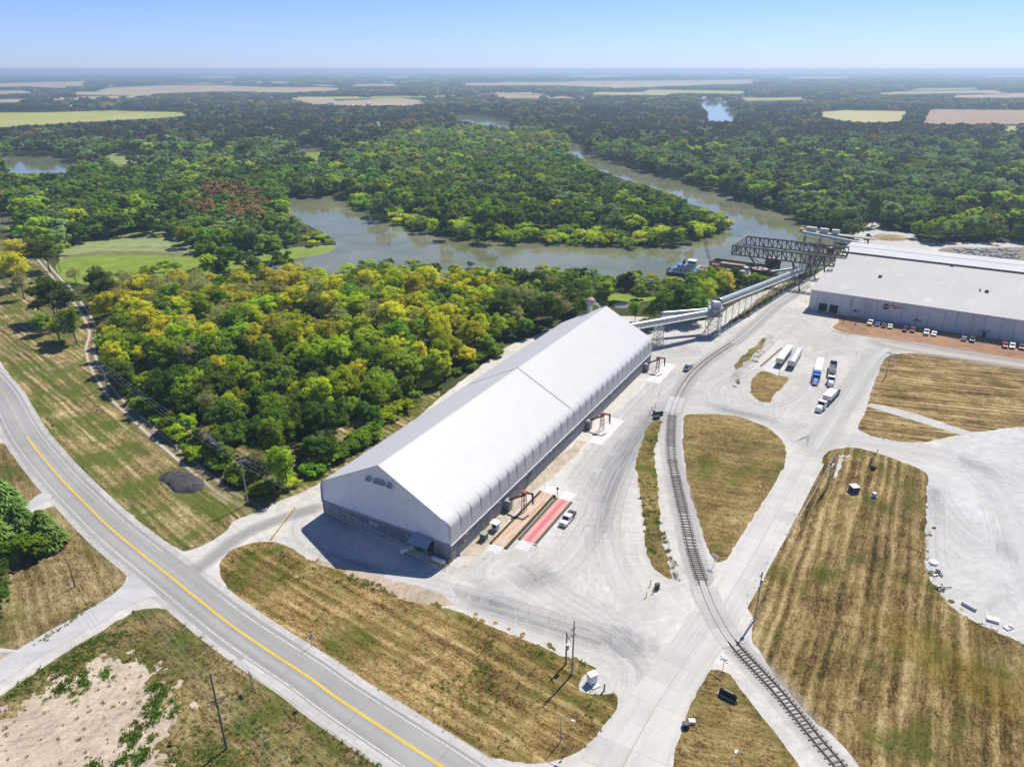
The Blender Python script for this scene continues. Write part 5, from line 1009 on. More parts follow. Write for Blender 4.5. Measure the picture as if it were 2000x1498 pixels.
def crown(name, seed, mat, H=12.0, R=4.2, base=0.28, nc=95, nl=6500, leaf=0.38, form='round', spread=1.0, up=.72):
    r = np.random.default_rng(seed); z0 = H * base; hz = (H - z0) / 2; zc = z0 + hz
    d = unit(r.normal(size=(nc, 3))); d[:, 2] = np.where(d[:, 2] < -0.55, -d[:, 2] * 0.5, d[:, 2])
    rad = r.uniform(0.40, 1.0, nc) ** 0.7
    C = d * rad[:, None] * [R * 0.86, R * 0.86, hz * 0.88]
    if form == 'vase': C[:, :2] *= (0.62 + 0.42 * (C[:, 2:3] / hz))
    if form == 'tall': C[:, :2] *= 0.68
    lobes = r.normal(size=(5, 2)) * R * 0.25; C[:, :2] += lobes[r.integers(0, 5, nc)]
    C[:, 2] += zc
    cr = R * (r.uniform(0.10, 0.30, nc) if nc > 30 else r.uniform(0.17, 0.38, nc)) * spread
    if form == 'cone':
        k = np.linspace(0, 1, nc); ang = np.arange(nc) * 2.4; rr = R * (1 - k) ** 0.8 * r.uniform(0.6, 0.85, nc)
        C = np.stack([np.cos(ang) * rr, np.sin(ang) * rr, z0 + (H - z0) * k * 0.97], 1); cr = R * (0.36 - 0.22 * k)
    w = cr ** 2; k = r.choice(nc, nl, p=w / w.sum()); dd = unit(r.normal(size=(nl, 3)))
    dd[:, 2] = np.where((dd[:, 2] < -0.35), dd[:, 2] * -0.7, dd[:, 2]); dd = unit(dd)
    u = r.uniform(0.35, 1.30, nl)
    P = C[k] + dd * (cr[k] * u)[:, None] * [1, 1, 0.82]
    P[:, 2] = np.maximum(P[:, 2], 0.25 + r.random(nl) * 0.5)
    N = unit(dd * 1.0 + r.normal(size=(nl, 3)) * 0.55 + [0, 0, up])
    T = unit(np.cross(N, r.normal(size=(nl, 3))))
    if form == 'cone':
        T = unit(np.stack([P[:, 0], P[:, 1], -0.5 * np.hypot(P[:, 0], P[:, 1])], 1) + r.normal(size=(nl, 3)) * 0.3); N = unit(np.cross(T, np.cross([0, 0, 1.0], T)) + r.normal(size=(nl, 3)) * 0.3)
        N = unit(N - T * (N * T).sum(1)[:, None])
    tone = np.clip(r.random(nc)[k] * 0.65 + r.random(nl) * 0.5 - 0.05, 0, 1)
    return quads_mesh(name, P, N, T, leaf * r.uniform(0.6, 1.35, nl), np.full(nl, 1.6 if form != 'cone' else 2.6), tone, mat), C
def trunk_mesh(name, seed, C, H, base, r0=0.26, mat=None, limbs=6):
    r = np.random.default_rng(seed); m = MB(); top = Vector((r.normal() * 0.3, r.normal() * 0.3, H * 0.62))
    mid = Vector((r.normal() * 0.15, r.normal() * 0.15, H * base))
    m.tube([(0, 0, -0.2), (0, 0, 0.4), mid, top], [r0 * 1.5, r0, r0 * 0.8, r0 * 0.3], 7)
    for c in C[r.permutation(len(C))[:limbs]]:
        s = mid.lerp(top, float(r.uniform(0.0, 0.7))); c = Vector(c); e = s.lerp(c, 0.5) + Vector((0, 0, 0.3)); m.tube([s, e, c], [r0 * 0.5, r0 * 0.32, r0 * 0.1], 5)
    me = bpy.data.meshes.new(name); me.from_pydata(m.v, [], m.f); me.materials.append(mat or M_BARK); return me
def bare_mesh(name, seed, H, r0=0.2, mat=None, depth=4):
    rr = random.Random(seed); m = MB()
    def grow(p, d, L, r, k):
        q = p + d * L * 0.5 + Vector((rr.gauss(0, .06), rr.gauss(0, .06), 0)) * L; e = p + d * L
        m.tube([p, q, e], [r, r * 0.8, r * 0.55], 5 if k else 7)
        if k >= depth: return
        for _ in range(rr.choice((3, 3, 4))):
            nd = (d + Vector((rr.gauss(0, .55), rr.gauss(0, .55), rr.gauss(0.1, .3)))).normalized(); grow(p.lerp(e, rr.uniform(0.55, 1.0)), nd, L * rr.uniform(0.5, 0.75), r * 0.5, k + 1)
    grow(Vector((0, 0, -0.1)), Vector((0, 0, 1)), H * 0.36, r0, 0)
    me = bpy.data.meshes.new(name); me.from_pydata(m.v, [], m.f); me.materials.append(mat or M_BARE); return me

PROTO = {}                                                        # kind -> list of (crown mesh, trunk mesh, nominal height)
def mk(kind, leafkey, specs, **kw):
    L = []
    for i, (seed, H, Rr, base, form) in enumerate(specs):
        cm, C = crown(kind + '_crown', seed, LEAF[leafkey], H, Rr, base, form=form, **kw)
        L.append((cm, trunk_mesh(kind + '_trunk', seed, C, H, base), H))
    PROTO[kind] = L
mk('yellow', 'yellow', [(1, 15, 4.6, .16, 'round'), (2, 16, 4.4, .14, 'vase'), (3, 14, 4.4, .18, 'round')], nl=5200, nc=105)
mk('gold', 'gold', [(4, 15, 4.4, .18, 'round'), (5, 14, 4.6, .14, 'vase')], nl=4400, nc=100)
mk('lime', 'lime', [(6, 15, 4.4, .08, 'vase'), (7, 14, 4.4, .10, 'round'), (8, 16, 4.4, .10, 'tall')], nl=6200)
mk('green', 'green', [(9, 14, 4.6, .05, 'round'), (10, 15, 4.4, .08, 'vase'), (11, 13, 4.6, .05, 'round')], nl=7000)
mk('dark', 'dark', [(12, 14, 4.8, .05, 'round'), (13, 13, 4.6, .05, 'round'), (14, 15, 4.5, .08, 'tall')], nl=7200)
mk('olive', 'olive', [(15, 15, 4.4, .2, 'vase'), (16, 16, 4.2, .2, 'round')], nl=2300, nc=110, leaf=.32)
mk('russet', 'russet', [(17, 13, 4.4, .15, 'round')], nl=4600)
mk('pine', 'pine', [(18, 11, 4.2, .06, 'cone'), (19, 12, 4.4, .05, 'cone')], nl=6500, nc=60, leaf=.40)
mk('bush', 'lime', [(20, 4.2, 3.0, .05, 'round'), (21, 3.6, 2.8, .05, 'round')], nl=3000, nc=45, leaf=.30)
mk('gbush', 'green', [(22, 4.2, 3.0, .05, 'round'), (23, 3.6, 2.8, .05, 'round')], nl=3000, nc=45, leaf=.30)
PROTO['bare'] = [(None, bare_mesh('bare_branches', 24, 12), 12), (None, bare_mesh('bare_branches', 25, 13), 13)]

KNAME = {'yellow': 'broadleaf_tree', 'gold': 'broadleaf_tree', 'lime': 'broadleaf_tree', 'green': 'broadleaf_tree', 'dark': 'broadleaf_tree', 'olive': 'sparse_tree', 'russet': 'broadleaf_tree', 'pine': 'evergreen_tree', 'bush': 'bush', 'gbush': 'bush', 'bare': 'bare_tree'}
KTEXT = {'yellow': 'yellow-leaved broadleaf tree', 'gold': 'golden-leaved broadleaf tree', 'lime': 'yellow-green broadleaf tree', 'green': 'mid-green broadleaf tree', 'dark': 'dark green broadleaf tree', 'olive': 'thin-leaved olive tree',
         'russet': 'russet brown tree', 'pine': 'evergreen tree', 'bush': 'light green bush', 'gbush': 'green bush', 'bare': 'leafless grey tree'}
def tree(kind, loc, h, rz, label, group=None, var=0, wide=1.0):
    cm, tm, H = PROTO[kind][var % len(PROTO[kind])]; s = h / H
    o = empty(KNAME[kind], loc, rz, label, 'bush' if 'bush' in KNAME[kind] else 'tree', group); o.scale = (s * wide, s * wide, s)
    for nm, me in (('trunk', tm), ('crown', cm)):
        if me is None: continue
        c = bpy.data.objects.new(nm if kind != 'bare' else 'branches', me); col.objects.link(c); c.parent = o
    return o

def inside(px, py, poly):
    px = np.asarray(px); py = np.asarray(py); c = np.zeros(px.shape, bool); n = len(poly); j = n - 1
    for i in range(n):
        xi, yi = poly[i]; xj, yj = poly[j]
        hit = ((yi > py) != (yj > py)) & (px < (xj - xi) * (py - yi) / ((yj - yi) if yj != yi else 1e-9) + xi); c ^= hit; j = i
    return c
# open places that stay open in the view from the survey point: water, fields, meadow, yard
CLEAR = [
        [(552, 388), (610, 386), (674, 384), (700, 408), (738, 430), (800, 451), (870, 470), (940, 476), (1000, 478), (1125, 481), (1250, 486), (1320, 486), (1382, 470), (1428, 448), (1428, 436), (1418, 420), (1350, 398), (1300, 374), (1225, 352), (1175, 334), (1130, 306), (1104, 290), (1106, 280), (1124, 280),
     (1150, 302), (1225, 328), (1300, 348), (1375, 370), (1450, 394), (1500, 410), (1550, 431), (1600, 450), (1640, 462), (1660, 500), (1600, 545), (1480, 545), (1380, 520), (1300, 538), (1240, 530), (1150, 524), (1060, 520), (1000, 521), (920, 514), (820, 508), (760, 503), (700, 511), (655, 520), (560, 508), (470, 505), (640, 484), (655, 474), (622, 452), (580, 432), (558, 412)],
    [(0, 308), (60, 304), (125, 309), (160, 331), (130, 337), (60, 337), (0, 338)],
    [(-60, 417), (14, 415), (34, 424), (30, 442), (-60, 444)],
    [(1364, 200), (1415, 197), (1428, 214), (1443, 228), (1424, 236), (1374, 236), (1382, 222)],
    [(842, 231), (925, 224), (975, 231), (1006, 242), (1000, 249), (950, 242), (890, 234)], [(1120, 221), (1215, 225), (1215, 229), (1150, 228)],
    [(118, 508), (132, 486), (250, 460), (310, 464), (360, 476), (385, 496), (430, 500), (485, 505), (540, 490), (600, 483), (650, 480), (640, 490), (560, 506), (480, 514), (390, 521), (340, 514), (300, 508), (225, 525), (165, 530)],
    [(0, 252), (-60, 252), (-60, 221), (100, 220), (210, 217), (350, 220), (400, 225), (300, 231), (150, 238), (30, 245)],
    [(1572, 222), (1650, 216), (1775, 218), (1762, 237), (1665, 237)], [(1800, 240), (1815, 214), (2080, 216), (2080, 240)], [(1822, 245), (2080, 245), (2080, 253), (1960, 252)],
    [(-60, 166), (0, 163), (90, 161), (170, 159), (170, 166), (90, 168), (0, 170)], [(180, 179), (215, 172), (300, 168), (425, 167), (525, 171), (625, 171), (690, 174), (640, 178), (550, 181), (450, 178), (320, 182)],
    [(565, 192), (645, 191), (655, 197), (780, 192), (852, 200), (790, 206), (700, 206), (600, 202)], [(890, 163), (1000, 162), (1180, 158), (1330, 157), (1480, 155), (1478, 162), (1350, 167), (1215, 172), (1090, 167), (895, 167)],
    [(670, 166), (785, 164), (790, 168), (680, 169)], [(300, 152), (420, 150), (560, 151), (430, 153)], [(1040, 150), (1180, 148), (1260, 149), (1150, 151)], [(1500, 154), (1560, 151), (1700, 150), (1640, 154)],
    [(1790, 189), (1900, 186), (2080, 184), (2080, 190), (1910, 192)], [(-60, 196), (40, 194), (100, 197), (60, 200), (-60, 201)], [(70, 205), (140, 203), (220, 206), (140, 209)],
    [(552, 297), (580, 289), (630, 290), (655, 297), (645, 303), (620, 310), (590, 303)], [(720, 241), (745, 237), (775, 239), (738, 247)], [(785, 238), (830, 238), (822, 241)],
    [(200, 308), (225, 302), (290, 306), (300, 316), (230, 320)], [(1186, 376), (1240, 391), (1225, 392), (1190, 381)],
    [(1680, 455), (1680, 440), (1706, 430), (1722, 428), (1716, 446), (1745, 452), (1782, 456), (1805, 474), (2090, 474), (2090, 1600), (1580, 1600), (1580, 600), (1640, 500)],
    [(-90, 470), (30, 462), (80, 505), (130, 560), (176, 640), (176, 680), (215, 765), (330, 872), (440, 965), (560, 960), (610, 925), (650, 905), (700, 870), (760, 828), (850, 755), (920, 721), (985, 677), (1060, 648), (1130, 625), (1200, 612), (1290, 622), (1350, 612), (1380, 600), (1440, 570), (1500, 552), (1600, 540), (2100, 540), (2100, 1700), (-90, 1700)],
]
CLEAR = CLEAR[:-2] + FARF + CLEAR[-2:]
def clear_hit(p, h):                                             # does a tree of height h at p stand in, or rise into, an open place
    hit = np.zeros(len(p), bool)
    for k in (0.0, 0.5, 1.0):
        q = p.copy(); q[:, 2] += h * k; x, y = PX(q)
        for poly in CLEAR[:-2] if k > 0 else CLEAR:
            hit |= inside(x, y, poly)
    return hit
rng = np.random.default_rng(77)
def lattice(y0, y1, step, margin=1.12):
    pts = []
    ys = np.arange(y0, y1, step)
    for y in ys:
        hw = (y * CP + CAM_H * SP) * 1000 / FPX * margin + 20; xs = np.arange(-hw, hw, step)
        pts.append(np.stack([xs, np.full_like(xs, y), np.zeros_like(xs)], 1))
    p = np.concatenate(pts); p[:, :2] += rng.uniform(-.46, .46, (len(p), 2)) * step
    return p

# --- the near wood between highway and storage building: trees one by one
WOOD = [(206, 640), (222, 722), (252, 768), (302, 824), (362, 876), (418, 920), (462, 948), (508, 964), (560, 952), (612, 926), (655, 902), (697, 872), (730, 845), (756, 815), (800, 785), (845, 752), (880, 738), (915, 722), (981, 678), (1060, 650), (1120, 632), (1150, 610), (1148, 575), (1080, 562), (950, 556), (800, 556), (650, 552), (560, 545), (430, 548), (250, 552), (190, 575), (172, 610)]
wp = []
for y in np.arange(125, 345, 6.5):
    for x in np.arange(-200, 60, 6.5): wp.append((x, y, 0))
wp = np.array(wp, float); wp[:, :2] += rng.uniform(-3.3, 3.3, (len(wp), 2))
X, Y = PX(wp); wp = wp[inside(X, Y, WOOD)]
X, Y = PX(wp); order = np.argsort(-Y); wp, X, Y = wp[order], X[order], Y[order]
def wood_kind(x, y, u, v):
    """which kind grows where in the wood, as the photo shows it"""
    n = mnoise.noise(Vector((x * 0.011, y * 0.018, 3.0)))
    if y > 850 or (x < 420 and y > 800): t = [('dark', .50), ('green', .27), ('lime', .12), ('olive', .06), ('bare', .05)]
    elif x > 980: t = [('green', .40), ('dark', .30), ('olive', .14), ('bare', .10), ('lime', .06)]
    elif y < 610 and x < 600: t = [('olive', .56), ('yellow', .20), ('gold', .05), ('green', .11), ('bare', .03), ('lime', .05)]
    elif y < 600: t = [('green', .26), ('lime', .25), ('yellow', .26), ('gold', .06), ('olive', .17)]
    elif y < 700 and x < 820: t = [('yellow', .38), ('lime', .22), ('olive', .12), ('green', .14), ('gold', .04), ('dark', .07), ('bare', .03)]
    elif y < 740: t = [('lime', .5), ('yellow', .2), ('green', .2), ('dark', .1)]
    else: t = [('lime', .28), ('green', .32), ('dark', .26), ('yellow', .08), ('olive', .03), ('bare', .03)]
    u = min(0.999, max(0.0, u * 0.72 + (n + 0.5) * 0.28)); a = 0
    for k, w in t:
        a += w
        if u < a: return k
    return t[-1][0]
def wood_zone(x, y):
    if y > 840 and x < 560: return 'front edge of the wood beside the dirt track'
    if x < 300: return 'left end of the wood by the dirt track'
    if x > 930: return 'wood behind the far half of the white fabric building'
    if y > 770: return 'edge of the wood facing the white fabric building'
    if y < 600: return 'back of the wood along the water'
    return 'middle of the wood left of the white fabric building'
n_wood = 0; rest = []
hts = 8.0 + 10.5 * rng.random(len(wp)) ** 1.25; uu = rng.random(len(wp)); vv = rng.random(len(wp))
edge = ~inside(X - 26, Y + 22, WOOD); hts = np.where(Y > 800, hts * 0.88, hts); hts = np.where(edge & (X < 620), hts * rng.uniform(.6, .92, len(wp)), hts); hts = np.where((Y > 740) & (Y <= 800), hts * 0.92, hts); hts = np.where((X > 1050) & (Y < 640), hts * .8, hts)
bad = np.zeros(len(wp), bool)
top = wp.copy(); top[:, 2] = hts * 0.97; tx, ty = PX(top)
for poly in (CLEAR[0], CLEAR[6]): bad |= inside(tx, ty, poly)
hts = np.where(bad, rng.uniform(3.5, 6.0, len(wp)), hts)
top[:, 2] = hts; tx, ty = PX(top); bad2 = inside(tx, ty, CLEAR[0]) | inside(tx, ty, CLEAR[6])
for i in range(len(wp)):
    if bad2[i]: continue
    k = wood_kind(X[i], Y[i], uu[i], vv[i]); z = wood_zone(X[i], Y[i])
    if hts[i] < 5.2: k = 'bush' if uu[i] < .5 else 'gbush'
    if n_wood < 285:
        tree(k, wp[i], hts[i], vv[i] * 6.28, f'{KTEXT[k]} in the {z}', f'{KTEXT[k]}s, {z}', int(uu[i] * 97), (0.80 + 0.40 * vv[i]) * (1.35 if edge[i] and hts[i] < 10 else 1.0)); n_wood += 1
    else: rest.append((wp[i], hts[i], k))
# low bushes that close the wood's foot
ed = [(206, 640), (222, 722), (252, 768), (302, 824), (362, 876), (418, 920), (462, 948), (508, 964), (560, 952), (612, 926), (655, 902), (697, 872), (730, 845), (756, 815), (800, 785), (845, 752), (915, 722), (981, 678)]
rb2 = random.Random(12)
for (x0, y0), (x1, y1) in zip(ed[:-1], ed[1:]):
    a, b = G(x0, y0), G(x1, y1); n = max(1, int((b - a).length / 4.2))
    for k in range(n):
        p = a.lerp(b, (k + rb2.random()) / n) + Vector((rb2.gauss(.5, .8), rb2.gauss(.8, .8), 0)); X_, Y_ = PX(p); kd = 'bush' if rb2.random() < .4 else 'gbush'
        zt = 'front foot of the wood beside the dirt track' if x0 < 500 else 'foot of the wood towards the white fabric building'
        tree(kd, p, rb2.uniform(2.2, 4.6), rb2.uniform(0, 6), f'{KTEXT[kd]} at the {zt}', f'{KTEXT[kd]}es at the {zt}', k, rb2.uniform(1.0, 1.5))
# --- trees that stand apart
def lone(kind, bx, by, ty, label, var=0, wide=1.0, group=None):
    h = rise(bx, by, ty); return tree(kind, G(bx, by), h, random.Random(bx).uniform(0, 6.28), label, group, var, wide)
lone('dark', 112, 628, 540, 'large round dark green tree between the mown verge and the dirt track', 0, 1.35)
lone('green', 150, 672, 596, 'lime-edged green tree touching the large round dark tree beside the dirt track', 1, 1.2)
lone('green', 88, 652, 610, 'low green tree in front of the large round dark tree', 2, 1.2)
lone('lime', 118, 668, 618, 'small yellow-green tree at the mown verge below the large round dark tree', 1, 1.3)
lone('olive', 48, 585, 530, 'thin olive tree left of the large round dark tree', 0, 1.3)
lone('yellow', 28, 565, 486, 'pale yellow tree at the left border beyond the mown verge', 0, 1.4)
lone('gold', 40, 530, 466, 'pale golden tree beside the narrow gravel track, left of the algae pond', 0, 1.4)
lone('dark', 8, 540, 490, 'dark tree at the left border below the golden tree', 1, 1.2)
lone('green', 98, 530, 455, 'grey-green tree between the gravel track and the algae pond', 0, 1.2)
lone('dark', 205, 598, 520, 'dark green tree at the near shore of the algae pond', 0, 1.2)
lone('olive', 150, 560, 520, 'olive-yellow shrub tree on the near shore of the algae pond', 1, 1.3)
lone('pine', 8, 1012, 925, 'blue-green evergreen at the left border, above the gravel driveway', 0, 1.15)
lone('pine', 52, 1062, 985, 'blue-green evergreen in the clump beside the driveway, farthest from the lawn', 0, 1.25)
lone('pine', 96, 1068, 998, 'blue-green evergreen in the clump beside the driveway, nearest the highway', 1, 1.2)
lone('pine', 10, 1092, 1010, 'tall evergreen of the clump at the left border', 1, 1.2)
lone('green', 62, 1092, 1040, 'bright green broadleaf tree in front of the evergreen clump on the lawn', 0, 1.35)
lone('green', 24, 1098, 1046, 'yellowish green tree at the near side of the evergreen clump', 2, 1.2)
lone('dark', -4, 1160, 1100, 'dark broadleaf tree at the left border, nearest the side road', 0, 1.1)
lone('dark', 2, 1190, 1130, 'shaded bushy tree at the left border below the dark broadleaf tree', 1, .9)
lone('lime', 862, 750, 676, 'bright yellow-green tree standing at the corner of the wood by the fabric building', 2, 1.1)
lone('green', 562, 955, 864, 'bright green tree at the corner of the wood nearest the gable of the fabric building', 1, 1.2)
lone('bare', 632, 800, 706, 'large leafless grey tree among the dark trees of the wood', 0, 1.1)
lone('bare', 432, 905, 800, 'thin leafless grey tree at the front edge of the wood', 1, .9)
lone('bare', 452, 888, 815, 'twisted leafless tree at the front edge of the wood, right of a thinner one', 0, .8)
# trees and bushes round the transfer tower and the landing
for i, (bx, by, ty, k, v) in enumerate([(1290, 630, 560, 'green', 0), (1320, 625, 545, 'dark', 1), (1350, 628, 560, 'green', 2), (1372, 606, 540, 'lime', 0), (1345, 596, 530, 'green', 1), (1385, 588, 520, 'lime', 1), (1412, 585, 526, 'gold', 0), (1430, 570, 521, 'dark', 0), (1405, 560, 518, 'green', 1), (1450, 568, 532, 'green', 0), (1472, 560, 532, 'green', 2), (1378, 560, 519, 'lime', 2), (1330, 600, 560, 'bush', 0), (1268, 628, 590, 'lime', 1), (1240, 630, 585, 'green', 1), (1262, 645, 622, 'gbush', 0), (1490, 560, 538, 'gbush', 0)]):
    lone(k, bx, by, ty, ['mid-green tree between the slough and the conveyor support', 'dark tree behind the level conveyor', 'mid-green tree right behind the level conveyor, next to the transfer tower', 'yellow-green tree beside the transfer tower', 'green tree on the river bank behind the transfer tower', 'yellow-green tree above the inclined conveyor', 'golden-brown tree above the inclined conveyor', 'dark tree near the moored barge', 'green tree on the bank below the crane barge', 'green tree next to the near round mooring cell', 'small green tree at the foot of the near round mooring cell', 'bright yellow-green tree on the bank below the towboat', 'yellowish bush on the bank of the slough', 'light tree just beyond the far gable of the fabric building', 'dark-stemmed tree behind the conveyor end at the fabric building', 'low bush under the level conveyor', 'bush beside the dark mooring cell at the water'][i], v, 1.15)
lone('dark', 1652, 466, 408, 'big dark tree on the river bank behind the warehouse corner', 0, 1.2)
lone('dark', 1634, 462, 430, 'smaller dark tree beside the big dark tree at the landing', 1, 1.1)
lone('green', 1702, 444, 372, 'pale green tree at the back entrance of the far yard', 1, .7)
for i, (bx, by, ty, k) in enumerate([(1812, 472, 442, 'lime'), (1836, 468, 438, 'lime'), (1790, 466, 430, 'green'), (1862, 470, 442, 'green'), (1905, 470, 438, 'lime'), (1925, 470, 440, 'yellow'), (1880, 468, 444, 'green'), (1955, 472, 444, 'lime'), (1985, 472, 440, 'green')]):
    lone(k, bx, by, ty, ['roundish yellow-green tree right of the gravel loop', 'second yellow-green tree from the gravel loop', 'green tree at the edge of the gravel loop', 'green tree behind the yard road beyond the warehouse roof', 'yellow-green tree above the rubble heap', 'narrow yellow tree above the rubble heap', 'grey-green tree between the two yellow-green trees', 'light tree near the right border above the rubble heap', 'green tree at the right border beyond the warehouse roof'][i], i, 1.0 if i != 5 else .6)

# --- the forest masses: one object each, instanced
def scatter(name, label, cat, P, Hh, K, wide, table):
    c = bpy.data.collections.new(name + ' kinds'); keys = sorted(table)
    for k in keys:
        o = bpy.data.objects.new(k, table[k][0]); c.objects.link(o)
    me = bpy.data.meshes.new(name); n = len(P); me.vertices.add(n); me.vertices.foreach_set('co', np.asarray(P, 'f').ravel())
    idx = np.array([keys.index(k) for k in K], 'i'); s = np.array([h / table[k][1] for h, k in zip(Hh, K)], 'f')
    a = me.attributes.new('pick', 'INT', 'POINT'); a.data.foreach_set('value', idx)
    a = me.attributes.new('size', 'FLOAT_VECTOR', 'POINT'); a.data.foreach_set('vector', np.stack([s * wide, s * wide, s], 1).astype('f').ravel())
    a = me.attributes.new('turn', 'FLOAT_VECTOR', 'POINT'); tr = np.zeros((n, 3), 'f'); tr[:, 2] = rng.uniform(0, 6.28, n); a.data.foreach_set('vector', tr.ravel())
    g = bpy.data.node_groups.new(name + ' planting', 'GeometryNodeTree')
    g.interface.new_socket('Geometry', in_out='INPUT', socket_type='NodeSocketGeometry'); g.interface.new_socket('Geometry', in_out='OUTPUT', socket_type='NodeSocketGeometry')
    N = g.nodes.new; gi, go, ci, ip = N('NodeGroupInput'), N('NodeGroupOutput'), N('GeometryNodeCollectionInfo'), N('GeometryNodeInstanceOnPoints')
    ci.inputs['Collection'].default_value = c; ci.inputs['Separate Children'].default_value = True; ci.inputs['Reset Children'].default_value = True
    def na(nm, t):
        q = N('GeometryNodeInputNamedAttribute'); q.data_type = t; q.inputs['Name'].default_value = nm
        return next(x for x in q.outputs if x.enabled and x.name == 'Attribute')
    e = N('FunctionNodeEulerToRotation')
    L = g.links.new; L(gi.outputs[0], ip.inputs['Points']); L(ci.outputs[0], ip.inputs['Instance']); ip.inputs['Pick Instance'].default_value = True
    L(na('pick', 'INT'), ip.inputs['Instance Index']); L(na('turn', 'FLOAT_VECTOR'), e.inputs[0]); L(e.outputs[0], ip.inputs['Rotation']); L(na('size', 'FLOAT_VECTOR'), ip.inputs['Scale']); L(ip.outputs[0], go.inputs[0])
    o = bpy.data.objects.new(name, me); col.objects.link(o); m = o.modifiers.new('planting', 'NODES'); m.node_group = g
    return tag(o, label, cat, kind='stuff')
NEARTAB = {}
for k in ('yellow', 'gold', 'lime', 'green', 'dark', 'olive', 'russet', 'bush', 'gbush'):
    for j, (cm, tm, H) in enumerate(PROTO[k][:2]): NEARTAB[f'{k}{j}'] = (cm, H)
MIDTAB = {}; FARTAB = {}
def low(tab, key, leafkey, n, seed0, nl, leaf, H=12, Rr=4.6, nc=16):
    for j in range(n):
        f = ('round', 'round', 'vase')[j % 3]; cm, _ = crown(key + '_crown', seed0 + j, LEAF[leafkey], H, Rr, .08, nc, nl, leaf, f, 1.05, up=.5); tab[f'{key}{j}'] = (cm, H)
for i, k in enumerate(('green', 'dark', 'lime', 'olive', 'russet', 'dusk', 'sage')): low(MIDTAB, k, k, 3, 200 + 10 * i, 1300, .85, nc=34)
low(MIDTAB, 'bush', 'lime', 2, 300, 700, .7, 4, 3.4, 12); low(MIDTAB, 'gbush', 'green', 2, 310, 500, .7, 4, 3.0, 12)
for i, k in enumerate(('dusk', 'dark', 'sage', 'russet')): low(FARTAB, k, k, 2, 400 + 10 * i, 260, 2.2, 12, 5.4, 12)
if rest:
    scatter('wood_backdrop_trees', 'deeper part of the autumn-coloured wood left of the white fabric building', 'trees', [r[0] for r in rest], [r[1] for r in rest], [r[2] + str(i % 2) if r[2] != 'bare' else 'olive0' for i, r in enumerate(rest)], np.full(len(rest), 1.15), NEARTAB)
ISLE = [(676, 382), (720, 300), (780, 275), (900, 262), (1000, 262), (1090, 275), (1130, 300), (1260, 350), (1430, 430), (1380, 470), (1250, 486), (1000, 480), (800, 452), (700, 410)]
FR = []
def mid_kinds(p):
    x, y = PX(p); u = rng.random(len(p)); K = []; FR.clear()
    nx = np.array([mnoise.noise(Vector((q[0] * 0.012, q[1] * 0.009, 0))) for q in p])
    isle = inside(x, y, ISLE); fringe = isle & (~inside(x + 4, y + 24, ISLE) | ~inside(x - 14, y + 20, ISLE)) & (y > 395)
    for i in range(len(p)):
        v = u[i] + nx[i] * 0.75; Yp, Xp = y[i], x[i]
        if fringe[i]: K.append('bush' if v < .55 else 'sage' if v < .72 else 'gbush'); FR.append(i)
        elif isle[i]:
            if Yp < 335 and Xp < 1130: K.append('lime' if v < .32 else 'sage' if v < .55 else 'olive' if v < .68 else 'green')
            else: K.append('green' if v < .50 else 'dark' if v < .86 else 'lime' if v < .97 else 'sage')
        elif abs((Xp - 452) / 72) ** 2 + abs((Yp - 425) / 38) ** 2 < 1.0: K.append('russet' if v < .62 else 'green')
        elif Xp > 1150 and Yp > 345: K.append('sage' if v < .26 else 'green' if v < .48 else 'dusk' if v < .78 else 'dark' if v < .93 else 'lime')
        elif Yp > 345: K.append('green' if v < .45 else 'dark' if v < .72 else 'sage' if v < .90 else 'lime')
        elif Yp > 290: K.append('sage' if v < .34 else 'dusk' if v < .62 else 'green' if v < .82 else 'dark' if v < .97 else 'lime')
        else: K.append('dusk' if v < .72 else 'sage' if v < .86 else 'dark' if v < .97 else 'russet')
    return K
def forest(name, label, y0, y1, step, hmin, hmax, tab, kinds, wide=(.95, 1.35), bush=True):
    p = lattice(y0, y1, step); h = rng.uniform(hmin, hmax, len(p)); 
    base = clear_hit(p, np.zeros(len(p))); hit = clear_hit(p, h * 0.96)
    X, Y = PX(p); wood = inside(X, Y, WOOD) | ((X < 260) & (Y > 500))
    keep = ~hit & ~wood; K = np.array(kinds(p), dtype=object)
    if bush and FR: h[FR] *= .45; hit = clear_hit(p, h * .96); keep = ~hit & ~wood
    if bush:
        lowp = hit & ~base & ~wood; hb = rng.uniform(2.2, 4.4, len(p)); lowp &= ~clear_hit(p, hb * .9)
        K[lowp] = np.where(rng.random(lowp.sum()) < .55, 'bush', 'gbush'); h[lowp] = hb[lowp]; keep |= lowp
    p, h, K = p[keep], h[keep], K[keep]; cnt = {k: sum(1 for q in tab if q[:-1] == k) for k in set(q[:-1] for q in tab)}
    K = [k + str(int(rng.integers(cnt[k]))) for k in K]
    print(name, len(p)); return scatter(name, label, 'forest', p, h, K, rng.uniform(*wide, len(p)), tab)
forest('floodplain_forest', 'dense green floodplain forest on the river banks and the wooded island', 330, 900, 9.2, 7.5, 18.5, MIDTAB, mid_kinds)
far_kinds = lambda p: [('dusk' if u < .66 else 'dark' if u < .78 else 'sage' if u < .9 else 'russet') for u in rng.random(len(p))]
forest('distant_forest', 'dull brown-green forest beyond the river bend', 900, 2000, 13.0, 10, 20, MIDTAB, mid_kinds, bush=False)
forest('far_woodland', 'far woodland belts between the pale fields', 2000, 4600, 26, 12, 20, FARTAB, far_kinds, (1.5, 2.4), False)
forest('horizon_woodland', 'hazy blue woodland along the horizon', 4600, 15000, 85, 14, 26, FARTAB, far_kinds, (3.5, 6.5), False)
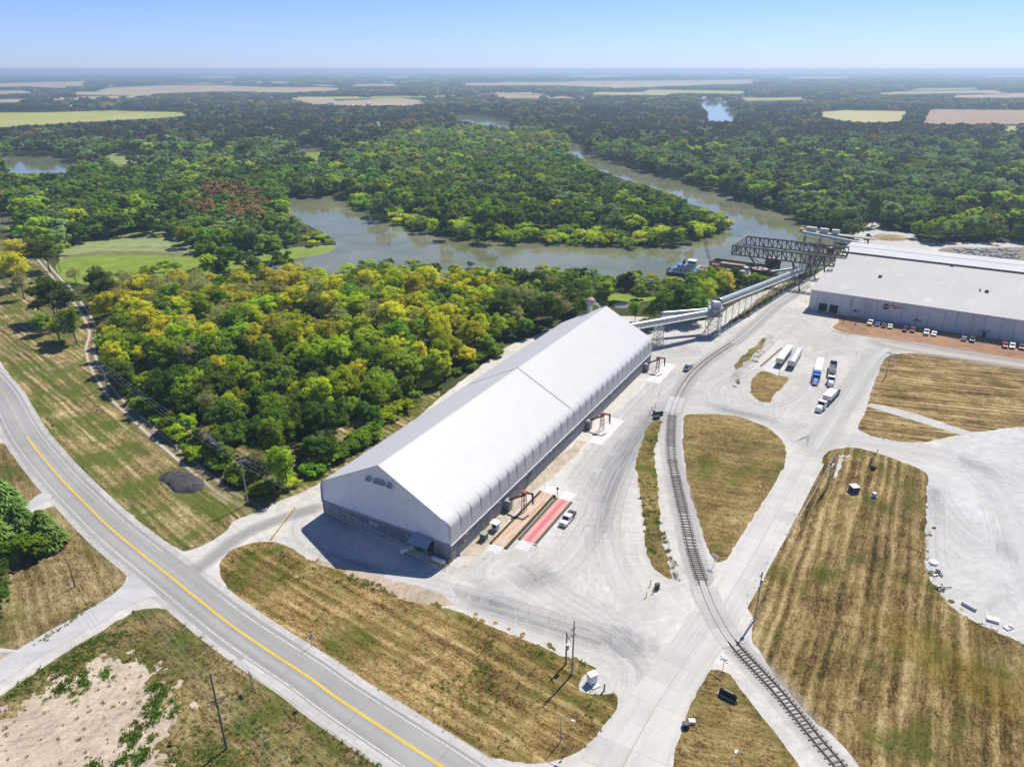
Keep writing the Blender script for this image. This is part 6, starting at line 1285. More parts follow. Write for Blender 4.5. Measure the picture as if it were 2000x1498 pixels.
# ------------------------------------------------------------------ vehicles (local +y = front)
def wheels(o, spots, r=.38, w=.26, parent=None):
    for x, y in spots:
        m = MB(); m.cyl((x - w / 2, y, r), (x + w / 2, y, r), r, n=14); k = m.build('wheel', M_TYRE, parent or o)
        m = MB(); sx_ = math.copysign(1, x); m.cyl((x + sx_ * w / 2, y, r), (x + sx_ * (w / 2 + .015), y, r), r * .58, n=12); m.build('rim', M_CHROME, k)
def car(label, bodycol, kind='suv', group='cars parked along the warehouse wall', nm=None):
    P = {'suv': [(2.3, .45), (2.32, .85), (2.1, 1.02), (1.1, 1.12), (.35, 1.72), (-1.9, 1.72), (-2.25, 1.1), (-2.3, .45)],
         'sedan': [(2.3, .4), (2.32, .72), (2.05, .86), (1.0, .98), (.25, 1.42), (-1.0, 1.42), (-1.75, 1.02), (-2.3, .95), (-2.35, .4)]}[kind]
    G_ = {'suv': [(1.02, 1.14), (.35, 1.64), (-1.88, 1.64), (-2.12, 1.14)], 'sedan': [(.95, 1.0), (.25, 1.37), (-.98, 1.37), (-1.62, 1.03)]}[kind]
    mt = paint('car paint %s' % '_'.join('%02d' % int(c * 99) for c in bodycol), bodycol, .25, .15, var=.04, spec=.5)
    o = empty({'suv': 'parked_suv', 'sedan': 'parked_car'}[kind] if nm is None else nm, label=label, cat='car', group=group)
    m = MB(); m.prism(P, -.92, .92); m.build('body', mt, o, bevel=.09)
    m = MB(); m.prism([(a, z) for a, z in G_], -.935, .935); m.build('side_glass', M_GLASS, o, bevel=.02)
    a, b = G_[0], G_[1]; m = MB(); m.add([(-.74, a[0] + .10, a[1] + .04), (.74, a[0] + .10, a[1] + .04), (.66, b[0] + .10, b[1]), (-.66, b[0] + .10, b[1])], [(0, 1, 2, 3)]); c = m.build('windshield', M_GLASS, o); so = c.modifiers.new('t', 'SOLIDIFY'); so.thickness = .03
    a, b = G_[3], G_[2]; m = MB(); m.add([(-.70, a[0] - .14, a[1] + .03), (.70, a[0] - .14, a[1] + .03), (.62, b[0] - .12, b[1]), (-.62, b[0] - .12, b[1])], [(3, 2, 1, 0)]); c = m.build('rear_window', M_GLASS, o); so = c.modifiers.new('t', 'SOLIDIFY'); so.thickness = .03
    for sx_ in (-.62, .62): m = MB(); m.box((sx_, 2.31, .74), (.36, .05, .16)); m.build('headlight', M_CHROME, o)
    wheels(o, [(-.83, 1.45), (.83, 1.45), (-.83, -1.4), (.83, -1.4)], .35, .22); return o
def pickup(label, bodycol, bedcol=None, cover=False, group=None, cat='pickup truck'):
    mt = paint('car paint %s' % '_'.join('%02d' % int(c * 99) for c in bodycol), bodycol, .25, .15, var=.04, spec=.5); o = empty('pickup_truck', label=label, cat=cat, group=group)
    m = MB(); m.prism([(2.95, .5), (2.98, 1.0), (2.75, 1.14), (1.45, 1.22), (.75, 1.88), (-.75, 1.88), (-.95, 1.2), (-.95, .5)], -.98, .98); m.build('cab', mt, o, bevel=.08)
    m = MB(); m.prism([(1.35, 1.26), (.74, 1.81), (-.72, 1.81), (-.86, 1.26)], -.992, .992); m.build('side_glass', M_GLASS, o)
    m = MB(); m.add([(-.8, 1.50, 1.26), (.8, 1.50, 1.26), (.72, .86, 1.84), (-.72, .86, 1.84)], [(0, 1, 2, 3)]); c = m.build('windshield', M_GLASS, o); c.modifiers.new('t', 'SOLIDIFY').thickness = .03
    bm_ = mt if bedcol is None else paint('dark pickup bed', bedcol, .6, var=.2); m = MB()
    for c, d in (((-.92, -1.95, .92), (.12, 2.0, .6)), ((.92, -1.95, .92), (.12, 2.0, .6)), ((0, -2.9, .92), (1.96, .1, .6)), ((0, -1.0, .92), (1.96, .08, .6)), ((0, -1.95, .62), (1.9, 1.96, .1))): m.box(c, d)
    b = m.build('bed', bm_, o, bevel=.03)
    if cover: m = MB(); m.box((0, -1.95, 1.26), (1.92, 1.98, .1)); m.build('bed_cover', M_BLACK, b)
    else: m = MB(); m.box((0, -1.95, .69), (1.7, 1.86, .03)); m.build('bed_liner', M_BLACK, b)
    for sx_ in (-.72, .72): m = MB(); m.box((sx_, 2.97, .86), (.38, .06, .22)); m.build('headlight', M_CHROME, o)
    m = MB(); m.box((0, 2.98, .84), (.9, .05, .3)); m.build('grille', M_BLACK, o); m = MB(); m.box((0, 3.0, .52), (1.9, .16, .2)); m.build('bumper', M_CHROME, o)
    wheels(o, [(-.86, 1.85), (.86, 1.85), (-.86, -1.75), (.86, -1.75)], .41, .26); return o
def face(o, a, b, z=.05):                                          # stand o so that it runs from rear b to front a
    a, b = Vector((a.x, a.y, 0)), Vector((b.x, b.y, 0)); d = a - b; c = (a + b) / 2; o.location = (c.x, c.y, z); o.rotation_euler = (0, 0, math.atan2(d.y, d.x) - R(90)); return o
face(pickup('white pickup with a dark covered bed beside the red-streaked scale', (.76, .77, .78), (.05, .055, .06), True), G(1098, 1030), G(1119, 1006))
face(pickup('silver pickup driving between the fabric building and the curved railway track', (.46, .47, .48)), G(1350, 715), G(1337, 727))
wall_cars = [(665, 408, 'pickup', (.78, .78, .78), 'white pickup, first of the row from the warehouse doors'), (727, 418, 'sedan', (.05, .14, .30), 'blue car in the shade next to the first white pickup'), (782, 430, 'sedan', (.05, .055, .06), 'dark grey car between the blue car and a white car'), (835, 438, 'sedan', (.62, .62, .60), 'pale car parked fourth from the warehouse doors'),
             (965, 466, 'suv', (.03, .03, .035), 'black SUV in the middle pair below the louvre'), (1030, 472, 'suv', (.16, .07, .065), 'dark maroon SUV beside the black one, below the louvre'), (1150, 492, 'pickup', (.76, .76, .76), 'white pickup right of the maroon SUV'), (1215, 502, 'sedan', (.74, .74, .73), 'white car right beside the second white pickup'),
             (1475, 545, 'sedan', (.09, .10, .11), 'dark grey car standing alone left of the small canopy'), (1545, 556, 'suv', (.025, .025, .03), 'black SUV nearest the small canopy door'), (1830, 606, 'suv', (.22, .035, .045), 'red SUV right of the small canopy door'), (1893, 612, 'suv', (.72, .72, .73), 'white SUV near the right border'), (1975, 622, 'suv', (.14, .03, .04), 'dark red SUV at the right border, last of the row')]
for i, (zx, zy, kd, cl, lb) in enumerate(wall_cars):
    o = pickup(lb, cl, group='cars parked along the warehouse wall') if kd == 'pickup' else car(lb, cl, kd); p = G(1550 + zx / 4.444, 540 + zy / 4.444 + 1.5); o.location = (p.x, p.y, .055); o.rotation_euler = (0, 0, WRZ + R(180) + R((i * 37) % 7 - 3))
def tractor(o, mt, sleeper=True, day=False):
    m = MB(); m.prism([(3.6, .7), (3.65, 1.5), (3.4, 1.75), (1.5, 2.0), (1.5, .7)], -.75, .75); m.build('hood', mt, o, bevel=.12)
    m = MB(); m.prism([(1.5, .8), (1.45, 2.0), (1.1, 2.95), (-.4, 3.0), (-.4, .8)], -1.15, 1.15); c = m.build('cab', mt, o, bevel=.08)
    m = MB(); m.add([(-1.0, 1.53, 2.05), (1.0, 1.53, 2.05), (.95, 1.20, 2.85), (-.95, 1.20, 2.85)], [(0, 1, 2, 3)]); w_ = m.build('windshield', M_GLASS, c); w_.modifiers.new('t', 'SOLIDIFY').thickness = .04
    m = MB()
    for sx_ in (-1.16, 1.16): m.box((sx_, .55, 2.35), (.03, 1.0, .7))
    m.build('side_window', M_GLASS, c)
    if sleeper: m = MB(); m.prism([(-.42, .9), (-.42, 3.1), (-.7, 3.55), (-2.2, 3.6), (-2.25, .9)], -1.18, 1.18); m.build('sleeper', mt, o, bevel=.1)
    m = MB()
    for sx_ in (-.72, .72): m.box((sx_, 2.6, .95), (.45, 1.5, .5))
    m.build('fender', mt, o, bevel=.12); m = MB(); m.box((0, 3.75, .62), (2.2, .22, .4)); m.build('bumper', M_CHROME, o); m = MB(); m.box((0, 3.66, 1.25), (.95, .06, .85)); m.build('grille', M_CHROME, o)
    for sx_ in (-.85, .85): m = MB(); m.box((sx_, 3.42, 1.05), (.35, .12, .3)); m.build('headlight', M_CHROME, o)
    m = MB(); m.box((0, -1.5, .75), (1.0, 7.6, .3)); m.build('chassis', M_BLACK, o); m = MB()
    for sx_ in (-1.22, 1.22): m.cyl((sx_, -.6 if not sleeper else -.45, .9), (sx_, -.6 if not sleeper else -.45, 3.9), .09, n=8)
    m.build('exhaust_stack', M_CHROME, o)
    m = MB()
    for sx_ in (-1.0, 1.0): m.cyl((sx_, -.6, .7), (sx_, 1.0, .7), .3, n=12)
    m.build('fuel_tank', M_CHROME, o); wheels(o, [(-.95, 2.6), (.95, 2.6)], .5, .3); wheels(o, [(s * .9, y) for s in (-1, 1) for y in (-3.4, -4.7)], .5, .55)
def grain_trailer(o, y0, y1, mt, top, open_=False, hopper=True):
    L = y1 - y0; m = MB()
    if not open_:
        m.prism([(-1.25, 1.6), (-1.28, 3.0), (-.8, 3.4), (.8, 3.4), (1.28, 3.0), (1.25, 1.6)], y0, y1, axis='y') if False else m.box((0, (y0 + y1) / 2, 2.25), (2.55, L, 1.6)); b = m.build('box', mt, o, bevel=.06)
        n = 8; t_ = MB(); t_.prism([(1.29 * math.cos(math.pi * i / n), 3.02 + .42 * math.sin(math.pi * i / n)) for i in range(n + 1)], y0 - .02, y1 + .02, axis='y'); t_.build('tarp', top, b, bevel=.02)
    else:
        for c, d in (((-1.2, (y0 + y1) / 2, 2.2), (.1, L, 1.7)), ((1.2, (y0 + y1) / 2, 2.2), (.1, L, 1.7)), ((0, y0 + .05, 2.0), (2.3, .1, 1.3)), ((0, y1 - .05, 2.3), (2.3, .1, 1.9)), ((0, (y0 + y1) / 2, 1.4), (2.3, L - .2, .1))): m.box(c, d)
        b = m.build('box', mt, o, bevel=.03); k = MB(); k.box((0, (y0 + y1) / 2, 1.48), (2.26, L - .3, .05)); k.build('box_floor', M_BLACK, b)
    if hopper:
        m = MB()
        for c in (.27, .73): m.add([(-1.2, y0 + L * (c - .2), 1.5), (1.2, y0 + L * (c - .2), 1.5), (1.2, y0 + L * (c + .2), 1.5), (-1.2, y0 + L * (c + .2), 1.5), (-.4, y0 + L * (c - .06), .55), (.4, y0 + L * (c - .06), .55), (.4, y0 + L * (c + .06), .55), (-.4, y0 + L * (c + .06), .55)], [(0, 1, 2, 3), (7, 6, 5, 4), (0, 4, 5, 1), (1, 5, 6, 2), (2, 6, 7, 3), (3, 7, 4, 0)])
        m.build('hopper', mt, o)
    m = MB(); m.box((0, (y0 + y1) / 2, 1.32), (1.1, L, .22)); m.build('frame', M_BLACK, o)
    wheels(o, [(s * .92, y) for s in (-1, 1) for y in (y0 + .9, y0 + 2.2)], .5, .5); m = MB(); m.box((0, y0 - .05, 1.0), (2.4, .1, .25)); m.build('rear_bumper', M_BLACK, o)
M_TBLUE = paint('truck blue', (.02, .16, .52), .3, .1, var=.05, spec=.5); M_ALU = paint('dull aluminium', (.50, .51, .52), .4, .5, var=.08); M_TARP = paint('pale tarp', (.66, .65, .62), .7, var=.06)
o = empty('semi_truck', label='blue semi truck with a long pale tarped trailer', cat='truck'); tractor(o, M_TBLUE); grain_trailer(o, -16.0, -2.9, M_OFFW, M_WHITE); a_, b_ = G(1591, 753), G(1601, 712); face(o, a_, b_); d = (a_ - b_).normalized(); o.location = a_ - d * 3.7; o.location.z = .055
o = empty('semi_truck', label='white semi truck hauling an open empty dump trailer', cat='truck'); tractor(o, M_WHITE, sleeper=False); grain_trailer(o, -16.4, -6.2, M_ALU, M_TARP, open_=True, hopper=False); m = MB(); m.box((0, -2.9, 1.1), (2.2, 3.6, .2)); m.box((0, -1.3, 1.6), (2.3, .5, 1.3)); m.build('headache_rack', M_ALU, o); a_, b_ = G(1621, 757), G(1628, 704); face(o, a_, b_); d = (a_ - b_).normalized(); o.location = a_ - d * 3.7; o.location.z = .055
o = empty('semi_truck', label='white truck carrying a pale covered box on a long flatbed, parked aslant', cat='truck'); tractor(o, M_WHITE, sleeper=False); m = MB(); m.box((0, -9.2, 1.3), (2.4, 13.5, .3)); m.build('flatbed', M_BLACK, o); m = MB(); m.box((0, -7.6, 2.25), (2.5, 7.2, 1.6)); b = m.build('box', M_TARP, o, bevel=.06); m = MB(); m.box((0, -7.6, 3.1), (2.56, 7.25, .14)); m.build('tarp', M_WHITE, b); m = MB(); [m.box((0, y, 1.62), (2.2, .3, .35)) for y in (-12.2, -13.4, -14.6)]; m.build('ramp_frame', M_RUST, o); wheels(o, [(s * .92, y) for s in (-1, 1) for y in (-13.2, -14.5)], .5, .5); a_, b_ = G(1597, 806), G(1633, 769); face(o, a_, b_); d = (a_ - b_).normalized(); o.location = a_ - d * 3.7; o.location.z = .055
def parked_trailer(label, a, b, top, mt):
    o = empty('grain_trailer', label=label, cat='trailer'); L = (a - b).length; grain_trailer(o, -L / 2, L / 2, mt, top); m = MB(); [m.box((s, L / 2 - 2.2, .6), (.15, .15, 1.3)) for s in (-.8, .8)]; m.build('landing_gear', M_BLACK, o); return face(o, a, b)
parked_trailer('white hopper trailer parked on the concrete strip, without a truck', G(1520, 717), G(1540, 690), M_WHITE, M_ALU); parked_trailer('grey hopper trailer parked right of the white hopper trailer', G(1543, 722), G(1558, 695), M_ALU, M_ALU)
m = MB(); a_, b_ = G(1486, 716), G(1526, 681); m.beam(Vector((a_.x, a_.y, .2)), Vector((b_.x, b_.y, .2)), .5, .4); o = m.build('timber_kerb', paint('brown timber', (.20, .12, .07), .9, var=.3)); tag(o, 'long brown timber along the concrete strip left of the parked trailers', 'kerb')
sheet('concrete_strip', [(1466, 722), (1484, 722), (1522, 684), (1536, 668), (1520, 664), (1506, 680)], .060, mat_simple('strip concrete', (.44, .42, .37), (.58, .56, .51), .2, bump=.05), .1, 2, soft=False)
sheet('concrete_strip', [(1488, 720), (1518, 734), (1528, 726), (1558, 692), (1528, 684)], .060, mat_simple('trailer pad', (.46, .45, .42), (.60, .59, .57), .2, bump=.05), .1, 2, soft=False)

# ------------------------------------------------------------------ railway
tk_px = [(1700, 1580), (1640, 1497), (1602, 1452), (1520, 1352), (1432, 1256), (1392, 1190), (1370, 1132), (1352, 1076), (1340, 1024), (1316, 916), (1311, 877), (1311, 838), (1314, 805), (1320, 786), (1333, 758), (1354, 729), (1388, 699), (1430, 671), (1464, 644), (1511, 601), (1541, 580), (1580, 552)]
TK = catmull([G(*q) for q in tk_px], .7)
strip('ballast', TK, 4.2, -4.4, .061, mat_track('pale ballast bed', (.45, .445, .435), 1.0)); strip('ballast', TK[:int(len(TK) * .62)], 2.3, -2.3, .064, mat_track('ballast', (.47, .46, .445), 1.0))
rw = empty('railway_track', label='single railway track curving through the yard past the fabric building', cat='railway')
M_RAIL = paint('rail steel', (.105, .075, .06), .6, .3, var=.3, sc=.5); M_TIE = paint('dark sleepers', (.20, .17, .145), .95, var=.35, sc=.6, spec=.05)
def off(i, o_, z): a, b = TK[max(i - 1, 0)], TK[min(i + 1, len(TK) - 1)]; d = (b - a).normalized(); return TK[i] + Vector((-d.y, d.x, 0)) * o_ + Vector((0, 0, z))
def near_i(x, y): p = G(x, y); return min(range(len(TK)), key=lambda i: (TK[i] - p).length)
iA, iB = near_i(1432, 1256), near_i(1376, 1140); iC, iD = near_i(1314, 806), near_i(1326, 776); iE = near_i(1430, 671)
for s in (-.76, .76):
    vs = []; fs = []
    for i in range(len(TK)):
        emb = iA < i < iB or iC < i < iD or i > iE; z = .115 if emb else .33; wd = .075
        for o_, zz in ((s - wd, z - .16), (s - wd, z), (s + wd, z), (s + wd, z - .16)): vs.append(off(i, o_, zz))
    for i in range(len(TK) - 1):
        for k in range(3): fs.append((4 * i + k, 4 * i + k + 1, 4 * i + k + 5, 4 * i + k + 4))
    m = MB(); m.add(vs, fs); m.build('rail', M_RAIL, rw)
acc = 0; ties = []; last = TK[0]
for i in range(1, len(TK)):
    acc += (TK[i] - TK[i - 1]).length
    if acc >= .68:
        acc = 0
        if not (iA - 2 < i < iB + 2 or iC - 2 < i < iD + 2 or i > iE): ties.append(i)
rs = MB(); rb_ = MB()
tie0 = None
for n_, i in enumerate(ties):
    d = (TK[min(i + 1, len(TK) - 1)] - TK[max(i - 1, 0)]).normalized(); rz = math.atan2(d.y, d.x) + R(90) + random.Random(i).gauss(0, .02); wl = 2.7 + random.Random(i * 3).uniform(-.15, .2)
    if n_ < 100:
        if tie0 is None: m = MB(); m.box((0, 0, .105), (2.75, .26, .19)); tie0 = m.build('sleeper', M_TIE, rw); c = tie0
        else: c = tie0.copy(); col.objects.link(c)
        c.location = TK[i]; c.rotation_euler = (0, 0, rz); c.scale = (wl / 2.75, 1, 1)
    elif i < iC: rs.box((TK[i].x, TK[i].y, .105), (wl, .26, .19), rz)
    else: rb_.box((TK[i].x, TK[i].y, .075), (wl, .26, .05), rz)
k = rs.build('sleepers_beyond', paint('dusty sleepers', (.27, .25, .225), .95, var=.3, sc=.6, spec=.05), rw); k['kind'] = 'stuff'; k = rb_.build('sleepers_buried', paint('half buried sleepers', (.34, .315, .285), .95, var=.25, sc=.6, spec=.05), rw); k['kind'] = 'stuff'
strip('crossing_slab', TK[iA - 1:iB], 2.7, -2.7, .092, mat_concrete('crossing concrete', (.42, .41, .385), joints=2.5)); strip('crossing_slab', TK[iC:iD], 2.6, -2.6, .092, M_SIDE)
sheet('old_rail_strip', [(1430, 673), (1464, 646), (1511, 603), (1541, 582), (1578, 556), (1584, 560), (1548, 586), (1518, 606), (1470, 650), (1440, 676)], .058, mat_gravel('grey dusty rail strip', (.36, .355, .35), .15), .2, 2)

# ------------------------------------------------------------------ poles, wires, signs
POLES = {}
def pole(key, label, bx, by, ty, arms=(), mat=None, r=.16, rz=0.0, extra=None):
    h = rise(bx, by, ty); p = G(bx, by); o = empty('utility_pole', p, rz, label, 'utility pole'); m = MB(); m.cyl((0, 0, -.2), (0, 0, h), r * 1.15, r * .72, n=9); m.build('post', mat or M_WOOD, o)
    for dz, L in arms:
        m = MB(); m.beam((-L / 2, .18, h - dz), (L / 2, .18, h - dz), .13, .16); m.beam((-L * .3, .12, h - dz), (0, .05, h - dz - .8), .05); m.beam((L * .3, .12, h - dz), (0, .05, h - dz - .8), .05); a = m.build('crossarm', mat or M_WOOD, o)
        m = MB()
        for x in (-L * .46, -L * .18, L * .18, L * .46): m.cyl((x, .18, h - dz + .08), (x, .18, h - dz + .34), .06, .045, n=6)
        m.build('insulator', M_OFFW, a)
    if extra: extra(o, h)
    POLES[key] = (o, h, rz, arms); return o
def pot(o, h):
    m = MB(); m.cyl((.45, 0, h - 3.2), (.45, 0, h - 2.1), .30, n=12); m.build('transformer', M_GALV, o)
def pots2(o, h):
    for x in (-.55, .55): m = MB(); m.cyl((x, -.1, h - 3.6), (x, -.1, h - 2.4), .32, n=12); m.build('transformer', M_GALV, o)
    m = MB(); m.beam((-1.3, .2, h - 2.2), (1.3, .2, h - 2.2), .12); m.build('bracket', M_GALVD, o)
pole('A', 'tall dark pole with double crossarms low down, in the rough field by the bare dirt', 443, 1462, 1315, ((5.6, 2.8), (6.3, 2.6)), r=.19, rz=.5, extra=None)
pole('B', 'pale pole with a crossarm at the wood corner beside the black gravel heap', 485, 985, 890, ((1.6, 2.6),), M_POLE2, rz=.5)
pole('C', 'pale pole with a crossarm against the wood, by the bend of the dirt track', 212, 770, 713, ((.5, 2.8),), M_POLE2, rz=.9)
pole('D', 'tallest of the two poles standing by the white cabinet', 1117, 1318, 1212, ((2.0, 1.0), (3.4, 1.1)), M_POLE2, rz=.6)
pole('E', 'shorter pole with a transformer, beside the tallest pole near the white cabinet', 1105, 1297, 1237, ((.6, 1.8),), rz=-1.2, extra=pot)
pole('F', 'slender leaning-looking pole at the railway crossing edge of the mown field', 1473, 1212, 1116, ((.9, 1.2),), M_POLE2, r=.15, rz=.9, extra=pot)
pole('G', 'pole with several crossarms and two transformers at the top of the mown field', 1615, 955, 892, ((.6, 2.8), (2.0, 2.4)), M_POLE2, rz=.9, extra=pots2)
pole('H', 'pole with one crossarm at the corner of the upper field near the warehouse', 1730, 736, 689, ((.3, 2.8),), M_POLE2, rz=-.4)
pole('I', 'plain short pole on the lawn right of the evergreen clump', 147, 1146, 1099, (), r=.15)
pole('J', 'pole rising from the lime-green trees by the dirt track', 117, 671, 604, ((.8, 2.2),), M_POLE2, rz=.9)
pole('K', 'pole between the narrow gravel track and the algae pond', 119, 534, 496, (), rz=.9)
pole('L', 'pole beside the gravel track beyond the golden tree', 60, 476, 439, (), rz=.9)
pole('M', 'pole at the left border by the small pond, right of its twin', 25, 456, 420, (), rz=.9)
pole('N', 'pole at the left border by the small pond, farthest left', 9, 446, 412, (), rz=.9)
def anchor(k, off_, dz=None):
    o, h, rz, arms = POLES[k]; z = h - (arms[0][0] if arms else .3) + .3 if dz is None else h - dz
    return Vector((o.location.x + math.cos(rz) * off_, o.location.y + math.sin(rz) * off_, z))
def wire(a, b, label, sag=1.2, r=.013):
    a, b = Vector(a), Vector(b); pts = [a.lerp(b, t / 14) - Vector((0, 0, sag * 4 * (t / 14) * (1 - t / 14))) for t in range(15)]
    m = MB(); m.tube(pts, r, 4); o = m.build('overhead_wire', M_WIRE); tag(o, label, 'wire', label + 's')
for ka, kb, ttl in (('C', 'B', 'wire strung along the front of the wood between two pale poles'), ('B', 'D', 'wire crossing before the gable of the fabric building'), ('J', 'C', 'wire strung over the dirt track at the left end of the wood'), ('G', 'F', 'wire strung along the right side of the concrete road'), ('H', 'G', 'wire strung along the edge of the upper field')):
    for o_ in (-1.1, 0, 1.1): wire(anchor(ka, o_), anchor(kb, o_ * (.5 if kb in 'DF' else 1)), ttl, 1.3, .024 if kb in 'BD' else .016)
pA = anchor('A', 0, 5.4); 
for o_ in (-1.3, 0, 1.3):
    wire(pA + Vector((o_, 0, 0)), G(250, 1160, 9.5) + Vector((o_ * .8 - 22, 24, 0)), 'wire running from the tall dark pole along the highway verge', 1.0); wire(pA + Vector((o_, 0, 0)), pA + Vector((44 + o_, -36, -.3)), 'wire running from the tall dark pole out past the lower border', 1.0)
p = G(262, 1150); o = None
def lamp(label, bx, by, ty, ax, ay, mat=None, h=None):
    hh = h or rise(bx, by, ty); o = empty('street_lamp', G(bx, by), 0, label, 'street lamp'); m = MB(); m.cyl((0, 0, 0), (0, 0, hh), .10, .06, n=8); m.build('post', mat or M_GALVD, o); m = MB(); m.tube([(0, 0, hh - .5), (ax * .5, ay * .5, hh - .15), (ax, ay, hh)], .045, 6); m.build('arm', M_GALV, o); m = MB(); m.box((ax * 1.2, ay * 1.2, hh + .02), (.7, .35, .16), math.atan2(ay, ax)); m.build('lamp_head', paint('lamp head grey', (.55, .56, .57), .4), o, bevel=.04); return o
lamp('street lamp on the browned field at the lower edge, its arm pointing right', 1094, 1450, 1397, 1.5, -.8); lamp('slender lamp post behind the parked white trailer', 1521, 735, 702, .8, .3); lamp('white lamp whose head shows at the lower border, right of the concrete road', 1421, 1545, 1480, .6, .9, M_WHITE)
def sign(label, bx, by, ty, w, h, colr, posts=1, rz=0.0, gap=1.1):
    H_ = rise(bx, by, ty); o = empty('road_sign', G(bx, by), rz, label, 'sign'); m = MB()
    for k in range(posts): x = (k - (posts - 1) / 2) * gap; m.beam((x, 0, 0), (x, 0, H_), .09)
    m.build('post', M_GALVD, o); m = MB(); m.box((0, -.06, H_ - h / 2), (w, .04, h)); m.build('panel', paint('sign sheet %02d%02d%02d' % tuple(int(c * 99) for c in colr), colr, .4, .2, var=.05), o, bevel=.01); return o
sign('small blue-grey sign on the verge right of the highway, before the brown field', 609, 1262, 1238, .9, 1.1, (.35, .48, .60), rz=.9)
sign('two-post sign seen edge-on beside the highway in the rough field', 494, 1345, 1313, 1.3, .9, (.30, .30, .29), 2, rz=-.9)
sign('dark square sign near the lower part of the highway verge', 580, 1414, 1387, .8, .8, (.08, .08, .08), rz=.3)
sign('thin sign at the corner of the side road and the highway', 265, 1213, 1192, .5, .6, (.25, .25, .24), rz=.5)
sign('small dark sign on the mown verge right of the highway, upper left', 107, 845, 829, .8, .8, (.16, .17, .18), rz=.3)
sign('low dark sign at the kerb corner by the lower street lamp', 1103, 1476, 1457, .5, .6, (.12, .10, .09), rz=.2)
for i, (bx, by) in enumerate(((1411, 1312), (1394, 1106))):
    o = empty('crossbuck_sign', G(bx, by), -.7, ('white railway crossing sign near the bottom brown field', 'railway crossing sign at the tip of the triangular grass island')[i], 'sign'); m = MB(); m.cyl((0, 0, 0), (0, 0, 3.4), .06, n=8); m.build('post', M_GALV, o); m = MB(); m.beam((-.75, -.06, 2.55), (.75, -.06, 3.35), .04, .22); m.build('board', M_WHITE, o); m = MB(); m.beam((-.75, -.11, 3.35), (.75, -.11, 2.55), .04, .22); m.build('board', M_WHITE, o)
# bollards and boxes round the yard
for (bx, by), lb in (((1270, 1144), 'yellow post highest of the three by the black box near the railway crossing'), ((1276, 1158), 'yellow post closest to the black box near the railway crossing'), ((1262, 1166), 'yellow post lowest of the three near the railway crossing'), ((1268, 812), 'yellow post left of the black yard transformers'), ((1273, 802), 'yellow post behind the black yard transformers'), ((1280, 798), 'yellow post farthest behind the black yard transformers'), ((1287, 775), 'lone yellow post in the yard by the far track curve'), ((1726, 857), 'yellow marker on the gravel edge of the upper field'), ((1713, 886), 'yellow marker at the top edge of the mown field'), ((1154, 1374), 'yellow marker in the browned field near the white cabinet'), ((1574, 592), 'yellow post by the warehouse corner')):
    bollard(lb, G(bx, by), 1.5)
def cabinet(name, label, px_, dims, mat, cap=None, cat='electrical box', rz=.3):
    o = empty(name, G(*px_), rz, label, cat); m = MB(); m.box((0, 0, dims[2] / 2 + .1), dims); m.build('cabinet', mat, o, bevel=.05); m = MB(); m.box((0, 0, .06), (dims[0] + .5, dims[1] + .5, .12)); m.build('plinth', M_CONC, o); m = MB(); m.box((0, 0, dims[2] + .13), (dims[0] + .1, dims[1] + .1, .08)); m.build('lid', cap or mat, o); m = MB(); m.box((0, -dims[1] / 2 - .02, dims[2] * .55), (dims[0] * .8, .03, dims[2] * .7)); m.build('door', mat, o); return o
cabinet('meter_box', 'black box among three yellow posts near the railway crossing', (1283, 1150), (.9, .7, 1.2), M_BLACK)
cabinet('transformer_box', 'open-topped black yard transformer with yellow posts behind', (1285, 810), (2.6, 2.0, 1.5), M_BLACK, paint('grey lid', (.28, .28, .28), .6)); cabinet('transformer_box', 'small dark box in front of the black yard transformer', (1282, 818), (2.0, 1.0, .8), M_BLACK)
cabinet('utility_cabinet', 'white utility cabinet on the gravel patch by two poles', (1156, 1333), (1.5, 1.2, 2.0), M_WHITE, rz=.5)
m = MB(); m.box((0, 0, .14), (1.6, 1.2, .28)); o = m.build('concrete_pad', M_PADW, bevel=.03); o.location = G(1162, 1340); o.rotation_euler = (0, 0, .5); tag(o, 'low white slab at the foot of the white utility cabinet', 'concrete pad')
m = MB(); m.cyl((0, 0, 0), (0, 0, 1.5), .16, n=10); m.dome((0, 0, 1.5), .17, 10, 3); o = m.build('standpipe', paint('blue grey pipe', (.24, .32, .38), .5)); o.location = G(1180, 1349); tag(o, 'blue-grey standpipe right of the white utility cabinet', 'pipe')
sheet('gravel_patch', [(1134, 1326), (1142, 1318), (1158, 1316), (1180, 1322), (1203, 1346), (1196, 1354), (1160, 1355), (1136, 1350)], .058, M_GRAVEL2, .3, 1.0)
o = cabinet('storage_shed', 'white-roofed dark shed on the mown field', (1667, 960), (1.9, 2.0, 1.6), paint('dark shed wall', (.05, .06, .075), .6), paint('pale blue roof', (.58, .63, .67), .5), 'shed', rz=.15); o['label'] = 'small dark shed with a pale roof on the mown field'
cabinet('utility_cabinet', 'little white box right of the dark shed on the mown field', (1707, 970), (.9, .8, 1.0), M_OFFW, rz=.2)
o = empty('yard_sign', G(1699, 911), .9, 'dark two-sided wooden sign at the top of the mown field', 'sign'); m = MB(); [m.box((x, 0, 1.7), (.2, .2, 3.4)) for x in (-1.3, 1.3)]; m.build('post', M_RUST, o); m = MB(); m.box((0, 0, 2.3), (2.5, .14, 1.8)); m.build('panel', paint('grey blue sign face', (.20, .24, .32), .5), o); m = MB(); m.box((-.9, -1.1, .6), (1.2, 1.2, 1.1)); m.build('crate', M_RUST, o)
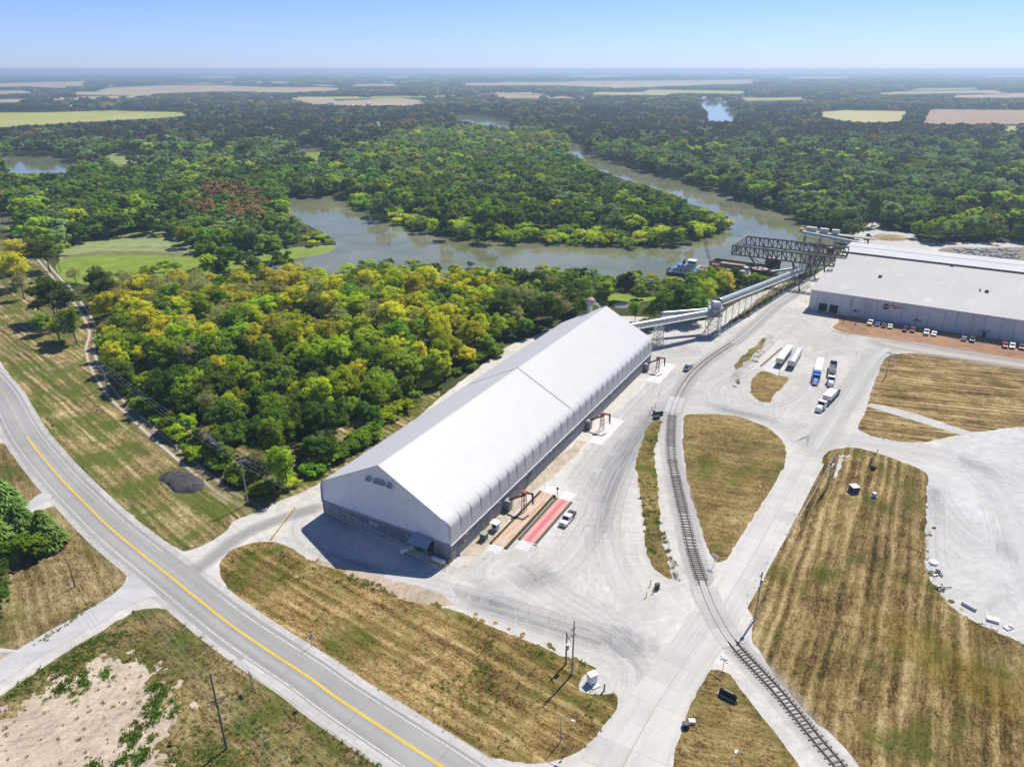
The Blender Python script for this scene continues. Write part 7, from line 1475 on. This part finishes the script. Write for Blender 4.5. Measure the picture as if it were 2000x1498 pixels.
o = empty('monument_sign', G(1421, 1362), -.65, 'black stone sign lying in a round planted bed, lower field', 'sign'); m = MB(); m.prism([(-1.6, .2), (-1.5, 1.3), (-.9, 1.55), (.9, 1.5), (1.55, 1.2), (1.6, .2)], -.2, .2, axis='y'); m.build('stone', paint('polished black stone', (.02, .021, .024), .25, var=.3, spec=.5), o, bevel=.05); m = MB(); m.box((0, 0, .12), (3.7, .9, .24)); m.build('base', M_CONC, o)
sheet('planting_bed', [(1404, 1352), (1412, 1344), (1424, 1346), (1436, 1356), (1440, 1370), (1434, 1380), (1422, 1378), (1410, 1366)], .066, M_MUD, .15, .6)
for i, (bx, by) in enumerate(((1410, 1353), (1420, 1350), (1431, 1358), (1436, 1372))): tree('gbush', G(bx, by), .6, i, ('clipped bush at the upper left of the black stone sign', 'bush behind the black stone sign', 'bush at the right end of the black stone sign', 'low bush at the lower right of the black stone sign')[i], None, i)
m = MB(); m.box((0, 0, .5), (1.0, .9, 1.0)); o = m.build('meter_box', M_BLACK, bevel=.05); o.location = G(1339, 1420); tag(o, 'dark box at the left edge of the bottom brown field', 'electrical box')
m = MB(); m.box((0, 0, .3), (1.2, .9, .6)); o = m.build('stone_block', M_OFFW, bevel=.1); o.location = G(1351, 1411); tag(o, 'pale stone block beside the dark box in the bottom field', 'stone')
# loose things on the storage lot
m = MB(); m.cyl((0, 0, .0), (0, 0, .5), .9, n=20); o = m.build('concrete_ring', M_WHITE, bevel=.06); o.location = G(1823, 1100); tag(o, 'round white concrete ring at the left edge of the storage lot', 'concrete ring')
for i, (q, lb) in enumerate((((1826, 1122), 'tangle of dark scrap below the white ring'), ((1839, 1149), 'small tangle of dark scrap nearer the long pipe'))):
    o = empty('scrap_heap', G(*q), i, lb, 'scrap'); r_ = random.Random(i); m = MB()
    for k in range(9): c = Vector((r_.uniform(-1.2, 1.2), r_.uniform(-.9, .9), .15)); m.tube([c, c + Vector((r_.uniform(-.9, .9), r_.uniform(-.9, .9), r_.uniform(0, .7))), c + Vector((r_.uniform(-1.2, 1.2), r_.uniform(-1, 1), .1))], .09, 6)
    m.build('bent_pipe', M_RUST if i else M_BLACK, o); m = MB(); [m.box((r_.uniform(-1, 1), r_.uniform(-.8, .8), .2), (.7, .4, .35), r_.uniform(0, 3)) for k in range(4)]; m.build('block', M_OFFW, o)
a_, b_ = G(1879, 1176, .35), G(1906, 1191, .35); m = MB(); d = (b_ - a_).normalized(); m.cyl(a_, b_, .38, n=18); o = m.build('concrete_pipe', M_PADW); tag(o, 'long pale pipe lying on the storage lot', 'pipe')
m = MB(); [m.cyl(e_ - d * .02 * s, e_ + d * .02 * s, .28, n=14) for e_, s in ((a_, 1), (b_, -1))]; m.build('pipe_mouth', M_BLACK, o)
m = MB(); m.box((0, 0, .3), (2.2, 1.2, .6)); o = m.build('concrete_block', M_WHITE, bevel=.04); o.location = G(1938, 1212); o.rotation_euler = (0, 0, -.5); tag(o, 'white concrete block right of the long pale pipe', 'concrete block')
m = MB(); m.box((0, 0, .15), (1.9, 1.1, .3), .4); m.box((.5, .2, .42), (.8, .7, .24), 1.0); o = m.build('broken_slab', M_PADW, bevel=.03); o.location = G(1969, 1226); tag(o, 'broken white slabs at the edge of the storage lot, farthest right', 'concrete slab')
m = MB(); [m.box((i * .9, (i % 2) * .5, .12), (.8, .6, .24), i) for i in range(4)]; o = m.build('stone_rubble', M_OFFW, bevel=.05); o.location = G(1641, 893); tag(o, 'pale rubble at the top left of the mown field', 'rubble')
sheet('gravel_scar', [(1628, 935), (1634, 910), (1640, 892), (1646, 893), (1642, 912), (1634, 932)], .064, M_GRAVEL2, .3, .8)
# black gravel heaps on the verge
gm = mat_simple('black crushed asphalt', (.045, .044, .045), (.13, .128, .125), .6, bump=.8); vs = []; fs = []; N1, N2 = 46, 24; pa, pb = G(322, 922), G(392, 962); ax = (pb - pa); Lm = ax.length; ax.normalize(); ay = Vector((-ax.y, ax.x, 0)); cM = (pa + pb) / 2
for i in range(N1 + 1):
    for j in range(N2 + 1):
        u, v = i / N1 * 2 - 1, j / N2 * 2 - 1; e_ = max(0, 1 - abs(u) ** 3 - abs(v) ** 2.2); hh = 1.35 * e_ ** .6 * (.62 + .38 * abs(math.sin(u * 6.5 + v * .8))) + .22 * mnoise.noise(Vector((u * 5, v * 4, 1))) * (e_ > 0); p = cM + ax * (u * Lm * .46) + ay * (v * 3.5 * (1 + .12 * math.sin(u * 5))); vs.append((p.x, p.y, max(-.02, hh) + .05))
for i in range(N1):
    for j in range(N2): fs.append((i * (N2 + 1) + j, (i + 1) * (N2 + 1) + j, (i + 1) * (N2 + 1) + j + 1, i * (N2 + 1) + j + 1))
m = MB(); m.add(vs, fs); o = m.build('gravel_heap', gm, smooth=True); tag(o, 'low heap of black crushed asphalt dumped on the verge', 'gravel heap')
# yellow barrier pipe at the yard entrance
o = empty('barrier_gate', label='yellow pipe barrier lying open at the yard entrance', cat='gate'); pts = [G(531, 1047, .8), G(545, 1030, .85), G(562, 1006, .85), G(575, 990, .8)]; m = MB(); m.tube(pts, .10, 8); m.build('pipe', M_YELLOW, o); m = MB(); [m.cyl((p.x, p.y, 0), (p.x, p.y, .95), .12, n=8) for p in (pts[0], pts[-1])]; m.build('post', M_YELLOW, o)
# tractor-like machines on the far yard and the rubble heap
o = empty('loader', G(1695, 468), .5, 'reddish loader standing at the warehouse corner on the far yard', 'machine'); m = MB(); m.box((0, 0, 1.5), (5, 2.0, 1.6)); m.build('body', M_REDSTEEL, o, bevel=.1); m = MB(); m.box((-.4, 0, 2.9), (1.6, 1.6, 1.4)); m.build('cab', M_GLASS, o, bevel=.05); m = MB(); m.beam((2.0, 0, 1.8), (4.2, 0, .9), .4); m.box((4.6, 0, .7), (1.0, 2.8, 1.0)); m.build('bucket', M_RUST, o); wheels(o, [(-1.6, -1.2), (1.6, -1.2), (-1.6, 1.2), (1.6, 1.2)], .8, .5)
rr_ = random.Random(5); m = MB(); q0_ = G(1900, 496)
for k in range(160):
    p = G(rr_.uniform(1862, 1990), rr_.uniform(487, 505)); s_ = rr_.uniform(.5, 1.6); m.sphere((p.x, p.y, s_ * .3), s_, 6, 4, (rr_.uniform(.7, 1.3), rr_.uniform(.7, 1.3), rr_.uniform(.4, .8)))
o = m.build('rubble', paint('grey rubble stone', (.36, .35, .33), .9, var=.3, sc=.4)); tag(o, 'heaps of grey broken stone beyond the warehouse roof', 'rubble', kind='stuff')
# grass tufts and weeds: geometry that breaks the flat sheets and their edges
def tuft_mesh(name, seed, a, b, n=26, h=.42, w=.10, spread=.34):
    r = np.random.default_rng(seed); P = np.zeros((n, 3)); P[:, :2] = r.normal(size=(n, 2)) * spread * .6; P[:, 2] = h * r.uniform(.25, .55, n); T = unit(np.stack([r.normal(size=n) * .6, r.normal(size=n) * .6, np.full(n, 1.0)], 1)); N = unit(np.cross(T, r.normal(size=(n, 3)))); N = unit(N + [0, 0, .4]); N = unit(N - T * (N * T).sum(1)[:, None])
    return quads_mesh(name, P, N, T, np.full(n, w) * r.uniform(.7, 1.4, n), np.full(n, h / w * .9), r.random(n), mat_leaf(name + ' blades', a, b, .015, .3, .35))
TUFT = {'dry0': (tuft_mesh('dry_tuft', 1, (.36, .27, .14), (.60, .50, .31)), .42), 'brown0': (tuft_mesh('brown_tuft', 2, (.18, .13, .06), (.33, .245, .12)), .42), 'green0': (tuft_mesh('green_tuft', 3, (.13, .16, .03), (.28, .32, .08)), .42), 'weed0': (tuft_mesh('broad_weed', 4, (.09, .17, .02), (.22, .34, .05), 34, .45, .17, .5), .45)}
tp, th_, tk_ = [], [], []
def sow(poly, dens, kinds, hmin, hmax, patch=0.0, seed=0, avoid=()):
    q = [G(*p) for p in poly if p[1] < 1640 and -260 < p[0] < 2260]; x0, x1 = min(p.x for p in q), max(p.x for p in q); y0, y1 = min(p.y for p in q), max(p.y for p in q); n = int(dens * (x1 - x0) * (y1 - y0))
    P = np.zeros((n, 3)); P[:, 0] = rng.uniform(x0, x1, n); P[:, 1] = rng.uniform(y0, y1, n); P[:, 2] = .05; X, Y = PX(P); ok = inside(X, Y, poly) & (X > -60) & (X < 2060) & (Y < 1540)
    for a in avoid: ok &= ~inside(X, Y, a)
    for p in P[ok]:
        if patch and mnoise.noise(Vector((p[0] * .09 + seed, p[1] * .09, 0))) + .5 * mnoise.noise(Vector((p[0] * .4, p[1] * .4, seed))) < patch: continue
        tp.append(p); th_.append(rng.uniform(hmin, hmax)); u = rng.random(); a = 0
        for k, w in kinds:
            a += w
            if u < a: break
        tk_.append(k)
DIRTP = [(-200, 1470), (0, 1402), (80, 1346), (150, 1302), (192, 1282), (256, 1280), (300, 1318), (340, 1370), (348, 1410), (330, 1450), (318, 1510), (280, 1640), (-200, 1700)]
ROUGH = [(0, 1364), (80, 1312), (160, 1262), (262, 1201), (330, 1197), (392, 1244), (530, 1350), (668, 1446), (760, 1509), (880, 1600), (0, 1640), (-60, 1500)]
FRONT = [(428, 1104), (440, 1085), (510, 1058), (600, 1091), (684, 1119), (824, 1180), (950, 1220), (1056, 1263), (1140, 1294), (1166, 1306), (1132, 1350), (1199, 1350), (1206, 1374), (1180, 1428), (1124, 1473), (1064, 1487), (960, 1477), (840, 1417), (680, 1312), (508, 1198)]
RIGHT = [(1607, 893), (1671, 875), (1740, 894), (1811, 936), (1807, 1064), (1845, 1170), (2000, 1258), (2120, 1310), (2120, 1640), (1760, 1600), (1587, 1404), (1466, 1246), (1452, 1175), (1494, 1100)]
VERGE = [(0, 700), (62, 800), (160, 920), (300, 1040), (362, 1076), (456, 1019), (470, 985), (330, 900), (215, 775), (172, 680), (80, 660), (0, 560)]
dryk = [('dry0', .5), ('brown0', .42), ('green0', .08)]
sow(FRONT, .5, dryk, .10, .24); sow(FRONT, .8, [('green0', .85), ('weed0', .15)], .12, .34, .24, 3); sow(RIGHT, .3, dryk, .08, .2); sow(RIGHT, .4, [('green0', 1)], .1, .24, .32, 9)
sow(ROUGH, .8, [('dry0', .45), ('brown0', .2), ('green0', .35)], .15, .42, 0, 0, [DIRTP]); sow(ROUGH, .7, [('green0', .75), ('weed0', .25)], .2, .5, .14, 5, [DIRTP]); sow(DIRTP, .9, [('weed0', .7), ('green0', .3)], .25, .75, .34, 14); sow(DIRTP, .25, [('dry0', .7), ('green0', .3)], .2, .45)
sow(VERGE, .3, [('dry0', .45), ('green0', .5), ('brown0', .05)], .1, .25); sow([(428, 1110), (510, 1060), (684, 1119), (824, 1180), (1140, 1294), (1166, 1306), (1100, 1296), (900, 1212), (680, 1140), (520, 1075)], 1.5, [('dry0', .4), ('green0', .4), ('weed0', .2)], .2, .5, -.05)
sow([(1335, 815), (1394, 809), (1490, 831), (1534, 877), (1476, 1002), (1418, 1096), (1386, 1080), (1345, 950)], .3, dryk, .1, .25); sow([(1262, 846), (1292, 822), (1278, 877), (1287, 1000), (1314, 1130), (1282, 1110), (1258, 1040), (1243, 905)], 1.2, [('green0', .42), ('weed0', .1), ('dry0', .48)], .2, .5, -.05, 4); sow([(1388, 1307), (1424, 1318), (1564, 1500), (1640, 1600), (1312, 1498), (1346, 1385)], .5, dryk, .12, .28)
sow([(1290, 1040), (1304, 1090), (1325, 1150), (1330, 1130), (1310, 1080), (1298, 1040)], 1.2, [('brown0', .6), ('green0', .4)], .3, .7); sow([(1440, 745), (1470, 700), (1512, 655), (1520, 660), (1490, 690), (1455, 740), (1430, 760)], .35, [('weed0', .3), ('green0', .7)], .3, .7, .18, 2); sow([(1424, 632), (1475, 596), (1548, 549), (1556, 555), (1500, 592), (1440, 636)], .6, [('green0', .5), ('dry0', .5)], .4, .9, .12, 8)
sow([(20, 1000), (130, 1000), (240, 1100), (230, 1155), (50, 1268), (-40, 1250), (-40, 1080)], .35, [('green0', .6), ('dry0', .4)], .08, .2); sow([(60, 1262), (120, 1215), (180, 1170), (190, 1180), (110, 1240), (80, 1262)], 1.5, [('green0', .7), ('dry0', .3)], .2, .5, 0.0, 6); sow([(0, 1362), (150, 1266), (262, 1200), (300, 1215), (200, 1275), (80, 1345), (0, 1400)], 1.5, [('green0', .6), ('weed0', .2), ('dry0', .2)], .25, .7, -.05)
print('tufts', len(tp)); scatter('grass_tufts', 'dry grass tufts and green weeds on the verges', 'grass', tp, th_, tk_, np.full(len(tp), 1.15), TUFT)
# farmsteads far off: pale houses and barns among the fields
far_b = [(647, 205, 22, 12, 7, 'white barn at the near tan field, left of centre'), (720, 206, 14, 9, 6, 'small white shed right of the tan field, left of centre'), (226, 270, 10, 7, 4, 'pale house in the woods left of the river'), (467, 160, 26, 12, 9, 'bright farm building far left beyond the tan fields'), (820, 177, 18, 10, 7, 'white farmhouse among trees, centre left'), (195, 163, 24, 12, 8, 'pale farm building at the far left field'), (1365, 160, 26, 14, 9, 'white farmstead in the far middle of the horizon'), (1525, 160, 44, 18, 9, 'long white farm shed far right of the river'), (1592, 163, 44, 18, 9, 'second long white farm shed, right of the first'), (1628, 168, 22, 14, 9, 'small white farm building right of the long sheds'), (396, 194, 14, 9, 6, 'small pale house between the woods, left')]
for bx, by, L_, D_, H_, lb in far_b:
    o = empty('farm_building', G(bx, by), (bx * .37) % 1.2 - .6, lb, 'building'); m = MB(); m.box((0, 0, H_ * .45), (L_, D_, H_ * .9)); m.build('wall', M_WHITE, o); m = MB(); m.prism([(-D_ / 2 - .6, H_ * .9), (0, H_ * 1.5), (D_ / 2 + .6, H_ * .9)], -L_ / 2 - .6, L_ / 2 + .6); m.build('roof', M_PADW, o)

# the many thin runs and patches of one kind become one sheet each
for nm in ('wheel_track', 'grass_patch', 'bare_dirt', 'road_marking', 'kerb_gutter', 'dirt_track', 'ballast'):
    sets = {}
    for o in list(S.objects):
        if o.type == 'MESH' and o.parent is None and o.name.split('.')[0] == nm: sets.setdefault(o.data.materials[0].name, []).append(o)
    for obs in sets.values():
        if len(obs) < 2: continue
        bm = bmesh.new()
        for o in obs: bm.from_mesh(o.data)
        me = bpy.data.meshes.new(nm); bm.to_mesh(me); bm.free(); me.materials.append(obs[0].data.materials[0])
        for o in obs: bpy.data.objects.remove(o)
        o = bpy.data.objects.new(nm, me); col.objects.link(o); o['kind'] = 'structure'
# ------------------------------------------------------------------ haze: the air the far land fades in
hz = MB(); hz.box((0, 21000, 50.5), (86000, 44000, 104)); t = NT('haze air')
pv = t.n('ShaderNodeVolumePrincipled'); pv.inputs['Color'].default_value = (0.62, 0.83, 1.0, 1); pv.inputs['Density'].default_value = 1.6e-4; pv.inputs['Anisotropy'].default_value = 0.3
t.l(pv.outputs[0], t.out.inputs['Volume'])
hb = hz.build('haze', t.m); hb['kind'] = 'stuff'; hb['label'] = 'thin bluish haze over the far land'
